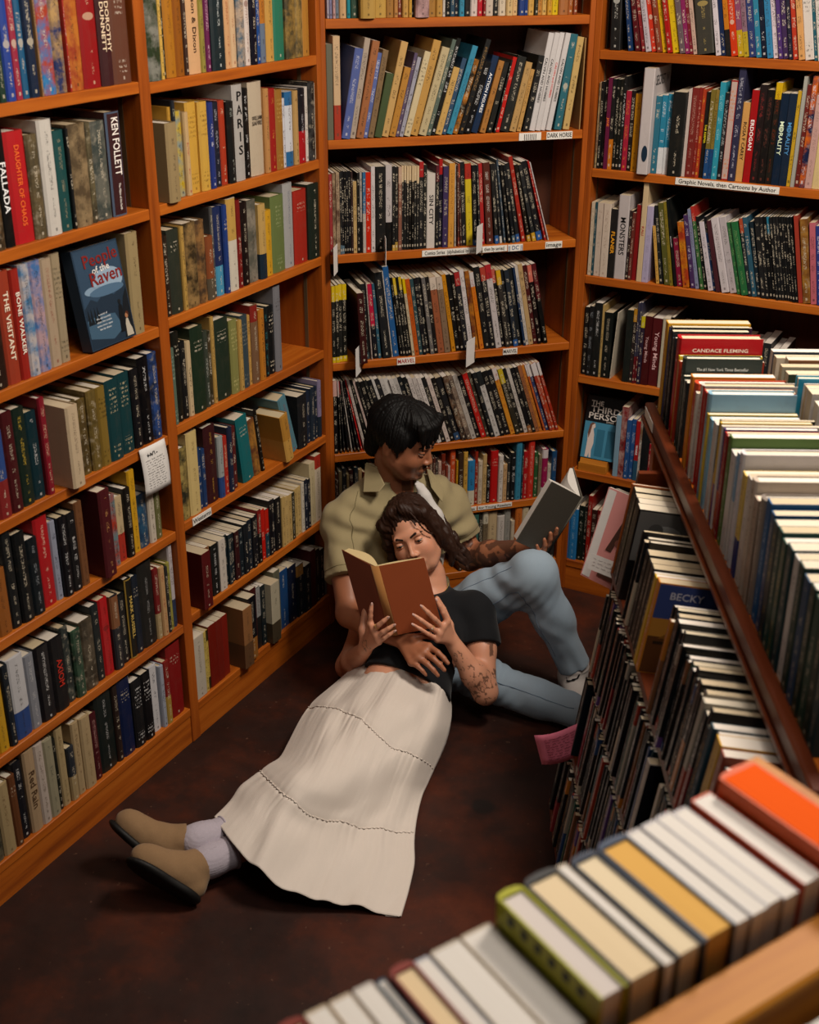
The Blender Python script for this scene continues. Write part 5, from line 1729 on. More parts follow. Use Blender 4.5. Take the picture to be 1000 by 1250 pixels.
# small shelf signs that stick out into the aisle
def shelf_sign(label, s, z, w, h, rot, text, col, zoff=-.02):
    mw = PL['D'][0] @ Matrix.Translation((s, -.002, z)) @ Matrix.Rotation(R(rot), 4, 'Z')
    r = tag(empty('shelf_sign', mw), label, 'sign', 'small signs on the corner bookcase')
    MB().box(0, -w, zoff, .0014, 0, zoff+h).build('card', M['card'], r)
    MB().box(-.0006, -.002, -.026, .002, .012, -.001).build('clip', M['metal'], r)
    q = MB().box(-.0006, -w*.86, zoff+h*.3, .0, -w*.14, zoff+h*.62).build('print', M['ink'], r); q.color = (*lin(col), 1)
    if text: text_on(text, w*.62, h*.16, M['ink'], r, frame((-.0009, -w/2, zoff+h*.46), (0, -1, 0), (0, 0, 1)), lin('e0dcd4'))
shelf_sign('white shelf sign at the left end of the comics series shelf', .025, 1.262, .055, .085, -25, '', '4a4440', -.045)
shelf_sign('narrow shelf sign beside the red-orange comic', .175, 1.262, .045, .085, -12, '', '5a544c', -.03)
shelf_sign('white shelf sign before the yellow and black comic', .49, 1.262, .055, .085, -38, '', '8a9aa8', -.01)
shelf_sign('shelf sign beside the dark red comic, two shelves above the reading man', .095, .922, .06, .09, -30, '', '302c2a', -.03)
shelf_sign('cream and red shelf sign hanging over the leaning comics', .475, .922, .06, .085, -45, '', '8a2a1c', -.035)

# pink note sticking out of the lowest tiers
mn = empty('note_slip', Matrix(((0, 0, 0, 0),)*4) if False else Matrix.Translation(W(.395, 2.965, .33)) )
tag(mn, 'pink handwritten slip sticking out of the tiered comics', 'note')
nslip = frame(W(.307, 2.54, .394), W(.097, -.02, .034), W(-.016, .0, .078)); mn.matrix_world = nslip
M['pink'] = plain('pink_paper', 'ee8098', .75, .15, .05, 60)
m = MB()
for a in range(7):
    for b in range(6): m.v.append((.122*a/6, -.088+.088*b/5+.016*(a/6)**2, .006*math.sin(a*.8)))
for a in range(6):
    for b in range(5): i = a*6+b; m.f.append([i, i+6, i+7, i+1])
sh = m.build('sheet', M['pink'], mn, True); md = sh.modifiers.new('thickness', 'SOLIDIFY'); md.thickness = .0005
mm = MB()
for k in range(9):
    for pts in scrawl(mn, .022, .108, 0, -.016-.0072*k, .0017, 50+k): mm.tube([(x, zq+.016*(x/.122)**2, .0012+.006*math.sin(x/.122*4.8)) for x, _, zq in pts], .00045, 3)
hw = mm.build('handwriting', M['ink'], mn); hw.color = (*lin('7a2034'), 1); hw['kind'] = 'stuff'

# magazines and a card in the wire pocket at the far end of the rack
def mag(label, org, xd, yd, w, h, t, colr, edge):
    r = tag(empty('magazine', frame(org, xd, yd)), label, 'magazine')
    MB().box(0, 0, 0, w, h, t*.9, b=.0005).build('pages', plain('mag_pages', edge, .7), r)
    c = MB().box(0, 0, t*.9, w, h, t, b=0).build('cover', plain('mag_'+colr, colr, .4, .4), r); return r
# magazines in the pocket at the far end of the rack
rackbox('end_ledge', M['wood_dark'], -2.88, -2.63, -.62, -.47, .625, .64)
rackbox('end_back', M['wood_dark'], -2.90, -2.63, -.635, -.62, .625, .95)
mg = mag('pink magazine with a brown emblem leaning out of the end of the rack', W(.437, 2.80, .700), W(.10, -.105, -.012), W(.05, .045, .20), .175, .235, .010, 'd08c88', 'd8ccc0')
q = MB().box(.003, .004, .0103, .026, .231, .0107).build('white_margin', M['card'], mg)
def mart(root, pts, col, z=.0108): m = MB().prism([(p[0], p[1], z) for p in pts], (0, 0, .0004)).build('cover_art', M['ink'], root); m.color = (*lin(col), 1)
mart(mg, [(.045, .085), (.068, .165), (.083, .172), (.110, .12), (.105, .09), (.078, .145), (.062, .085)], '4a3028'); mart(mg, ell(.078, .112, .013, .011), '7a4a40', .0112)
mart(mg, [(.045, .018), (.13, .012), (.13, .045), (.09, .06), (.045, .05)], '5a3a30'); mart(mg, ell(.085, .20, .02, .012), '6a4034')
mart(mg, [(.10, .213), (.172, .213), (.172, .232), (.10, .232)], 'd8c020', .0112); mart(mg, [(.12, .217), (.165, .217), (.165, .227), (.12, .227)], '2a2410', .0116)
cd = tag(empty('price_card', frame(W(.449, 2.755, .742), W(.10, -.10, .012), W(.05, .045, .20))), 'small white card tucked across the pink magazine', 'card')
MB().box(0, 0, .014, .088, .040, .0146, b=0).build('card', M['card'], cd)
m = MB()
for k in range(3):
    for pts in scrawl(cd, .012, .07, 0, .012+.009*k, .0014, 80+k): m.tube([(x, zq, .0149) for x, _, zq in pts], .0004, 3)
o = m.build('handwriting', M['ink'], cd); o.color = (*lin('8a8080'), 1); o['kind'] = 'stuff'
for k, (dv, t_, c_, e_) in enumerate(((.022, .016, 'c8b8a8', 'd4c8b8'), (.046, .014, 'b0a89c', 'ccc0b0'))):
    mag(['cream magazine behind the pink magazine at the rack end', 'grey magazine at the back of the rack-end pocket'][k], W(.437+dv*.62, 2.80+dv*.78, .690), W(.10, -.105, -.012), W(.05, .045, .20), .165, .225, t_, c_, e_)

# ---------------------------------------------------------------- figures: one implicit surface per body or garment, meshed with surface nets
def rc(a, b, r1, r2, k=.02): return ('rc', np.array(a, float), np.array(b, float), r1, r2, k)
def el(c, r, ax=None, k=.02): return ('el', np.array(c, float), np.array(r, float), np.eye(3) if ax is None else np.array(ax, float), k)
def chain(pts, rs, k=.02): return [rc(pts[i], pts[i+1], rs[i], rs[i+1], k) for i in range(len(pts)-1)]
def pbox(p):
    if p[0] == 'rc': return np.minimum(p[1]-p[3], p[2]-p[4]), np.maximum(p[1]+p[3], p[2]+p[4])
    e = np.sqrt(((p[3]*p[2][:, None])**2).sum(0)); return p[1]-e, p[1]+e
def pdist(p, X):
    if p[0] == 'rc':
        ba = p[2]-p[1]; h = np.clip(((X-p[1]) @ ba)/max(1e-9, ba @ ba), 0, 1)
        return np.sqrt(((X-p[1]-h[:, None]*ba)**2).sum(1)) - (p[3]+(p[4]-p[3])*h)
    q = ((X-p[1]) @ p[3].T)/p[2]; k0 = np.sqrt((q*q).sum(1)); k1 = np.sqrt(((q/p[2])**2).sum(1))
    return k0*(k0-1)/np.maximum(k1, 1e-9)
def field(prims, X, post=None):
    d = np.full(len(X), .5)
    for p in prims:
        sub = p[0] == 'sub'; pp = p[1] if sub else p; lo, hi = pbox(pp); m = .05
        i = np.nonzero(((X > lo-m) & (X < hi+m)).all(1))[0]
        if not len(i): continue
        e = pdist(pp, X[i]); k = pp[-1]; a = d[i]
        if sub:
            h = np.clip(.5-.5*(a+e)/k, 0, 1); d[i] = a*(1-h) - e*h + k*h*(1-h)
        else:
            h = np.clip(.5+.5*(a-e)/k, 0, 1); d[i] = a*(1-h) + e*h - k*h*(1-h)
    if post is not None: d = post(X, d)
    return d
_perm = np.random.default_rng(5).random((32, 32, 32)).astype(np.float32)
def vnoise(X, f):
    q = X*f; i = np.floor(q).astype(int); t = q-i; t = t*t*(3-2*t); r = 0
    for dx in (0, 1):
        for dy in (0, 1):
            for dz in (0, 1):
                w = (t[:, 0] if dx else 1-t[:, 0])*(t[:, 1] if dy else 1-t[:, 1])*(t[:, 2] if dz else 1-t[:, 2])
                r = r + w*_perm[(i[:, 0]+dx) & 31, (i[:, 1]+dy) & 31, (i[:, 2]+dz) & 31]
    return r*2-1
def body_mesh(name, prims, vox, post=None, bounds=None):
    solid = [p for p in prims if p[0] != 'sub']; bb = [pbox(p) for p in solid]
    lo = np.min([b[0] for b in bb], 0)-.03; hi = np.max([b[1] for b in bb], 0)+.03
    if bounds is not None: lo = np.maximum(lo, bounds[0]); hi = np.minimum(hi, bounds[1])
    F = 4; n = (np.ceil((hi-lo)/(vox*F)).astype(int)+1); N = n*F+1
    ax = [lo[i]+vox*F*np.arange(n[i]+1) for i in range(3)]
    G = np.stack(np.meshgrid(*ax, indexing='ij'), -1); cd_ = field(prims, G.reshape(-1, 3), post).reshape(G.shape[:3])
    near = np.abs(cd_) < vox*F*2.2 + .012
    cell = np.zeros(n, bool)
    for a in (0, 1):
        for b in (0, 1):
            for c in (0, 1): cell |= near[a:n[0]+a, b:n[1]+b, c:n[2]+c]
    D = np.repeat(np.repeat(np.repeat(cd_, F, 0), F, 1), F, 2)[:N[0], :N[1], :N[2]].astype(np.float32)
    mask = np.zeros(N, bool); ci = np.argwhere(cell)
    for a in range(F+1):
        for b in range(F+1):
            for c in range(F+1): mask[ci[:, 0]*F+a, ci[:, 1]*F+b, ci[:, 2]*F+c] = True
    ii = np.argwhere(mask); D[mask] = field(prims, lo+vox*ii, post)
    # surface nets
    S = D < 0; c8 = [S[a:N[0]-1+a, b:N[1]-1+b, c:N[2]-1+c] for a in (0, 1) for b in (0, 1) for c in (0, 1)]
    tot = sum(x.astype(np.int8) for x in c8); act = (tot > 0) & (tot < 8); ids = -np.ones(act.shape, np.int64); A = np.argwhere(act); ids[act] = np.arange(len(A))
    acc = np.zeros((len(A), 3)); cnt = np.zeros(len(A))
    cs8 = [np.array((a, b, c)) for a in (0, 1) for b in (0, 1) for c in (0, 1)]
    for i in range(8):
        for j in range(i+1, 8):
            if np.abs(cs8[i]-cs8[j]).sum() != 1: continue
            p, q = A+cs8[i], A+cs8[j]; da, db = D[tuple(p.T)], D[tuple(q.T)]; x = (da < 0) != (db < 0)
            t = np.where(x, da/np.where(x, da-db, 1), 0)[:, None]; acc[x] += (p+(q-p)*t)[x]; cnt[x] += 1
    V = lo + vox*acc/np.maximum(cnt, 1)[:, None]; Fs = []
    for axn in range(3):
        o = [0, 0, 0]; o[axn] = 1; sl = tuple(slice(0, N[i]-o[i]) for i in range(3)); sl2 = tuple(slice(o[i], N[i]) for i in range(3))
        a, b = S[sl], S[sl2]; x = np.argwhere(a != b); u_, v_ = [(1, 2), (2, 0), (0, 1)][axn]
        ok = (x[:, u_] > 0) & (x[:, v_] > 0) & (x[:, u_] < N[u_]-1) & (x[:, v_] < N[v_]-1); x = x[ok]; eu = np.zeros(3, int); eu[u_] = 1; ev = np.zeros(3, int); ev[v_] = 1
        qd = np.stack([ids[tuple((x-eu-ev).T)], ids[tuple((x-ev).T)], ids[tuple(x.T)], ids[tuple((x-eu).T)]], 1)
        fl = ~a[tuple(x.T)]; qd[fl] = qd[fl][:, ::-1]; Fs.append(qd)
    Q = np.concatenate(Fs)
    return V, Q
def to_obj(name, V, Q, mat, parent, tint=None, smooth=2):
    me = bpy.data.meshes.new(name)
    if smooth:                                                  # light smoothing of the net
        e = np.concatenate([Q[:, [0, 1]], Q[:, [1, 2]], Q[:, [2, 3]], Q[:, [3, 0]]]); e = np.concatenate([e, e[:, ::-1]])
        for _ in range(smooth):
            s_ = np.zeros_like(V); c_ = np.zeros(len(V))
            for k in range(3): s_[:, k] = np.bincount(e[:, 0], V[e[:, 1], k], len(V))
            c_ = np.bincount(e[:, 0], minlength=len(V)); V = V*.5 + .5*s_/np.maximum(c_, 1)[:, None]
    Wv = np.stack([V[:, 0]*cs-V[:, 1]*sn, V[:, 0]*sn+V[:, 1]*cs, V[:, 2]], 1)
    me.vertices.add(len(Wv)); me.vertices.foreach_set('co', Wv.astype(np.float32).ravel())
    me.loops.add(Q.size); me.loops.foreach_set('vertex_index', Q.astype(np.int32).ravel())
    me.polygons.add(len(Q)); me.polygons.foreach_set('loop_start', (np.arange(len(Q))*4).astype(np.int32))
    me.update(calc_edges=True); me.polygons.foreach_set('use_smooth', [True]*len(Q))
    if tint is not None:
        c = np.ones((len(V), 4), np.float32); c[:, :3] = tint(V); at = me.attributes.new('tint', 'FLOAT_COLOR', 'POINT'); at.data.foreach_set('color', c.ravel())
    return link(name, me, mat, parent)
def figure_part(name, prims, vox, mat, parent, post=None, tint=None, smooth=2):
    V, Q = body_mesh(name, prims, vox, post); return to_obj(name, V, Q, mat, parent, tint, smooth)
def axes(f, upv):
    f = np.array(f, float); f /= np.linalg.norm(f); h = np.array(upv, float); h -= f*(h @ f); h /= np.linalg.norm(h); s = np.cross(h, f)
    return s, f, h      # s: the person's own left
class Head:
    def __init__(s, c, f, upv, sc=1): s.c = np.array(c, float); s.s, s.f, s.h = axes(f, upv); s.k = sc; s.ax = np.array([s.s, s.f, s.h])
    def p(s, a, b, c): return s.c + s.k*(s.s*a + s.f*b + s.h*c)
    def loc(s, X): return ((X-s.c) @ s.ax.T)/s.k
    def rc(s, a, b, r1, r2, k=.012): return rc(s.p(*a), s.p(*b), r1*s.k, r2*s.k, k)
    def el(s, c, r, k=.015): return el(s.p(*c), np.array(r)*s.k, s.ax, k)
    def prims(s, male):
        j = 1.0 if male else 1.02
        P_ = [s.el((0, -.012, .028), (.073, .094, .086)), s.el((0, .030, -.028), (.060*j, .062, .078), .02), s.el((0, .02, -.06), (.052*j, .06, .048), .02)]
        for q in (-1, 1):
            P_ += [s.rc((q*.052*j, -.004, -.045), (q*.028, .052, -.088), .019, .019, .035), s.el((q*.033, .060, -.034), (.026, .024, .026), .025),
                   s.el((q*.0745, -.012, -.012), (.007, .017, .030), .005), s.rc((q*.078, -.02, .012), (q*.074, -.008, -.034), .0045, .005, .004)]
        P_ += [s.rc((-.034, .082, .020), (.034, .082, .020), .011, .011, .014), s.el((0, .076, -.094), (.020 if male else .016, .019, .014), .015)]
        P_ += [('sub', s.el((q*.031, .099, .000), (.019, .015, .011), .010)) for q in (-1, 1)]
        P_ += [s.rc((0, .086, .010), (0, .103, -.028), .0066, .0078, .009), s.el((0, .104, -.033), (.0088, .010, .0080), .005)]
        P_ += [s.el((q*.0115, .098, -.037), (.0075, .010, .007), .005) for q in (-1, 1)]
        P_ += [s.el((0, .088, -.066), (.024, .010, .013), .010)]
        return P_
def eyes(hd_, root, look, iris, shut=.0012):
    for q in (-1, 1):
        c = hd_.p(q*.031, .0790, .001); V, F_ = uv_ball(c, .0118*hd_.k); o = to_obj('eye', V, F_, M['eye'], root, None, 0)
        d = hd_.s*look[0]+hd_.f*1+hd_.h*look[1]; d = d/np.linalg.norm(d)
        V, F_ = uv_ball(c+d*.0078*hd_.k, .0060*hd_.k); to_obj('iris', V, F_, iris, o, None, 0)
        for part, sg in (('upper_lid', 1), ('lower_lid', -1)):
            lid = [hd_.el((q*.031, .0790, .001), (.0140, .0136, .0132), .003)]
            pl_ = c + hd_.h*(sg*(shut if sg > 0 else .0042))*hd_.k; hh = hd_.h*sg
            figure_part(part, lid, .0016, M['skin'], root, lambda X, d, a=pl_, b=hh: np.maximum(d, -((X-a) @ b)), lambda V: np.tile(skin_base[root.name], (len(V), 1)), 1)
def uv_ball(c, r, n=12, m=16):
    V = []; F_ = []
    for i in range(n+1):
        for j in range(m): a = math.pi*i/n; b = 2*math.pi*j/m; V.append((c[0]+r*math.sin(a)*math.cos(b), c[1]+r*math.sin(a)*math.sin(b), c[2]+r*math.cos(a)))
    for i in range(n):
        for j in range(m): F_.append((i*m+j, (i+1)*m+j, (i+1)*m+(j+1) % m, i*m+(j+1) % m))
    return np.array(V), np.array(F_)
def hand(wr, mcps, tips, bend, back, thumb, palm_r=.013, fr=.0082):
    """wrist, four knuckles, four tips; fingers arch by `bend` toward `back`; thumb = 3 points"""
    back = np.array(back, float); back /= np.linalg.norm(back); P_ = []; wr = np.array(wr, float)
    for i in range(4):
        m_, t_ = np.array(mcps[i], float), np.array(tips[i], float); r = fr*(1, 1.03, .98, .86)[i]
        P_.append(rc(wr+(m_-wr)*.15, m_, palm_r*1.05, palm_r*.86, .012))
        p1 = m_+(t_-m_)*.42+back*bend[i]; p2 = m_+(t_-m_)*.74+back*bend[i]*.75
        P_ += [rc(m_, p1, r*1.12, r*1.04, .004), rc(p1, p2, r*1.0, r*.93, .003), rc(p2, t_, r*.92, r*.76, .003)]
    for i in range(3): P_.append(rc(mcps[i], mcps[i+1], palm_r*.8, palm_r*.8, .006))
    P_ += [rc(wr, thumb[0], .014, .0135, .012), rc(thumb[0], thumb[1], .0120, .0100, .005), rc(thumb[1], thumb[2], .0097, .0080, .003)]
    return P_

def m_skin():
    t = NT('skin'); a = t.new('ShaderNodeAttribute', attribute_name='tint'); n = t.noise(t.coord(), 160, 3); n2 = t.noise(t.coord(), 22, 3)
    c = t.mix(t.math('MULTIPLY', n2, .22), a.outputs['Color'], t.mix(1, a.outputs['Color'], lin('d89080'), 'MULTIPLY'))
    t.b.inputs['Subsurface Weight'].default_value = .12; t.b.inputs['Subsurface Radius'].default_value = (.01, .004, .002); t.b.inputs['Subsurface Scale'].default_value = .4
    t.bump(n, .10, .0006); return t.col(c, .46, .4)
M['skin'] = m_skin()
def cloth(name, c, c2, sc=420, rough=.85, bs=.3, big=6):
    t = NT(name); co = t.coord(); n = t.noise(co, sc, 2); b = t.noise(co, big, 4)
    c_ = t.mix(t.math('MULTIPLY_ADD', b, .6, .0), lin(c), lin(c2)); c_ = t.mix(t.math('MULTIPLY', n, .35), c_, t.mix(1, c_, (.55, .55, .55), 'MULTIPLY'))
    t.bump(n, bs, .0008); t.b.inputs['Sheen Weight'].default_value = .1; return t.col(c_, rough, .15)
M['khaki'] = cloth('khaki_cotton', 'a0926e', '8c7e5c'); M['tee_white'] = cloth('white_jersey', 'd0ccc8', 'c0bab4'); M['tee_black'] = cloth('black_jersey', '121316', '1a1b1e')
M['denim'] = cloth('faded_denim', '9cacb8', '7488a0', 700, .9, .4, 5); M['sock'] = cloth('sock_knit', 'd4cdc8', 'c4bcb8', 500, .95, .5); M['sock_lilac'] = cloth('sock_rib', 'b8aeb8', 'a8a0ac', 420, .95, .5)
M['skirt'] = cloth('crinkled_cotton', 'ddd2c8', 'd0c4b8', 900, .92, .35, 9); M['suede'] = cloth('tan_suede', '947656', '7c6044', 300, .95, .4, 12); M['sole'] = plain('dark_rubber', '100e0d', .6, .3, .1)
M['hair_black'] = plain('black_hair', '060505', .62, .22); M['hair_brown'] = plain('brown_hair', '2c180e', .58, .25); M['brow_dark'] = plain('brow_hair', '130d0a', .7)
M['eye'] = plain('eye_white', 'c8bcb0', .2, .5); M['iris_dark'] = plain('iris_dark', '140c08', .15, .5); M['lip_her'] = plain('lips_pink', '8e4a42', .4, .4); M['lip_him'] = plain('lips_brown', '7a463c', .45, .4); M['nail'] = plain('nail', 'd8b0a4', .25, .5)
M['gold'] = plain('ring_gold', 'b08a48', .3, .6); M['thread'] = plain('seam_thread', '6a7c90', .8)
skin_base = {}
def patches(X, f, th): return vnoise(X, f) + .55*vnoise(X+3.1, f*2.1) > th
HIM, HER = np.array(lin('a0684a')), np.array(lin('cf9678'))

# ---- the man
man = tag(empty('person', Matrix.Translation((0, 0, 0))), 'man in open khaki shirt and light jeans sitting on floor, reading a grey book', 'person')
skin_base[man.name] = HIM
mh = Head((-.022, 3.555, .760), (.86, -.42, -.27), (.22, -.10, 1))
lat = np.array([.335, .16, -.01]); lat /= np.linalg.norm(lat); fwd = np.array([.43, -.90, .05]); fwd -= lat*(fwd @ lat); fwd /= np.linalg.norm(fwd); upb = np.cross(lat, -fwd); upb = upb if upb[2] > 0 else -upb
TA = np.array([lat, fwd, upb])
shR, shL = np.array([-.210, 3.515, .478]), np.array([.122, 3.655, .484])
traps = [rc((-.088, 3.590, .590), (-.185, 3.528, .495), .040, .050, .04), rc((-.020, 3.600, .590), (.100, 3.650, .498), .040, .050, .04)]; elR, wrR = np.array([-.178, 3.315, .285]), np.array([-.030, 3.175, .283]); elL, wrL = np.array([.195, 3.62, .322]), np.array([.352, 3.452, .440])
torso = [el((-.04, 3.585, .40), (.165, .105, .165), TA, .05), rc(shR+lat*.03, shL-lat*.03, .062, .062, .05), el((.0, 3.47, .14), (.155, .125, .13), TA, .05), rc((-.01, 3.50, .18), (-.035, 3.57, .36), .125, .125, .05),
         rc((-.055, 3.60, .52), (-.055, 3.595, .60), .075, .052, .04)]
neckm = [rc((-.055, 3.595, .58), mh.p(0, -.022, -.062), .056, .052, .025)]
legL = [(.10, 3.49, .13), (.24, 3.41, .29), (.372, 3.325, .418), (.44, 3.318, .27), (.508, 3.298, .115)]; legR = [(-.06, 3.36, .115), (.09, 3.32, .115), (.238, 3.262, .085), (.39, 3.19, .068), (.548, 3.115, .055)]
mR = hand(wrR, [(.058, 3.095, .305), (.044, 3.078, .295), (.028, 3.07, .283), (.008, 3.068, .268)], [(.112, 3.040, .283), (.102, 3.028, .268), (.084, 3.028, .250), (.050, 3.038, .245)], [.010, .010, .009, .008], (.2, -.55, .8), [(.015, 3.125, .315), (.045, 3.128, .322), (.072, 3.122, .318)])
mL = hand(wrL, [(.408, 3.412, .480), (.402, 3.392, .468), (.392, 3.375, .458), (.380, 3.362, .450)], [(.440, 3.372, .548), (.420, 3.362, .538), (.402, 3.352, .522), (.380, 3.345, .505)], [.010, .010, .010, .008], (.75, -.5, -.3), [(.372, 3.442, .486), (.392, 3.432, .518), (.402, 3.42, .545)])
man_body = torso + traps + neckm + mh.prims(True) + chain([shR, (shR+elR)/2, elR], [.050, .047, .040], .02) + chain([elR, elR+(wrR-elR)*.4, wrR], [.041, .040, .0265], .02) + chain([shL, (shL+elL)/2, elL], [.050, .047, .042], .02) + chain([elL, elL+(wrL-elL)*.4, wrL], [.042, .041, .028], .02) \
    + chain(legL, [.066, .058, .050, .042, .030], .03) + chain(legR, [.066, .056, .046, .040, .030], .03) + mR + mL + [rc(legL[-1], (.508, 3.305, .060), .032, .030, .02), rc((.508, 3.305, .060), (.518, 3.17, .034), .030, .022, .02), rc(legR[-1], (.62, 3.10, .10), .028, .022, .02)]
def man_tint(V):
    c = np.tile(HIM, (len(V), 1)); L = mh.loc(V)
    face = (L[:, 1] > .02) & (np.abs(L).max(1) < .16)
    st = face & (L[:, 2] < -.045) & (L[:, 2] > -.13) & (np.linalg.norm(L*np.array([1, 0, 1])-np.array([0, 0, -.066]), axis=1) > .016)
    mo = face & (np.abs(L[:, 0]) < .03) & (L[:, 2] < -.046) & (L[:, 2] > -.060); gt = face & (np.abs(L[:, 0]) < .016) & (L[:, 2] < -.082)
    n = vnoise(V, 300)[:, None]*.1
    c = np.where(st[:, None], c*.78, c); c = np.where((mo | gt)[:, None], c*(.42+n), c)
    # sleeve tattoo on the left forearm, feather tattoo at the collar
    ax = wrL-elL; s_ = ((V-elL) @ ax)/(ax @ ax); dd = np.linalg.norm(V-elL-s_[:, None]*ax, axis=1)
    arm = (s_ > -.35) & (s_ < .98) & (dd < .07) & (V[:, 0] > .14); c = np.where((arm & patches(V, 46, -.12))[:, None], c*.34 + np.array([.004, .004, .006]), c)
    f1 = np.array([.004, 3.50, .600]); f2 = np.array([.055, 3.53, .625]); q = V-f1; tt_ = np.clip((q @ (f2-f1))/((f2-f1) @ (f2-f1)), 0, 1); dist = np.linalg.norm(q-tt_[:, None]*(f2-f1), axis=1)
    fe = dist < .011*np.sin(np.pi*np.clip(tt_, .02, .98))+.002; c = np.where(fe[:, None], c*.16, c)
    return c
figure_part('body', man_body, .0036, M['skin'], man, None, man_tint)
eyes(mh, man, (.15, -.35), M['iris_dark'])
for q in (-1, 1):
    figure_part('eyebrow', [mh.rc((q*.013, .0935, .0195), (q*.030, .0915, .0250), .0042, .0046, .003), mh.rc((q*.030, .0915, .0250), (q*.050, .0770, .0205), .0046, .0024, .003)], .0018, M['brow_dark'], man, None, None, 1)
figure_part('lips', [mh.rc((-.020, .0870, -.0690), (0, .0945, -.0650), .0032, .0044, .004), mh.rc((.020, .0870, -.0690), (0, .0945, -.0650), .0032, .0044, .004), mh.rc((-.014, .0890, -.0745), (.014, .0890, -.0745), .0052, .0052, .006)], .0018, M['lip_him'], man, None, None, 1)
figure_part('moustache', [mh.rc((q*.004, .0965, -.0535), (q*.023, .0880, -.0600), .0026, .0018, .003) for q in (-1, 1)], .0016, M['brow_dark'], man, lambda X, d: d + .0012*vnoise(X, 500), None, 0)
def hair_post(hdx, amp, fr, wav=0.0):
    def f(X, d):
        L = hdx.loc(X); a = np.arctan2(L[:, 0], L[:, 1]+.02); n = vnoise(np.stack([a*1.2, L[:, 2]*3+L[:, 1]*4, L[:, 0]*3], 1), fr) ; return d + amp*n + amp*.6*np.sin(a*58+L[:, 2]*60+6*n) + wav*np.sin(L[:, 2]*120+3*a+4*n)
    return f
mhair = [mh.el((0, -.022, .040), (.086, .102, .090), .02), mh.el((0, -.078, -.03), (.060, .036, .066), .02), mh.el((0, .036, .088), (.066, .052, .036), .02)]
for q in (-1, 1): mhair += [mh.el((q*.074, .012, .028), (.016, .034, .040), .012), mh.rc((q*.079, .018, .0), (q*.076, .024, -.026), .0075, .004, .008)]
for i, (a, b) in enumerate(((-.062, -.058), (-.045, -.050), (-.028, -.032), (-.010, -.018), (.008, .0), (.026, .022), (.044, .048), (.060, .066))):
    mhair.append(mh.rc((a, .088-.25*abs(a), .086), (b, .104-.3*abs(b), .046-.009*((i*3) % 4)), .014, .0040, .010))
mhair += [('sub', mh.el((0, .112, -.026), (.066, .056, .058), .008))]
figure_part('hair', mhair, .0030, M['hair_black'], man, hair_post(mh, .0032, 7), None, 1)
# shirt with short sleeves, open over a white tee
def grow(ps, g): return [(p[0], p[1], p[2], p[3]+g, p[4]+g, p[5]) if p[0] == 'rc' else (p[0], p[1], p[2]+g, p[3], p[4]) for p in ps]
figure_part('tee', grow(torso[:4], .005) + chain([(.024, 3.510, .640), (.045, 3.485, .600), (.078, 3.468, .545), (.112, 3.462, .480), (.118, 3.455, .44)], [.012, .018, .022, .022, .016], .012), .0040, M['tee_white'], man, lambda X, d: np.maximum(np.maximum(d, X[:, 2]-.660+.30*np.maximum(0, (X-np.array([-.055, 3.6, 0])) @ np.array([.0, -1, 0]))), .22-X[:, 2]))
slR = elR-shR; slL = elL-shL; eR = shR+slR*.60; eL = shL+slL*.62
sleeves = [rc(shR, shR+slR*.66, .060, .074, .04), rc(shL, shL+slL*.70, .060, .072, .04)]
uR, uL = slR/np.linalg.norm(slR), slL/np.linalg.norm(slL)
opn = [rc((.015, 3.52, .66), (.075, 3.475, .52), .050, .048, .008), rc((-.02, 3.535, .66), (.012, 3.50, .585), .056, .050, .008), rc((.012, 3.50, .585), (.050, 3.475, .50), .050, .046, .008), rc((.050, 3.475, .50), (.095, 3.445, .42), .046, .036, .008), rc((.095, 3.445, .42), (.11, 3.39, .25), .036, .025, .008)]
def shirt_post(X, d):
    nR = np.linalg.norm(X-(eR+.03*uR), axis=1) < .16; nL = np.linalg.norm(X-(eL+.03*uL), axis=1) < .14
    a_ = (X-shR) @ (lat*.45-upb*.9); b_ = (X-shL) @ (-lat*.5-upb*.87); q1 = vnoise(X, 6); q2 = vnoise(X+5, 9)
    w = .007*np.sin(a_*85+4*q1+1)*np.clip(q2*1.4+.25, 0, 1) + .007*np.sin(b_*80+4*q2)*np.clip(q1*1.4+.15, 0, 1) + .007*vnoise(X, 13) + .0035*vnoise(X, 30)
    d = d + w
    d = np.where(nR, np.maximum(d, (X-eR) @ uR), d); d = np.where(nL, np.maximum(d, (X-eL) @ uL), d)
    return np.maximum(d, X[:, 2]-.625)
figure_part('shirt', grow(torso[:4], .019) + grow(traps, .017) + [rc((-.055, 3.60, .52), (-.055, 3.60, .61), .085, .066, .04)] + sleeves + [('sub', o) for o in opn] + [('sub', rc((-.055, 3.595, .60), (-.05, 3.585, .70), .058, .062, .008))], .0042, M['khaki'], man, shirt_post)
def flap(pts, th=.004):
    c = np.mean(pts, 0); m = MB(); P3 = [W(*p) for p in pts]; n = (P3[1]-P3[0]).cross(P3[2]-P3[0]).normalized()*th
    m.prism([tuple(p) for p in P3], tuple(n)); o = m.build('collar', M['khaki'], man); b = o.modifiers.new('bevel', 'BEVEL'); b.width = .0015; b.segments = 2; return o
flap([(-.136, 3.575, .668), (-.140, 3.505, .602), (-.092, 3.472, .618), (-.074, 3.492, .634), (-.100, 3.545, .665)])
flap([(-.136, 3.575, .668), (-.100, 3.545, .665), (-.080, 3.575, .650), (-.105, 3.61, .650)])
flap([(.052, 3.600, .640), (.066, 3.545, .600), (.100, 3.515, .565), (.105, 3.58, .580), (.065, 3.63, .622)])
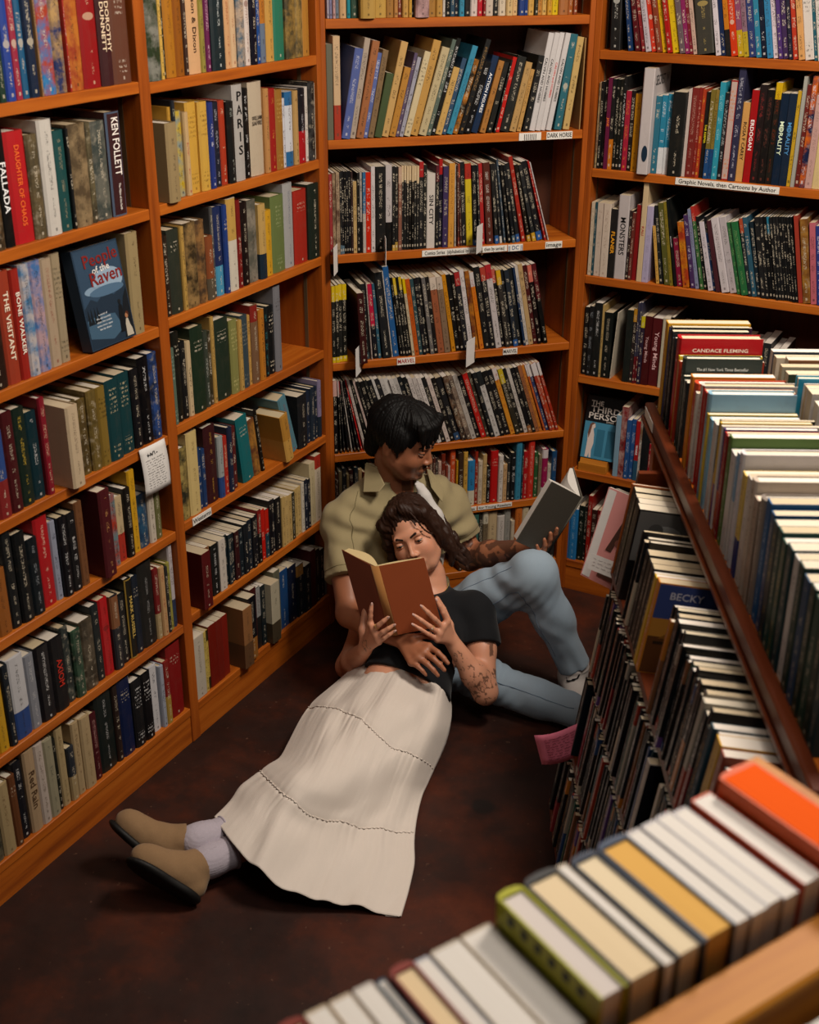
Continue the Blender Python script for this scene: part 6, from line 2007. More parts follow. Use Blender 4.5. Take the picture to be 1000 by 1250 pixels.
def rim(name, c, ax_, r, th, mat, parent, n=28, sq=(1, 1), up_=(0, 0, 1)):
    ax_ = np.array(ax_)/np.linalg.norm(ax_); a = np.cross(ax_, up_); a /= np.linalg.norm(a); b = np.cross(ax_, a)
    pts = [W(*(np.array(c)+a*r*sq[0]*math.cos(t)+b*r*sq[1]*math.sin(t))) for t in np.linspace(0, 2*math.pi, n+1)]
    return MB().tube(pts, th, 6).build(name, mat, parent, True)
# jeans
def jean_post(X, d):
    n = vnoise(X, 7); w = .005*np.sin(X[:, 2]*70+X[:, 0]*45+5*n)*np.clip(n+.35, 0, 1) + .004*vnoise(X, 19)
    kz = np.exp(-((np.linalg.norm(X-np.array([.35, 3.33, .36]), axis=1))/.07)**2)+np.exp(-((np.linalg.norm(X-np.array([.22, 3.26, .09]), axis=1))/.10)**2)
    w = w + kz*.0045*np.sin(X[:, 0]*170-X[:, 2]*120); d = d+w
    a = np.array(legL[-1])-np.array(legL[-2]); a /= np.linalg.norm(a); nr_ = np.linalg.norm(X-np.array(legL[-1]), axis=1) < .12
    d = np.where(nr_, np.maximum(d, (X-(np.array(legL[-1])+a*.004)) @ a), d)
    a = np.array(legR[-1])-np.array(legR[-2]); a /= np.linalg.norm(a); nr_ = np.linalg.norm(X-np.array(legR[-1]), axis=1) < .12
    return np.where(nr_, np.maximum(d, (X-np.array(legR[-1])) @ a), d)
jeans = figure_part('jeans', chain(legL[:-1]+[tuple(np.array(legL[-1])+(np.array(legL[-1])-np.array(legL[-2]))*.25)], [.090, .079, .067, .056, .049], .035) + chain(legR[:-1]+[tuple(np.array(legR[-1])+(np.array(legR[-1])-np.array(legR[-2]))*.25)], [.090, .076, .064, .054, .047], .035) + [el((.0, 3.46, .13), (.168, .135, .128), TA, .05)], .0042, M['denim'], man, jean_post)
def seam(pts, off, parent, th=.0011):
    P3 = [np.array(p) for p in pts]; o = [W(*(p+np.array(off))) for p in P3]; return MB().tube(o, th, 5).build('side_seam', M['thread'], parent, True)
sL = [rc(np.array(legL[-1])+(-.005, .0, .012), legL[-1], .041, .043, .02), rc(legL[-1], (.506, 3.325, .045), .043, .040, .02), rc((.508, 3.30, .075), (.515, 3.205, .040), .042, .036, .02), rc((.515, 3.205, .040), (.523, 3.13, .034), .036, .029, .02)]
sock = figure_part('sock', sL, .0036, M['sock'], man, lambda X, d: np.maximum(d + .0012*np.sin(X[:, 2]*420)*(X[:, 2] > .10), .003-X[:, 2]))
figure_part('sock', [rc(legR[-1], (.565, 3.13, .055), .041, .042, .02), rc((.565, 3.13, .055), (.63, 3.095, .115), .040, .03, .02)], .0040, M['sock'], man, lambda X, d: np.maximum(d, .003-X[:, 2]))
# tick mark on the sock: laid on the knit by closest point
dgx = None
def wrap(points, target, lift=.0009):
    from mathutils.bvhtree import BVHTree
    me = target.data; bv = BVHTree.FromPolygons([v.co for v in me.vertices], [tuple(p.vertices) for p in me.polygons])
    out = []
    for p in points:
        q, n, i, d_ = bv.find_nearest(W(*p)); out.append(tuple(q+n*lift if (W(*p)-q).dot(n) >= 0 or True else q))
    return out
def stroke(name, line, wd, c, xd, yd, target, parent, mat, col, n=26):
    line = np.array(line, float); T = np.linspace(0, len(line)-1, n); m = MB(); pts = []
    for t in T:
        k = min(int(t), len(line)-2); p = line[k]+(line[k+1]-line[k])*(t-k); dr = line[k+1]-line[k]; dr /= np.linalg.norm(dr); w_ = np.interp(t, range(len(wd)), wd)/2
        for q in (-1, 1): x_ = p+np.array([-dr[1], dr[0]])*w_*q; pts.append(np.array(c)+np.array(xd)*x_[0]+np.array(yd)*x_[1])
    m.v = wrap(pts, target, .0032); m.f = [[2*q, 2*q+1, 2*q+3, 2*q+2] for q in range(n-1)]
    o = m.build(name, mat, parent); o.color = (*lin(col), 1); return o
stroke('tick_mark', [(-.027, .007), (-.024, -.001), (-.014, -.003), (.0, .002), (.034, .015)], [.002, .006, .0075, .0055, .0008], (.500, 3.235, .104), (1.15, -.18, .18), (-.1, -.45, .88), sock, man, M['ink'], '0c0c0e')

shirt_o = [o for o in man.children if o.name.startswith('shirt')][0]
def seam_on(pts, target, th=.0010, lift=.0003, n=12):
    P_ = np.array(pts, float); P_ = np.concatenate([P_[k]+(P_[k+1]-P_[k])*np.linspace(0, 1, n, endpoint=k == len(P_)-2)[:, None] for k in range(len(P_)-1)])
    MB().tube(wrap(P_, target, lift), th, 5).build('shirt_seam', M['khaki_dark'], man, True)
M['khaki_dark'] = plain('khaki_thread', '6e6446', .9)
seam_on([(-.16, 3.53, .60), (-.175, 3.44, .55), (-.165, 3.40, .45), (-.14, 3.42, .36)], shirt_o)
for e_, u_, r_, sh0 in ((eR, uR, .072, shR), (eL, uL, .070, shL)):
    c0 = e_-u_*.022; a0 = np.cross(u_, (0, 0, 1)); a0 /= np.linalg.norm(a0); b0 = np.cross(u_, a0)
    seam_on([c0+(a0*math.cos(t)+b0*math.sin(t))*r_ for t in np.linspace(0, 2*math.pi, 13)], shirt_o, n=4)
for pth, off in ((legL[1:], (-.05, -.06, -.03)), (legL[:3], (.0, -.05, .09)), (legR[1:], (.0, -.07, .05))):
    P_ = np.array(pth, float)+np.array(off); P_ = np.concatenate([P_[k]+(P_[k+1]-P_[k])*np.linspace(0, 1, 14, endpoint=k == len(P_)-2)[:, None] for k in range(len(P_)-1)])
    MB().tube(wrap(P_[:-6], jeans, .0002), .0012, 5).build('side_seam', M['thread'], man, True)
# the man's grey book: two boards, page halves and spine
def open_book(name, label, f1, f2, s1, s2, g1, g2, th1, th2, cmat, pmat, spine_mat=None, curl=0.0, sw=.014):
    """f: fore-edge top/bottom of board 1, s: spine top/bottom, g: fore-edge of board 2; pages lie on the side away from the boards' outer faces"""
    root = tag(empty(name), label, 'book'); V = {k: np.array(v, float) for k, v in zip(('f1', 'f2', 's1', 's2', 'g1', 'g2'), (f1, f2, s1, s2, g1, g2))}; V['f2'] = V['s2']+V['f1']-V['s1']; V['g2'] = V['s2']+V['g1']-V['s1']
    def slab(nm, a, b, c, d_, nrm, t0, t1, mat, inset=0):
        a, b, c, d_ = [np.array(x, float) for x in (a, b, c, d_)]; ctr = (a+b+c+d_)/4; q = [ctr+(x-ctr)*(1-inset) for x in (a, b, c, d_)]
        m = MB().prism([tuple(W(*(x+nrm*t0))) for x in q], tuple(W(*(nrm*(t1-t0)))))
        o = m.build(nm, mat, root); bv = o.modifiers.new('bevel', 'BEVEL'); bv.width = .0008; bv.segments = 1; return o
    w1 = V['f1']-V['s1']; w1 /= np.linalg.norm(w1); w2 = V['g1']-V['s1']; w2 /= np.linalg.norm(w2); V['q1'], V['q2'] = V['s1']+w2*sw/2, V['s2']+w2*sw/2; V['s1'], V['s2'] = V['s1']+w1*sw/2, V['s2']+w1*sw/2
    n1 = np.cross(V['f2']-V['f1'], V['s1']-V['f1']); n1 /= np.linalg.norm(n1); n2 = np.cross(V['q2']-V['q1'], V['g1']-V['q1']); n2 /= np.linalg.norm(n2)
    inner = (V['f1']+V['g1'])/2-V['s1']
    if n1 @ inner < 0: n1 = -n1
    if n2 @ inner < 0: n2 = -n2
    slab('front_board', V['f1'], V['f2'], V['s2'], V['s1'], n1, 0, .0026, cmat); slab('back_board', V['q1'], V['q2'], V['g2'], V['g1'], n2, 0, .0026, cmat)
    for (fa, fb, n_, th, nm) in ((V['f1'], V['f2'], n1, th1, 'front_pages'), (V['g1'], V['g2'], n2, th2, 'back_pages')):
        sm_ = ((V['s1']+V['q1'])/2, (V['s2']+V['q2'])/2); sa, sb = sm_[0]+(n1+n2)*.003, sm_[1]+(n1+n2)*.003; m = MB(); K = 10; L = []
        for k in range(K+1):                                    # pages rise from the gutter and fall to the fore-edge
            t = k/K; hgt = th*(.35+.65*math.sin(min(1, t*1.6)*math.pi/2)) * (1-.25*max(0, t-.6)) if nm else 0; L.append((t*.97, hgt + curl*math.sin(math.pi*t)*(nm == 'back_pages')))
        for e_, (p_, q_) in enumerate(((sa, fa), (sb, fb))):
            e2 = (V['s2']-V['s1']); e2 = e2/np.linalg.norm(e2)*.004*(1 if e_ == 0 else -1)
            m.v += [tuple(W(*(p_+(q_+n_*.003-p_)*t+n_*hh+e2))) for t, hh in L] + [tuple(W(*(p_+(q_+n_*.003-p_)*t+e2))) for t, hh in L]
        n = K+1
        for k in range(K): m.f += [[k, k+1, 2*n+k+1, 2*n+k], [n+k, 3*n+k, 3*n+k+1, n+k+1], [k, n+k, n+k+1, k+1], [2*n+k, 2*n+k+1, 3*n+k+1, 3*n+k]]
        m.f += [[K, n+K, 3*n+K, 2*n+K]]
        o = m.build(nm, M['pages'], root); o.color = (*lin(pmat), 1)
    nb = -(n1+n2); nb /= np.linalg.norm(nb); m = MB()
    for a_, b_ in (('s1', 'q1'), ('s2', 'q2')):
        for k in range(7): t = k/6; m.v.append(tuple(W(*(V[a_]*(1-t)+V[b_]*t + nb*(.0035*math.sin(math.pi*t)+.0004)))))
    m.f = [[k, k+1, 8+k, 7+k] for k in range(6)]; o = m.build('spine', spine_mat or cmat, root, True); sm = o.modifiers.new('thickness', 'SOLIDIFY'); sm.thickness = .0026; sm.offset = 0
    return root
M['grey_board'] = plain('grey_board', '5a554c', .75, .2, .12, 200); M['rust_cloth'] = cloth('rust_book_cloth', '8a4220', '7a3818', 600, .85, .3, 14); M['worn_spine'] = cloth('worn_spine_cloth', 'a87440', '94602f', 600, .85, .3, 14)
open_book('paperback_book', "grey-backed open book held up in the man's hand", (.408, 3.30, .733), (.304, 3.33, .525), (.513, 3.38, .645), (.420, 3.405, .440), (.490, 3.46, .712), (.405, 3.48, .510), .022, .012, M['grey_board'], 'd0ccc6', None, .022)
open_book('hardcover_book', "worn rust-brown hardcover held open before the woman's face", (.043, 3.205, .534), (.084, 3.165, .350), (-.100, 3.160, .527), (-.046, 3.130, .318), (-.198, 3.275, .523), (-.135, 3.235, .30), .020, .022, M['rust_cloth'], 'd8c494', M['worn_spine'], .012, .030)

# ---- the woman
her = tag(empty('person', Matrix.Translation((0, 0, 0))), 'woman in black tee and long white skirt lying back against the man, reading', 'person')
skin_base[her.name] = HER
wh = Head((.012, 3.425, .502), (-.14, -.965, .10), (-.40, .06, .915), .98)
hl = np.array([.96, -.25, -.10]); hl /= np.linalg.norm(hl); ta = np.array([.10, .20, .125]); ta /= np.linalg.norm(ta); hl -= ta*(hl @ ta); hl /= np.linalg.norm(hl); tf = np.cross(hl, ta); tf = tf if tf[2] > 0 else -tf
BA = np.array([hl, ta, tf])
wshL, welL, wwrL = np.array([.212, 3.340, .292]), np.array([.228, 3.145, .118]), np.array([.126, 3.163, .282]); wshR, welR, wwrR = np.array([-.088, 3.395, .315]), np.array([-.190, 3.345, .078]), np.array([-.129, 3.178, .243])
wt = [el((-.03, 3.09, .100), (.145, .11, .085), BA, .04), el((-.005, 3.17, .135), (.122, .10, .082), BA, .05), el((.04, 3.285, .205), (.128, .125, .088), BA, .05), rc((-.055, 3.36, .30), (.175, 3.335, .275), .052, .052, .04),
      el((-.005, 3.265, .268), (.052, .055, .045), BA, .03), el((.105, 3.245, .250), (.052, .055, .045), BA, .03), rc((.06, 3.39, .33), (.062, 3.405, .375), .06, .045, .03)]
wl1 = [(-.08, 3.04, .095), (-.17, 2.86, .10), (-.25, 2.70, .11), (-.39, 2.60, .066), (-.520, 2.515, .090)]; wl2 = [(.0, 3.02, .085), (-.09, 2.84, .085), (-.19, 2.67, .09), (-.34, 2.56, .072), (-.488, 2.462, .068)]
wLh = hand(wwrL, [(.111, 3.145, .360), (.097, 3.132, .348), (.088, 3.122, .333), (.083, 3.118, .314)], [(.080, 3.152, .424), (.037, 3.122, .421), (.016, 3.116, .396), (.014, 3.110, .368)], [.004, .008, .008, .007], (.25, -.9, .3), [(.118, 3.185, .325), (.100, 3.205, .365), (.082, 3.215, .395)], .0115, .0074)
wRh = hand(wwrR, [(-.112, 3.152, .348), (-.101, 3.130, .340), (-.092, 3.120, .325), (-.086, 3.118, .306)], [(-.107, 3.150, .410), (-.060, 3.112, .390), (-.043, 3.106, .369), (-.041, 3.104, .350)], [.004, .008, .008, .007], (-.2, -.9, .3), [(-.135, 3.195, .30), (-.130, 3.225, .34), (-.118, 3.240, .372)], .0115, .0074)
her_body = wt + [rc((.062, 3.405, .36), wh.p(0, -.02, -.055), .046, .045, .02)] + wh.prims(False) + chain([wshL, (wshL+welL)/2, welL], [.043, .041, .034], .02) + chain([welL, welL+(wwrL-welL)*.35, wwrL], [.036, .036, .0225], .02) + chain([wshR, (wshR+welR)/2, welR], [.043, .041, .034], .02) + chain([welR, welR+(wwrR-welR)*.35, wwrR], [.036, .036, .0225], .02) \
    + chain(wl1, [.070, .058, .048, .042, .032], .03) + chain(wl2, [.070, .058, .048, .042, .032], .03) + wLh + wRh
def her_tint(V):
    c = np.tile(HER, (len(V), 1)); L = wh.loc(V)
    for q in (-1, 1):
        ck = np.exp(-((L-np.array([q*.040, .07, -.032]))**2).sum(1)/.022**2); c = c*(1-.22*ck[:, None]*np.array([0, .55, .6]))
    def motif(ctr, r, f, th): return (np.linalg.norm(V-np.array(ctr), axis=1) < r) & (np.abs(vnoise(V, f)+.4*vnoise(V+2, f*2)) < th)
    arm = np.linalg.norm(V-np.array([.19, 3.17, .12]), axis=1)
    tt_ = motif((.228, 3.15, .13), .062, 55, .10) | motif((.18, 3.14, .17), .055, 60, .10) | motif((.150, 3.135, .245), .022, 80, .13)
    # swallow on the upper arm
    b0 = np.array([.240, 3.215, .235]); q = V-b0; inb = (np.linalg.norm(q, axis=1) < .045) & (V[:, 1] < 3.245); xx = q[:, 0]; z_ = q[:, 2]
    bird = inb & ((np.abs(z_+.35*xx-.008) < .004+.05*np.maximum(0, .016-np.abs(xx+.004))) | ((np.abs(xx-.006) < .006) & (z_ < .01) & (z_ > -.026)))
    c = np.where((tt_ | bird)[:, None], c*.30, c)
    w = np.linalg.norm(V-np.array([-.125, 3.150, .275]), axis=1) < .022; c = np.where((w & (np.abs(vnoise(V, 110)) < .12))[:, None], c*.4, c)
    return c
figure_part('body', her_body, .0034, M['skin'], her, None, her_tint)
eyes(wh, her, (.05, -.30), M['iris_dark'], .0008)
for q in (-1, 1):
    figure_part('eyebrow', [wh.rc((q*.014, .0920, .0185), (q*.030, .0905, .0245), .0034, .0036, .003), wh.rc((q*.030, .0905, .0245), (q*.050, .0770, .0205), .0036, .0018, .003)], .0014, plain('brow_brown', '2c1a12', .8) if q < 0 else bpy.data.materials['brow_brown'], her, None, None, 1)
    figure_part('eyelash', [wh.rc((q*.0215, .0885, -.0012), (q*.031, .0925, -.0004), .0010, .0012, .001), wh.rc((q*.031, .0925, -.0004), (q*.0415, .0872, -.0014), .0012, .0010, .001)], .0010, M['brow_dark'], her, None, None, 0)
figure_part('lips', [wh.rc((q*.019, .0890, -.0680), (0, .0990, -.0630), .0034, .0050, .004) for q in (-1, 1)] + [wh.rc((-.013, .0915, -.0755), (.013, .0915, -.0755), .0064, .0064, .004)], .0016, M['lip_her'], her, None, None, 1)
# hair: parted cap and wavy locks falling on both sides
wcap = [wh.el((0, -.022, .040), (.081, .101, .086), .02), wh.el((0, -.07, -.03), (.070, .05, .085), .02)]
for q in (-1, 1):
    wcap += [wh.rc((q*.016, .060, .106), (q*.064, .052, .070), .018, .018, .015), wh.rc((q*.064, .052, .070), (q*.080, .030, .0), .018, .017, .012), wh.rc((q*.080, .030, .0), (q*.084, .016, -.05), .017, .015, .012)]
wcap += [('sub', wh.el((0, .120, .002), (.066, .058, .092), .014)), ('sub', wh.rc((-.012, .05, .140), (-.006, -.05, .142), .007, .006, .006))]
def lock(pts, r0, r1, amp, ph, n=16):
    pts = np.array(pts, float); L = np.linspace(0, 1, n); idx = L*(len(pts)-1); out = []
    for t, i in zip(L, idx):
        k = min(int(i), len(pts)-2); f_ = i-k; p = pts[k]*(1-f_)+pts[k+1]*f_; out.append(p+amp*t**.5*np.array([math.sin(9*t+ph), .6*math.cos(8*t+ph), .3*math.sin(7*t+ph*2)]))
    return chain(out, list(r0+(r1-r0)*L), .006)
for i in range(9):
    a = random.uniform(-.01, .012); wcap += lock([wh.p(-.078, .03-.012*i, .02), wh.p(-.088, .03-.012*i, -.045), wh.p(-.080+a, .025-.010*i, -.10), wh.p(-.070+a, .02-.010*i, -.150-.01*(i % 3))], .0120, .0050, .009, i*1.3)
    wcap += lock([wh.p(.078, .03-.012*i, .03), wh.p(.090, .025-.012*i, -.035), wh.p(.088+a, .015-.010*i, -.085), wh.p(.085+a*2, -.005-.010*i, -.135-.012*(i % 4))], .0120, .0045, .016, i*1.7+1)
figure_part('hair', wcap, .0030, M['hair_brown'], her, hair_post(wh, .0022, 7, .0016), None, 1)
st_ = lock([wh.p(.030, .070, .098), wh.p(.050, .084, .060), wh.p(.061, .080, .026), wh.p(.064, .074, .006), wh.p(.074, .062, -.004)], .0024, .0010, .004, .6, 12)
figure_part('loose_strand', st_, .0015, M['hair_brown'], her, None, None, 0)
# black tee, cropped at the waist
wuL = (welL-wshL)/np.linalg.norm(welL-wshL); wuR = (welR-wshR)/np.linalg.norm(welR-wshR); weL = wshL+wuL*.118; weR = wshR+wuR*.12; hemp = np.array([.0, 3.155, .14])
def tee_post(X, d):
    d = d + .0035*vnoise(X, 18) + .003*np.sin((X @ hl)*60+(X @ ta)*40+4*vnoise(X, 8))*np.clip(vnoise(X, 7)+.3, 0, 1)
    d = np.where(np.linalg.norm(X-weL, axis=1) < .11, np.maximum(d, (X-weL) @ wuL), d); d = np.where(np.linalg.norm(X-weR, axis=1) < .09, np.maximum(d, (X-weR) @ wuR), d)
    d = np.maximum(d, -((X-hemp) @ ta)); return np.maximum(d, np.where(np.linalg.norm(X-np.array([.06, 3.40, .40]), axis=1) < .12, (X-np.array([.070, 3.372, .338])) @ np.array([-.1, .15, .98]), -1))
figure_part('tee', grow(wt[:6], .011) + [rc((.06, 3.375, .30), (.062, 3.38, .33), .070, .062, .04), rc(wshL, wshL+wuL*.15, .056, .060, .03), rc(wshR, wshR+wuR*.15, .056, .058, .03)], .0040, M['tee_black'], her, tee_post)
nk = MB().tube([W(*(np.array([.064, 3.385, .352])+np.array([.056*math.cos(t), -.052*math.sin(t), -.012*math.sin(t)]))) for t in np.linspace(-.1, 3.24, 24)], .0011, 5).build('necklace', M['gold'], her, True)
def ring(p, ax_, r): return rim('finger_ring', p, ax_, r, .0011, M['gold'], her, 18)
def along(a, b, t): return np.array(a)+(np.array(b)-np.array(a))*t
rg = along((.088, 3.122, .333), (.016, 3.116, .396), .32) + np.array([.25, -.9, .3])*.0065; ring(rg, np.array([-.072, -.006, .063]), .0082)
st2 = MB(); st2.box(-.002, -.002, -.002, .002, .002, .002, Matrix.Translation(W(*(rg+np.array([.0, -.0082, .002]))))); st2.build('ring_stone', M['eye'], her)
rg2 = along((-.101, 3.130, .340), (-.060, 3.112, .390), .28) + np.array([-.2, -.9, .3])*.006; ring(rg2, np.array([.041, -.018, .05]), .0082)
for tips, mc_ in (([(.080, 3.152, .424), (.037, 3.122, .421), (.016, 3.116, .396), (.014, 3.110, .368)], [(.111, 3.145, .360), (.097, 3.132, .348), (.088, 3.122, .333), (.083, 3.118, .314)]), ([(-.107, 3.150, .410), (-.060, 3.112, .390), (-.043, 3.106, .369), (-.041, 3.104, .350)], [(-.112, 3.152, .348), (-.101, 3.130, .340), (-.092, 3.120, .325), (-.086, 3.118, .306)])):
    for t_, m_ in zip(tips, mc_):
        dr = np.array(t_)-np.array(m_); dr /= np.linalg.norm(dr); nb = np.array([.1, -.95, .3]); nb -= dr*(nb @ dr); nb /= np.linalg.norm(nb)
        figure_part('nail', [el(np.array(t_)+dr*.0035+nb*.0036, (.0036, .0068, .0022), np.array([np.cross(dr, nb), dr, nb]), .002)], .0012, M['nail'], her, None, None, 0)

# skirt: three gathered tiers draped over the legs
SK = np.array([-177,3273,110,-144,3256,139,-111,3239,165,-76,3210,185,-42,3182,197,-11,3151,200,19,3128,197,48,3109,188,77,3098,174,102,3095,150,128,3157,80,-234,3177,107,-195,3147,141,-157,3118,171,-117,3084,193,-78,3055,206,-43,3029,208,-8,3012,203,26,3000,193,60,2998,176,91,3003,150,124,3074,76,-278,3107,104,-235,3065,141,-193,3027,174,-150,2987,198,-109,2956,211,-71,2933,212,-33,2921,206,4,2914,194,40,2917,175,75,2928,147,112,3002,72,-304,3047,102,-260,2998,138,-217,2954,170,-174,2914,192,-134,2886,202,-95,2867,201,-56,2859,192,-19,2856,178,19,2861,159,55,2872,132,93,2941,62,-323,2979,100,-279,2923,137,-237,2875,167,-195,2836,187,-155,2814,192,-117,2801,187,-78,2798,175,-40,2801,159,-2,2810,138,35,2822,111,72,2883,48,-340,2908,100,-296,2841,141,-254,2786,174,-213,2748,192,-174,2733,192,-136,2730,181,-98,2737,164,-60,2751,141,-21,2767,116,17,2784,90,56,2837,34,-356,2838,100,-312,2758,149,-270,2697,184,-231,2663,197,-192,2656,191,-155,2663,174,-117,2682,150,-78,2706,121,-39,2730,93,1,2749,67,41,2794,20,-386,2792,100,-339,2698,153,-296,2633,187,-257,2604,191,-217,2601,180,-178,2612,157,-139,2635,128,-98,2660,98,-56,2682,70,-14,2697,48,28,2723,15,-418,2747,103,-370,2653,150,-326,2595,173,-286,2571,170,-245,2567,155,-203,2578,132,-160,2597,104,-117,2618,77,-72,2635,53,-26,2645,34,20,2661,10,-446,2704,106,-397,2614,144,-354,2565,155,-312,2540,147,-269,2533,131,-224,2540,109,-178,2553,85,-130,2569,61,-82,2581,41,-33,2587,26,16,2596,7,-462,2663,109,-413,2571,142,-370,2524,143,-328,2494,134,-282,2483,117,-236,2485,95,-187,2494,72,-137,2504,51,-86,2512,33,-35,2514,20,16,2517,6,-478,2620,112,-432,2530,135,-390,2480,131,-348,2442,120,-302,2425,103,-255,2421,83,-205,2425,61,-154,2430,42,-103,2433,26,-50,2431,16,2,2427,5,-494,2578,115,-452,2493,125,-411,2436,119,-370,2391,107,-324,2366,91,-275,2357,71,-225,2355,51,-173,2355,34,-121,2354,20,-68,2347,11,-16,2338,4], float).reshape(13, 11, 3)/1000
def cub(A, n, axis):
    A = np.moveaxis(A, axis, 0); m = len(A); x = np.linspace(0, m-1, n); i = np.clip(x.astype(int), 0, m-2); t = (x-i).reshape(-1, *([1]*(A.ndim-1)))
    g = lambda k: A[np.clip(i+k, 0, m-1)]; p0, p1, p2, p3 = g(-1), g(0), g(1), g(2)
    return np.moveaxis(.5*(2*p1+(p2-p0)*t+(2*p0-5*p1+4*p2-p3)*t*t+(3*p1-p0-3*p2+p3)*t**3), 0, axis)
NS, NTt = 190, 170
GR = cub(cub(SK, NS, 0), NTt, 1); S_, T_ = np.meshgrid(np.linspace(0, 1, NS), np.linspace(-1, 1, NTt), indexing='ij')
def seam_s(k, t): return (.19 + .085*(t+1) + .012*np.sin(5*t)) if k == 0 else (.615 + .045*(t+1) + .045*np.cos(1.6*t))
X3 = np.stack([S_*7, T_*5, S_*0], -1).reshape(-1, 3); n1 = vnoise(X3, 1.0).reshape(NS, NTt); n2 = vnoise(np.stack([S_*5, T_*26, S_*0], -1).reshape(-1, 3), 1.).reshape(NS, NTt); n3 = vnoise(np.stack([S_*14, T_*60, S_*0], -1).reshape(-1, 3), 1.).reshape(NS, NTt)
dz = .0095*n1 + .0005*n3
for k in (0, 1):
    ds = S_-seam_s(k, T_); dz += np.where(ds > 0, np.exp(-ds/.12), np.exp(ds/.05)*.5)*(.0034*n2+.0005*n3) - .003*np.exp(-(ds/.012)**2)
dz += .0022*n2*np.exp(-S_/.05) + np.clip((S_-.3)*1.4, 0, 1)*np.clip((T_+.2), 0, 1)*.010*np.sin(T_*15+S_*5+2*n1)*np.exp(-((T_-.55)/.35)**2)
dz += .016*np.clip((S_-.62)*3, 0, 1)*np.exp(-((T_+.42-.25*(S_-.7))/.10)**2) - .012*np.clip((S_-.60)*3, 0, 1)*np.exp(-((T_+.18-.35*(S_-.7))/.14)**2)
GR[..., 2] = np.maximum(GR[..., 2]+dz, .004+.001*S_)
V = GR.reshape(-1, 3); Q = np.array([[i*NTt+j, i*NTt+j+1, (i+1)*NTt+j+1, (i+1)*NTt+j] for i in range(NS-1) for j in range(NTt-1)])
ex = []; fx = []
for j, sgn in ((0, 1), (NTt-1, -1)):                             # sides fall to the floor and turn under
    a0 = len(V)+len(ex)*1
    for i in range(NS):
        p = GR[i, j]; inn_ = GR[i, NTt//2]-p; inn_[2] = 0; inn_ /= np.linalg.norm(inn_); ex.append((p[0]-inn_[0]*.004, p[1]-inn_[1]*.004, p[2]*.45+.001)); ex.append((p[0]+inn_[0]*.05, p[1]+inn_[1]*.05, .0035))
    for i in range(NS-1):
        a, b = i*NTt+j, (i+1)*NTt+j; c, d = a0+2*i, a0+2*i+2
        fx += [[a, b, d, c][::sgn], [c, d, d+1, c+1][::sgn]]
V = np.concatenate([V, np.array(ex)]); Q = np.concatenate([Q, np.array(fx)])
sko = to_obj('skirt', V, Q, M['skirt'], her, None, 1); md = sko.modifiers.new('thickness', 'SOLIDIFY'); md.thickness = .0022; md.offset = -1
for k in (0, 1):                                                # ruffled seams
    pts = []; Mx = 420
    for t in np.linspace(-.99, .99, Mx):
        s_ = float(seam_s(k, t)); fi, fj = s_*(NS-1), (t+1)/2*(NTt-1); i, j = int(fi), int(fj); a, b = fi-i, fj-j; i2, j2 = min(i+1, NS-1), min(j+1, NTt-1)
        pts.append(GR[i, j]*(1-a)*(1-b)+GR[i2, j]*a*(1-b)+GR[i, j2]*(1-a)*b+GR[i2, j2]*a*b)
    pts = np.array(pts); m = MB(); along_ = np.gradient(pts, axis=0); along_ /= np.linalg.norm(along_, axis=1)[:, None]
    for q, p in enumerate(pts):
        ph = q*.62+1.5*math.sin(q*.11); sd = np.cross(along_[q], (0, 0, 1)); sd /= np.linalg.norm(sd)
        for e_, hh in ((0, -.001), (1, .0030)): m.v.append(tuple(W(*(p + np.array([0, 0, hh+.0015]) + sd*(.0018*math.sin(ph)*e_+.003*e_)))))
    m.f = [[2*q, 2*q+2, 2*q+3, 2*q+1] for q in range(Mx-1)]; o = m.build('seam_ruffle', M['skirt'], her, True); md = o.modifiers.new('thickness', 'SOLIDIFY'); md.thickness = .0016
MB().tube([W(*(p+np.array([0, 0, .0005]))) for p in GR[-1, ::2]], .0016, 5).build('hem', M['skirt'], her, True)
MB().tube([W(*p) for p in GR[1, ::3]], .0035, 6).build('waistband', M['skirt'], her, True)
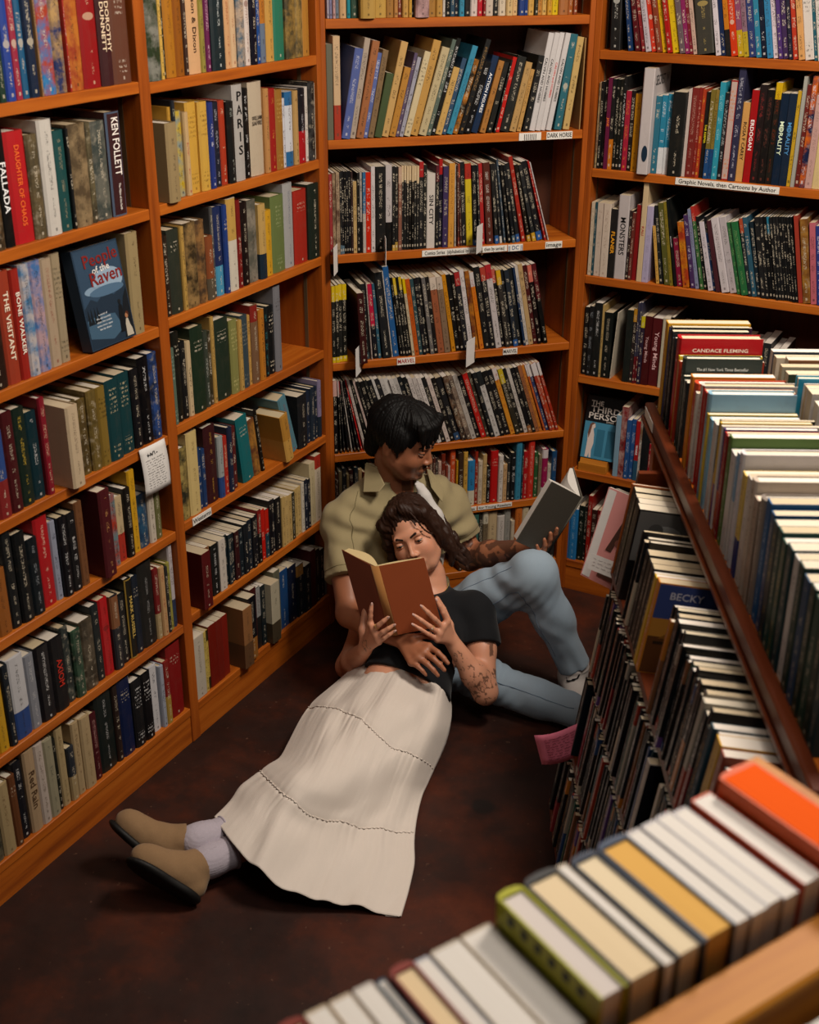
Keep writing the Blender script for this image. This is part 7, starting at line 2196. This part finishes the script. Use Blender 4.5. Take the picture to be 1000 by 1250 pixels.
# socks and suede clogs
for (an, up_, sc_) in ((np.array(wl1[-1]), np.array(wl1[-2]), 1), (np.array(wl2[-1]), np.array(wl2[-2]), 1)):
    d = (up_-an)/np.linalg.norm(up_-an); ft = an - d*.02
    o = figure_part('sock', [rc(an+d*.062, an, .0435, .039, .02), rc(an, ft, .039, .040, .02)], .0032, M['sock_lilac'], her, lambda X, dd, a=an, b=d: np.maximum(dd + .0010*np.sin(np.arctan2((X-a) @ np.cross(b, (0, 0, 1)), (X-a)[:, 2])*46), (X-(a+b*.060)) @ b))
    rim('sock_cuff', an+d*.058, d, .0430, .0032, M['sock_lilac'], her)
for heel, toe, ank in (((-.596, 2.458, .034), (-.700, 2.498, .112), wl1[-1]), ((-.520, 2.372, .026), (-.628, 2.376, .108), wl2[-1])):
    heel, toe, ank = map(np.array, (heel, toe, ank)); y = (toe-heel); Lf = np.linalg.norm(y); y /= Lf; n_ = ank-heel; n_ -= y*(n_ @ y); n_ /= np.linalg.norm(n_); x = np.cross(y, n_); A_ = np.array([x, y, n_])
    c_ = lambda a, b, e: heel+(y*b+n_*e+x*a)*.80
    E_ = lambda c, r, k: el(c_(*c), np.array(r)*.80, A_, k)
    up_p = [E_((0, .165, .032), (.048, .075, .050), .02), E_((0, .08, .050), (.040, .075, .056), .025), E_((0, .02, .035), (.036, .042, .044), .02), rc(c_(0, .070, .06), ank, .040, .041, .02)]
    d = (ank-c_(0, .06, .05)); d /= np.linalg.norm(d)
    def shoe_post(X, dd, h=heel, n0=n_, a=ank, dd_=d): return np.maximum(np.maximum(dd + .0012*vnoise(X, 60), -((X-h) @ n0)+.004), (X-(a-dd_*.030)) @ dd_)
    sh_ = figure_part('shoe', up_p, .0034, M['suede'], her, shoe_post)
    figure_part('sole', [E_((0, .165, .0), (.051, .082, .020), .02), E_((0, .04, .0), (.039, .062, .020), .02), E_((0, .10, .0), (.041, .08, .018), .02)], .0034, M['sole'], sh_, lambda X, dd, h=heel, n0=n_: np.maximum(np.maximum(dd, ((X-h) @ n0)-.008), -((X-h) @ n0)-.012))
    ps = [c_(.040*math.cos(t), .100+.008*math.sin(t), .030+.068*math.sin(t)) for t in np.linspace(.05, 3.09, 14)]
    m = MB()
    for p in ps:
        for q in (-.009, .009): m.v.append(tuple(W(*(p+y*q))))
    m.f = [[2*i, 2*i+1, 2*i+3, 2*i+2] for i in range(len(ps)-1)]; o = m.build('strap', M['suede'], sh_, True); md = o.modifiers.new('thickness', 'SOLIDIFY'); md.thickness = .003; md.offset = 0
    figure_part('buckle', [rc(c_(.036, .092, .066), c_(.036, .112, .066), .0022, .0022), rc(c_(.030, .092, .078), c_(.030, .112, .078), .0022, .0022), rc(c_(.036, .092, .066), c_(.030, .092, .078), .002, .002), rc(c_(.036, .112, .066), c_(.030, .112, .078), .002, .002)], .0014, M['metal'], sh_, None, None, 0)
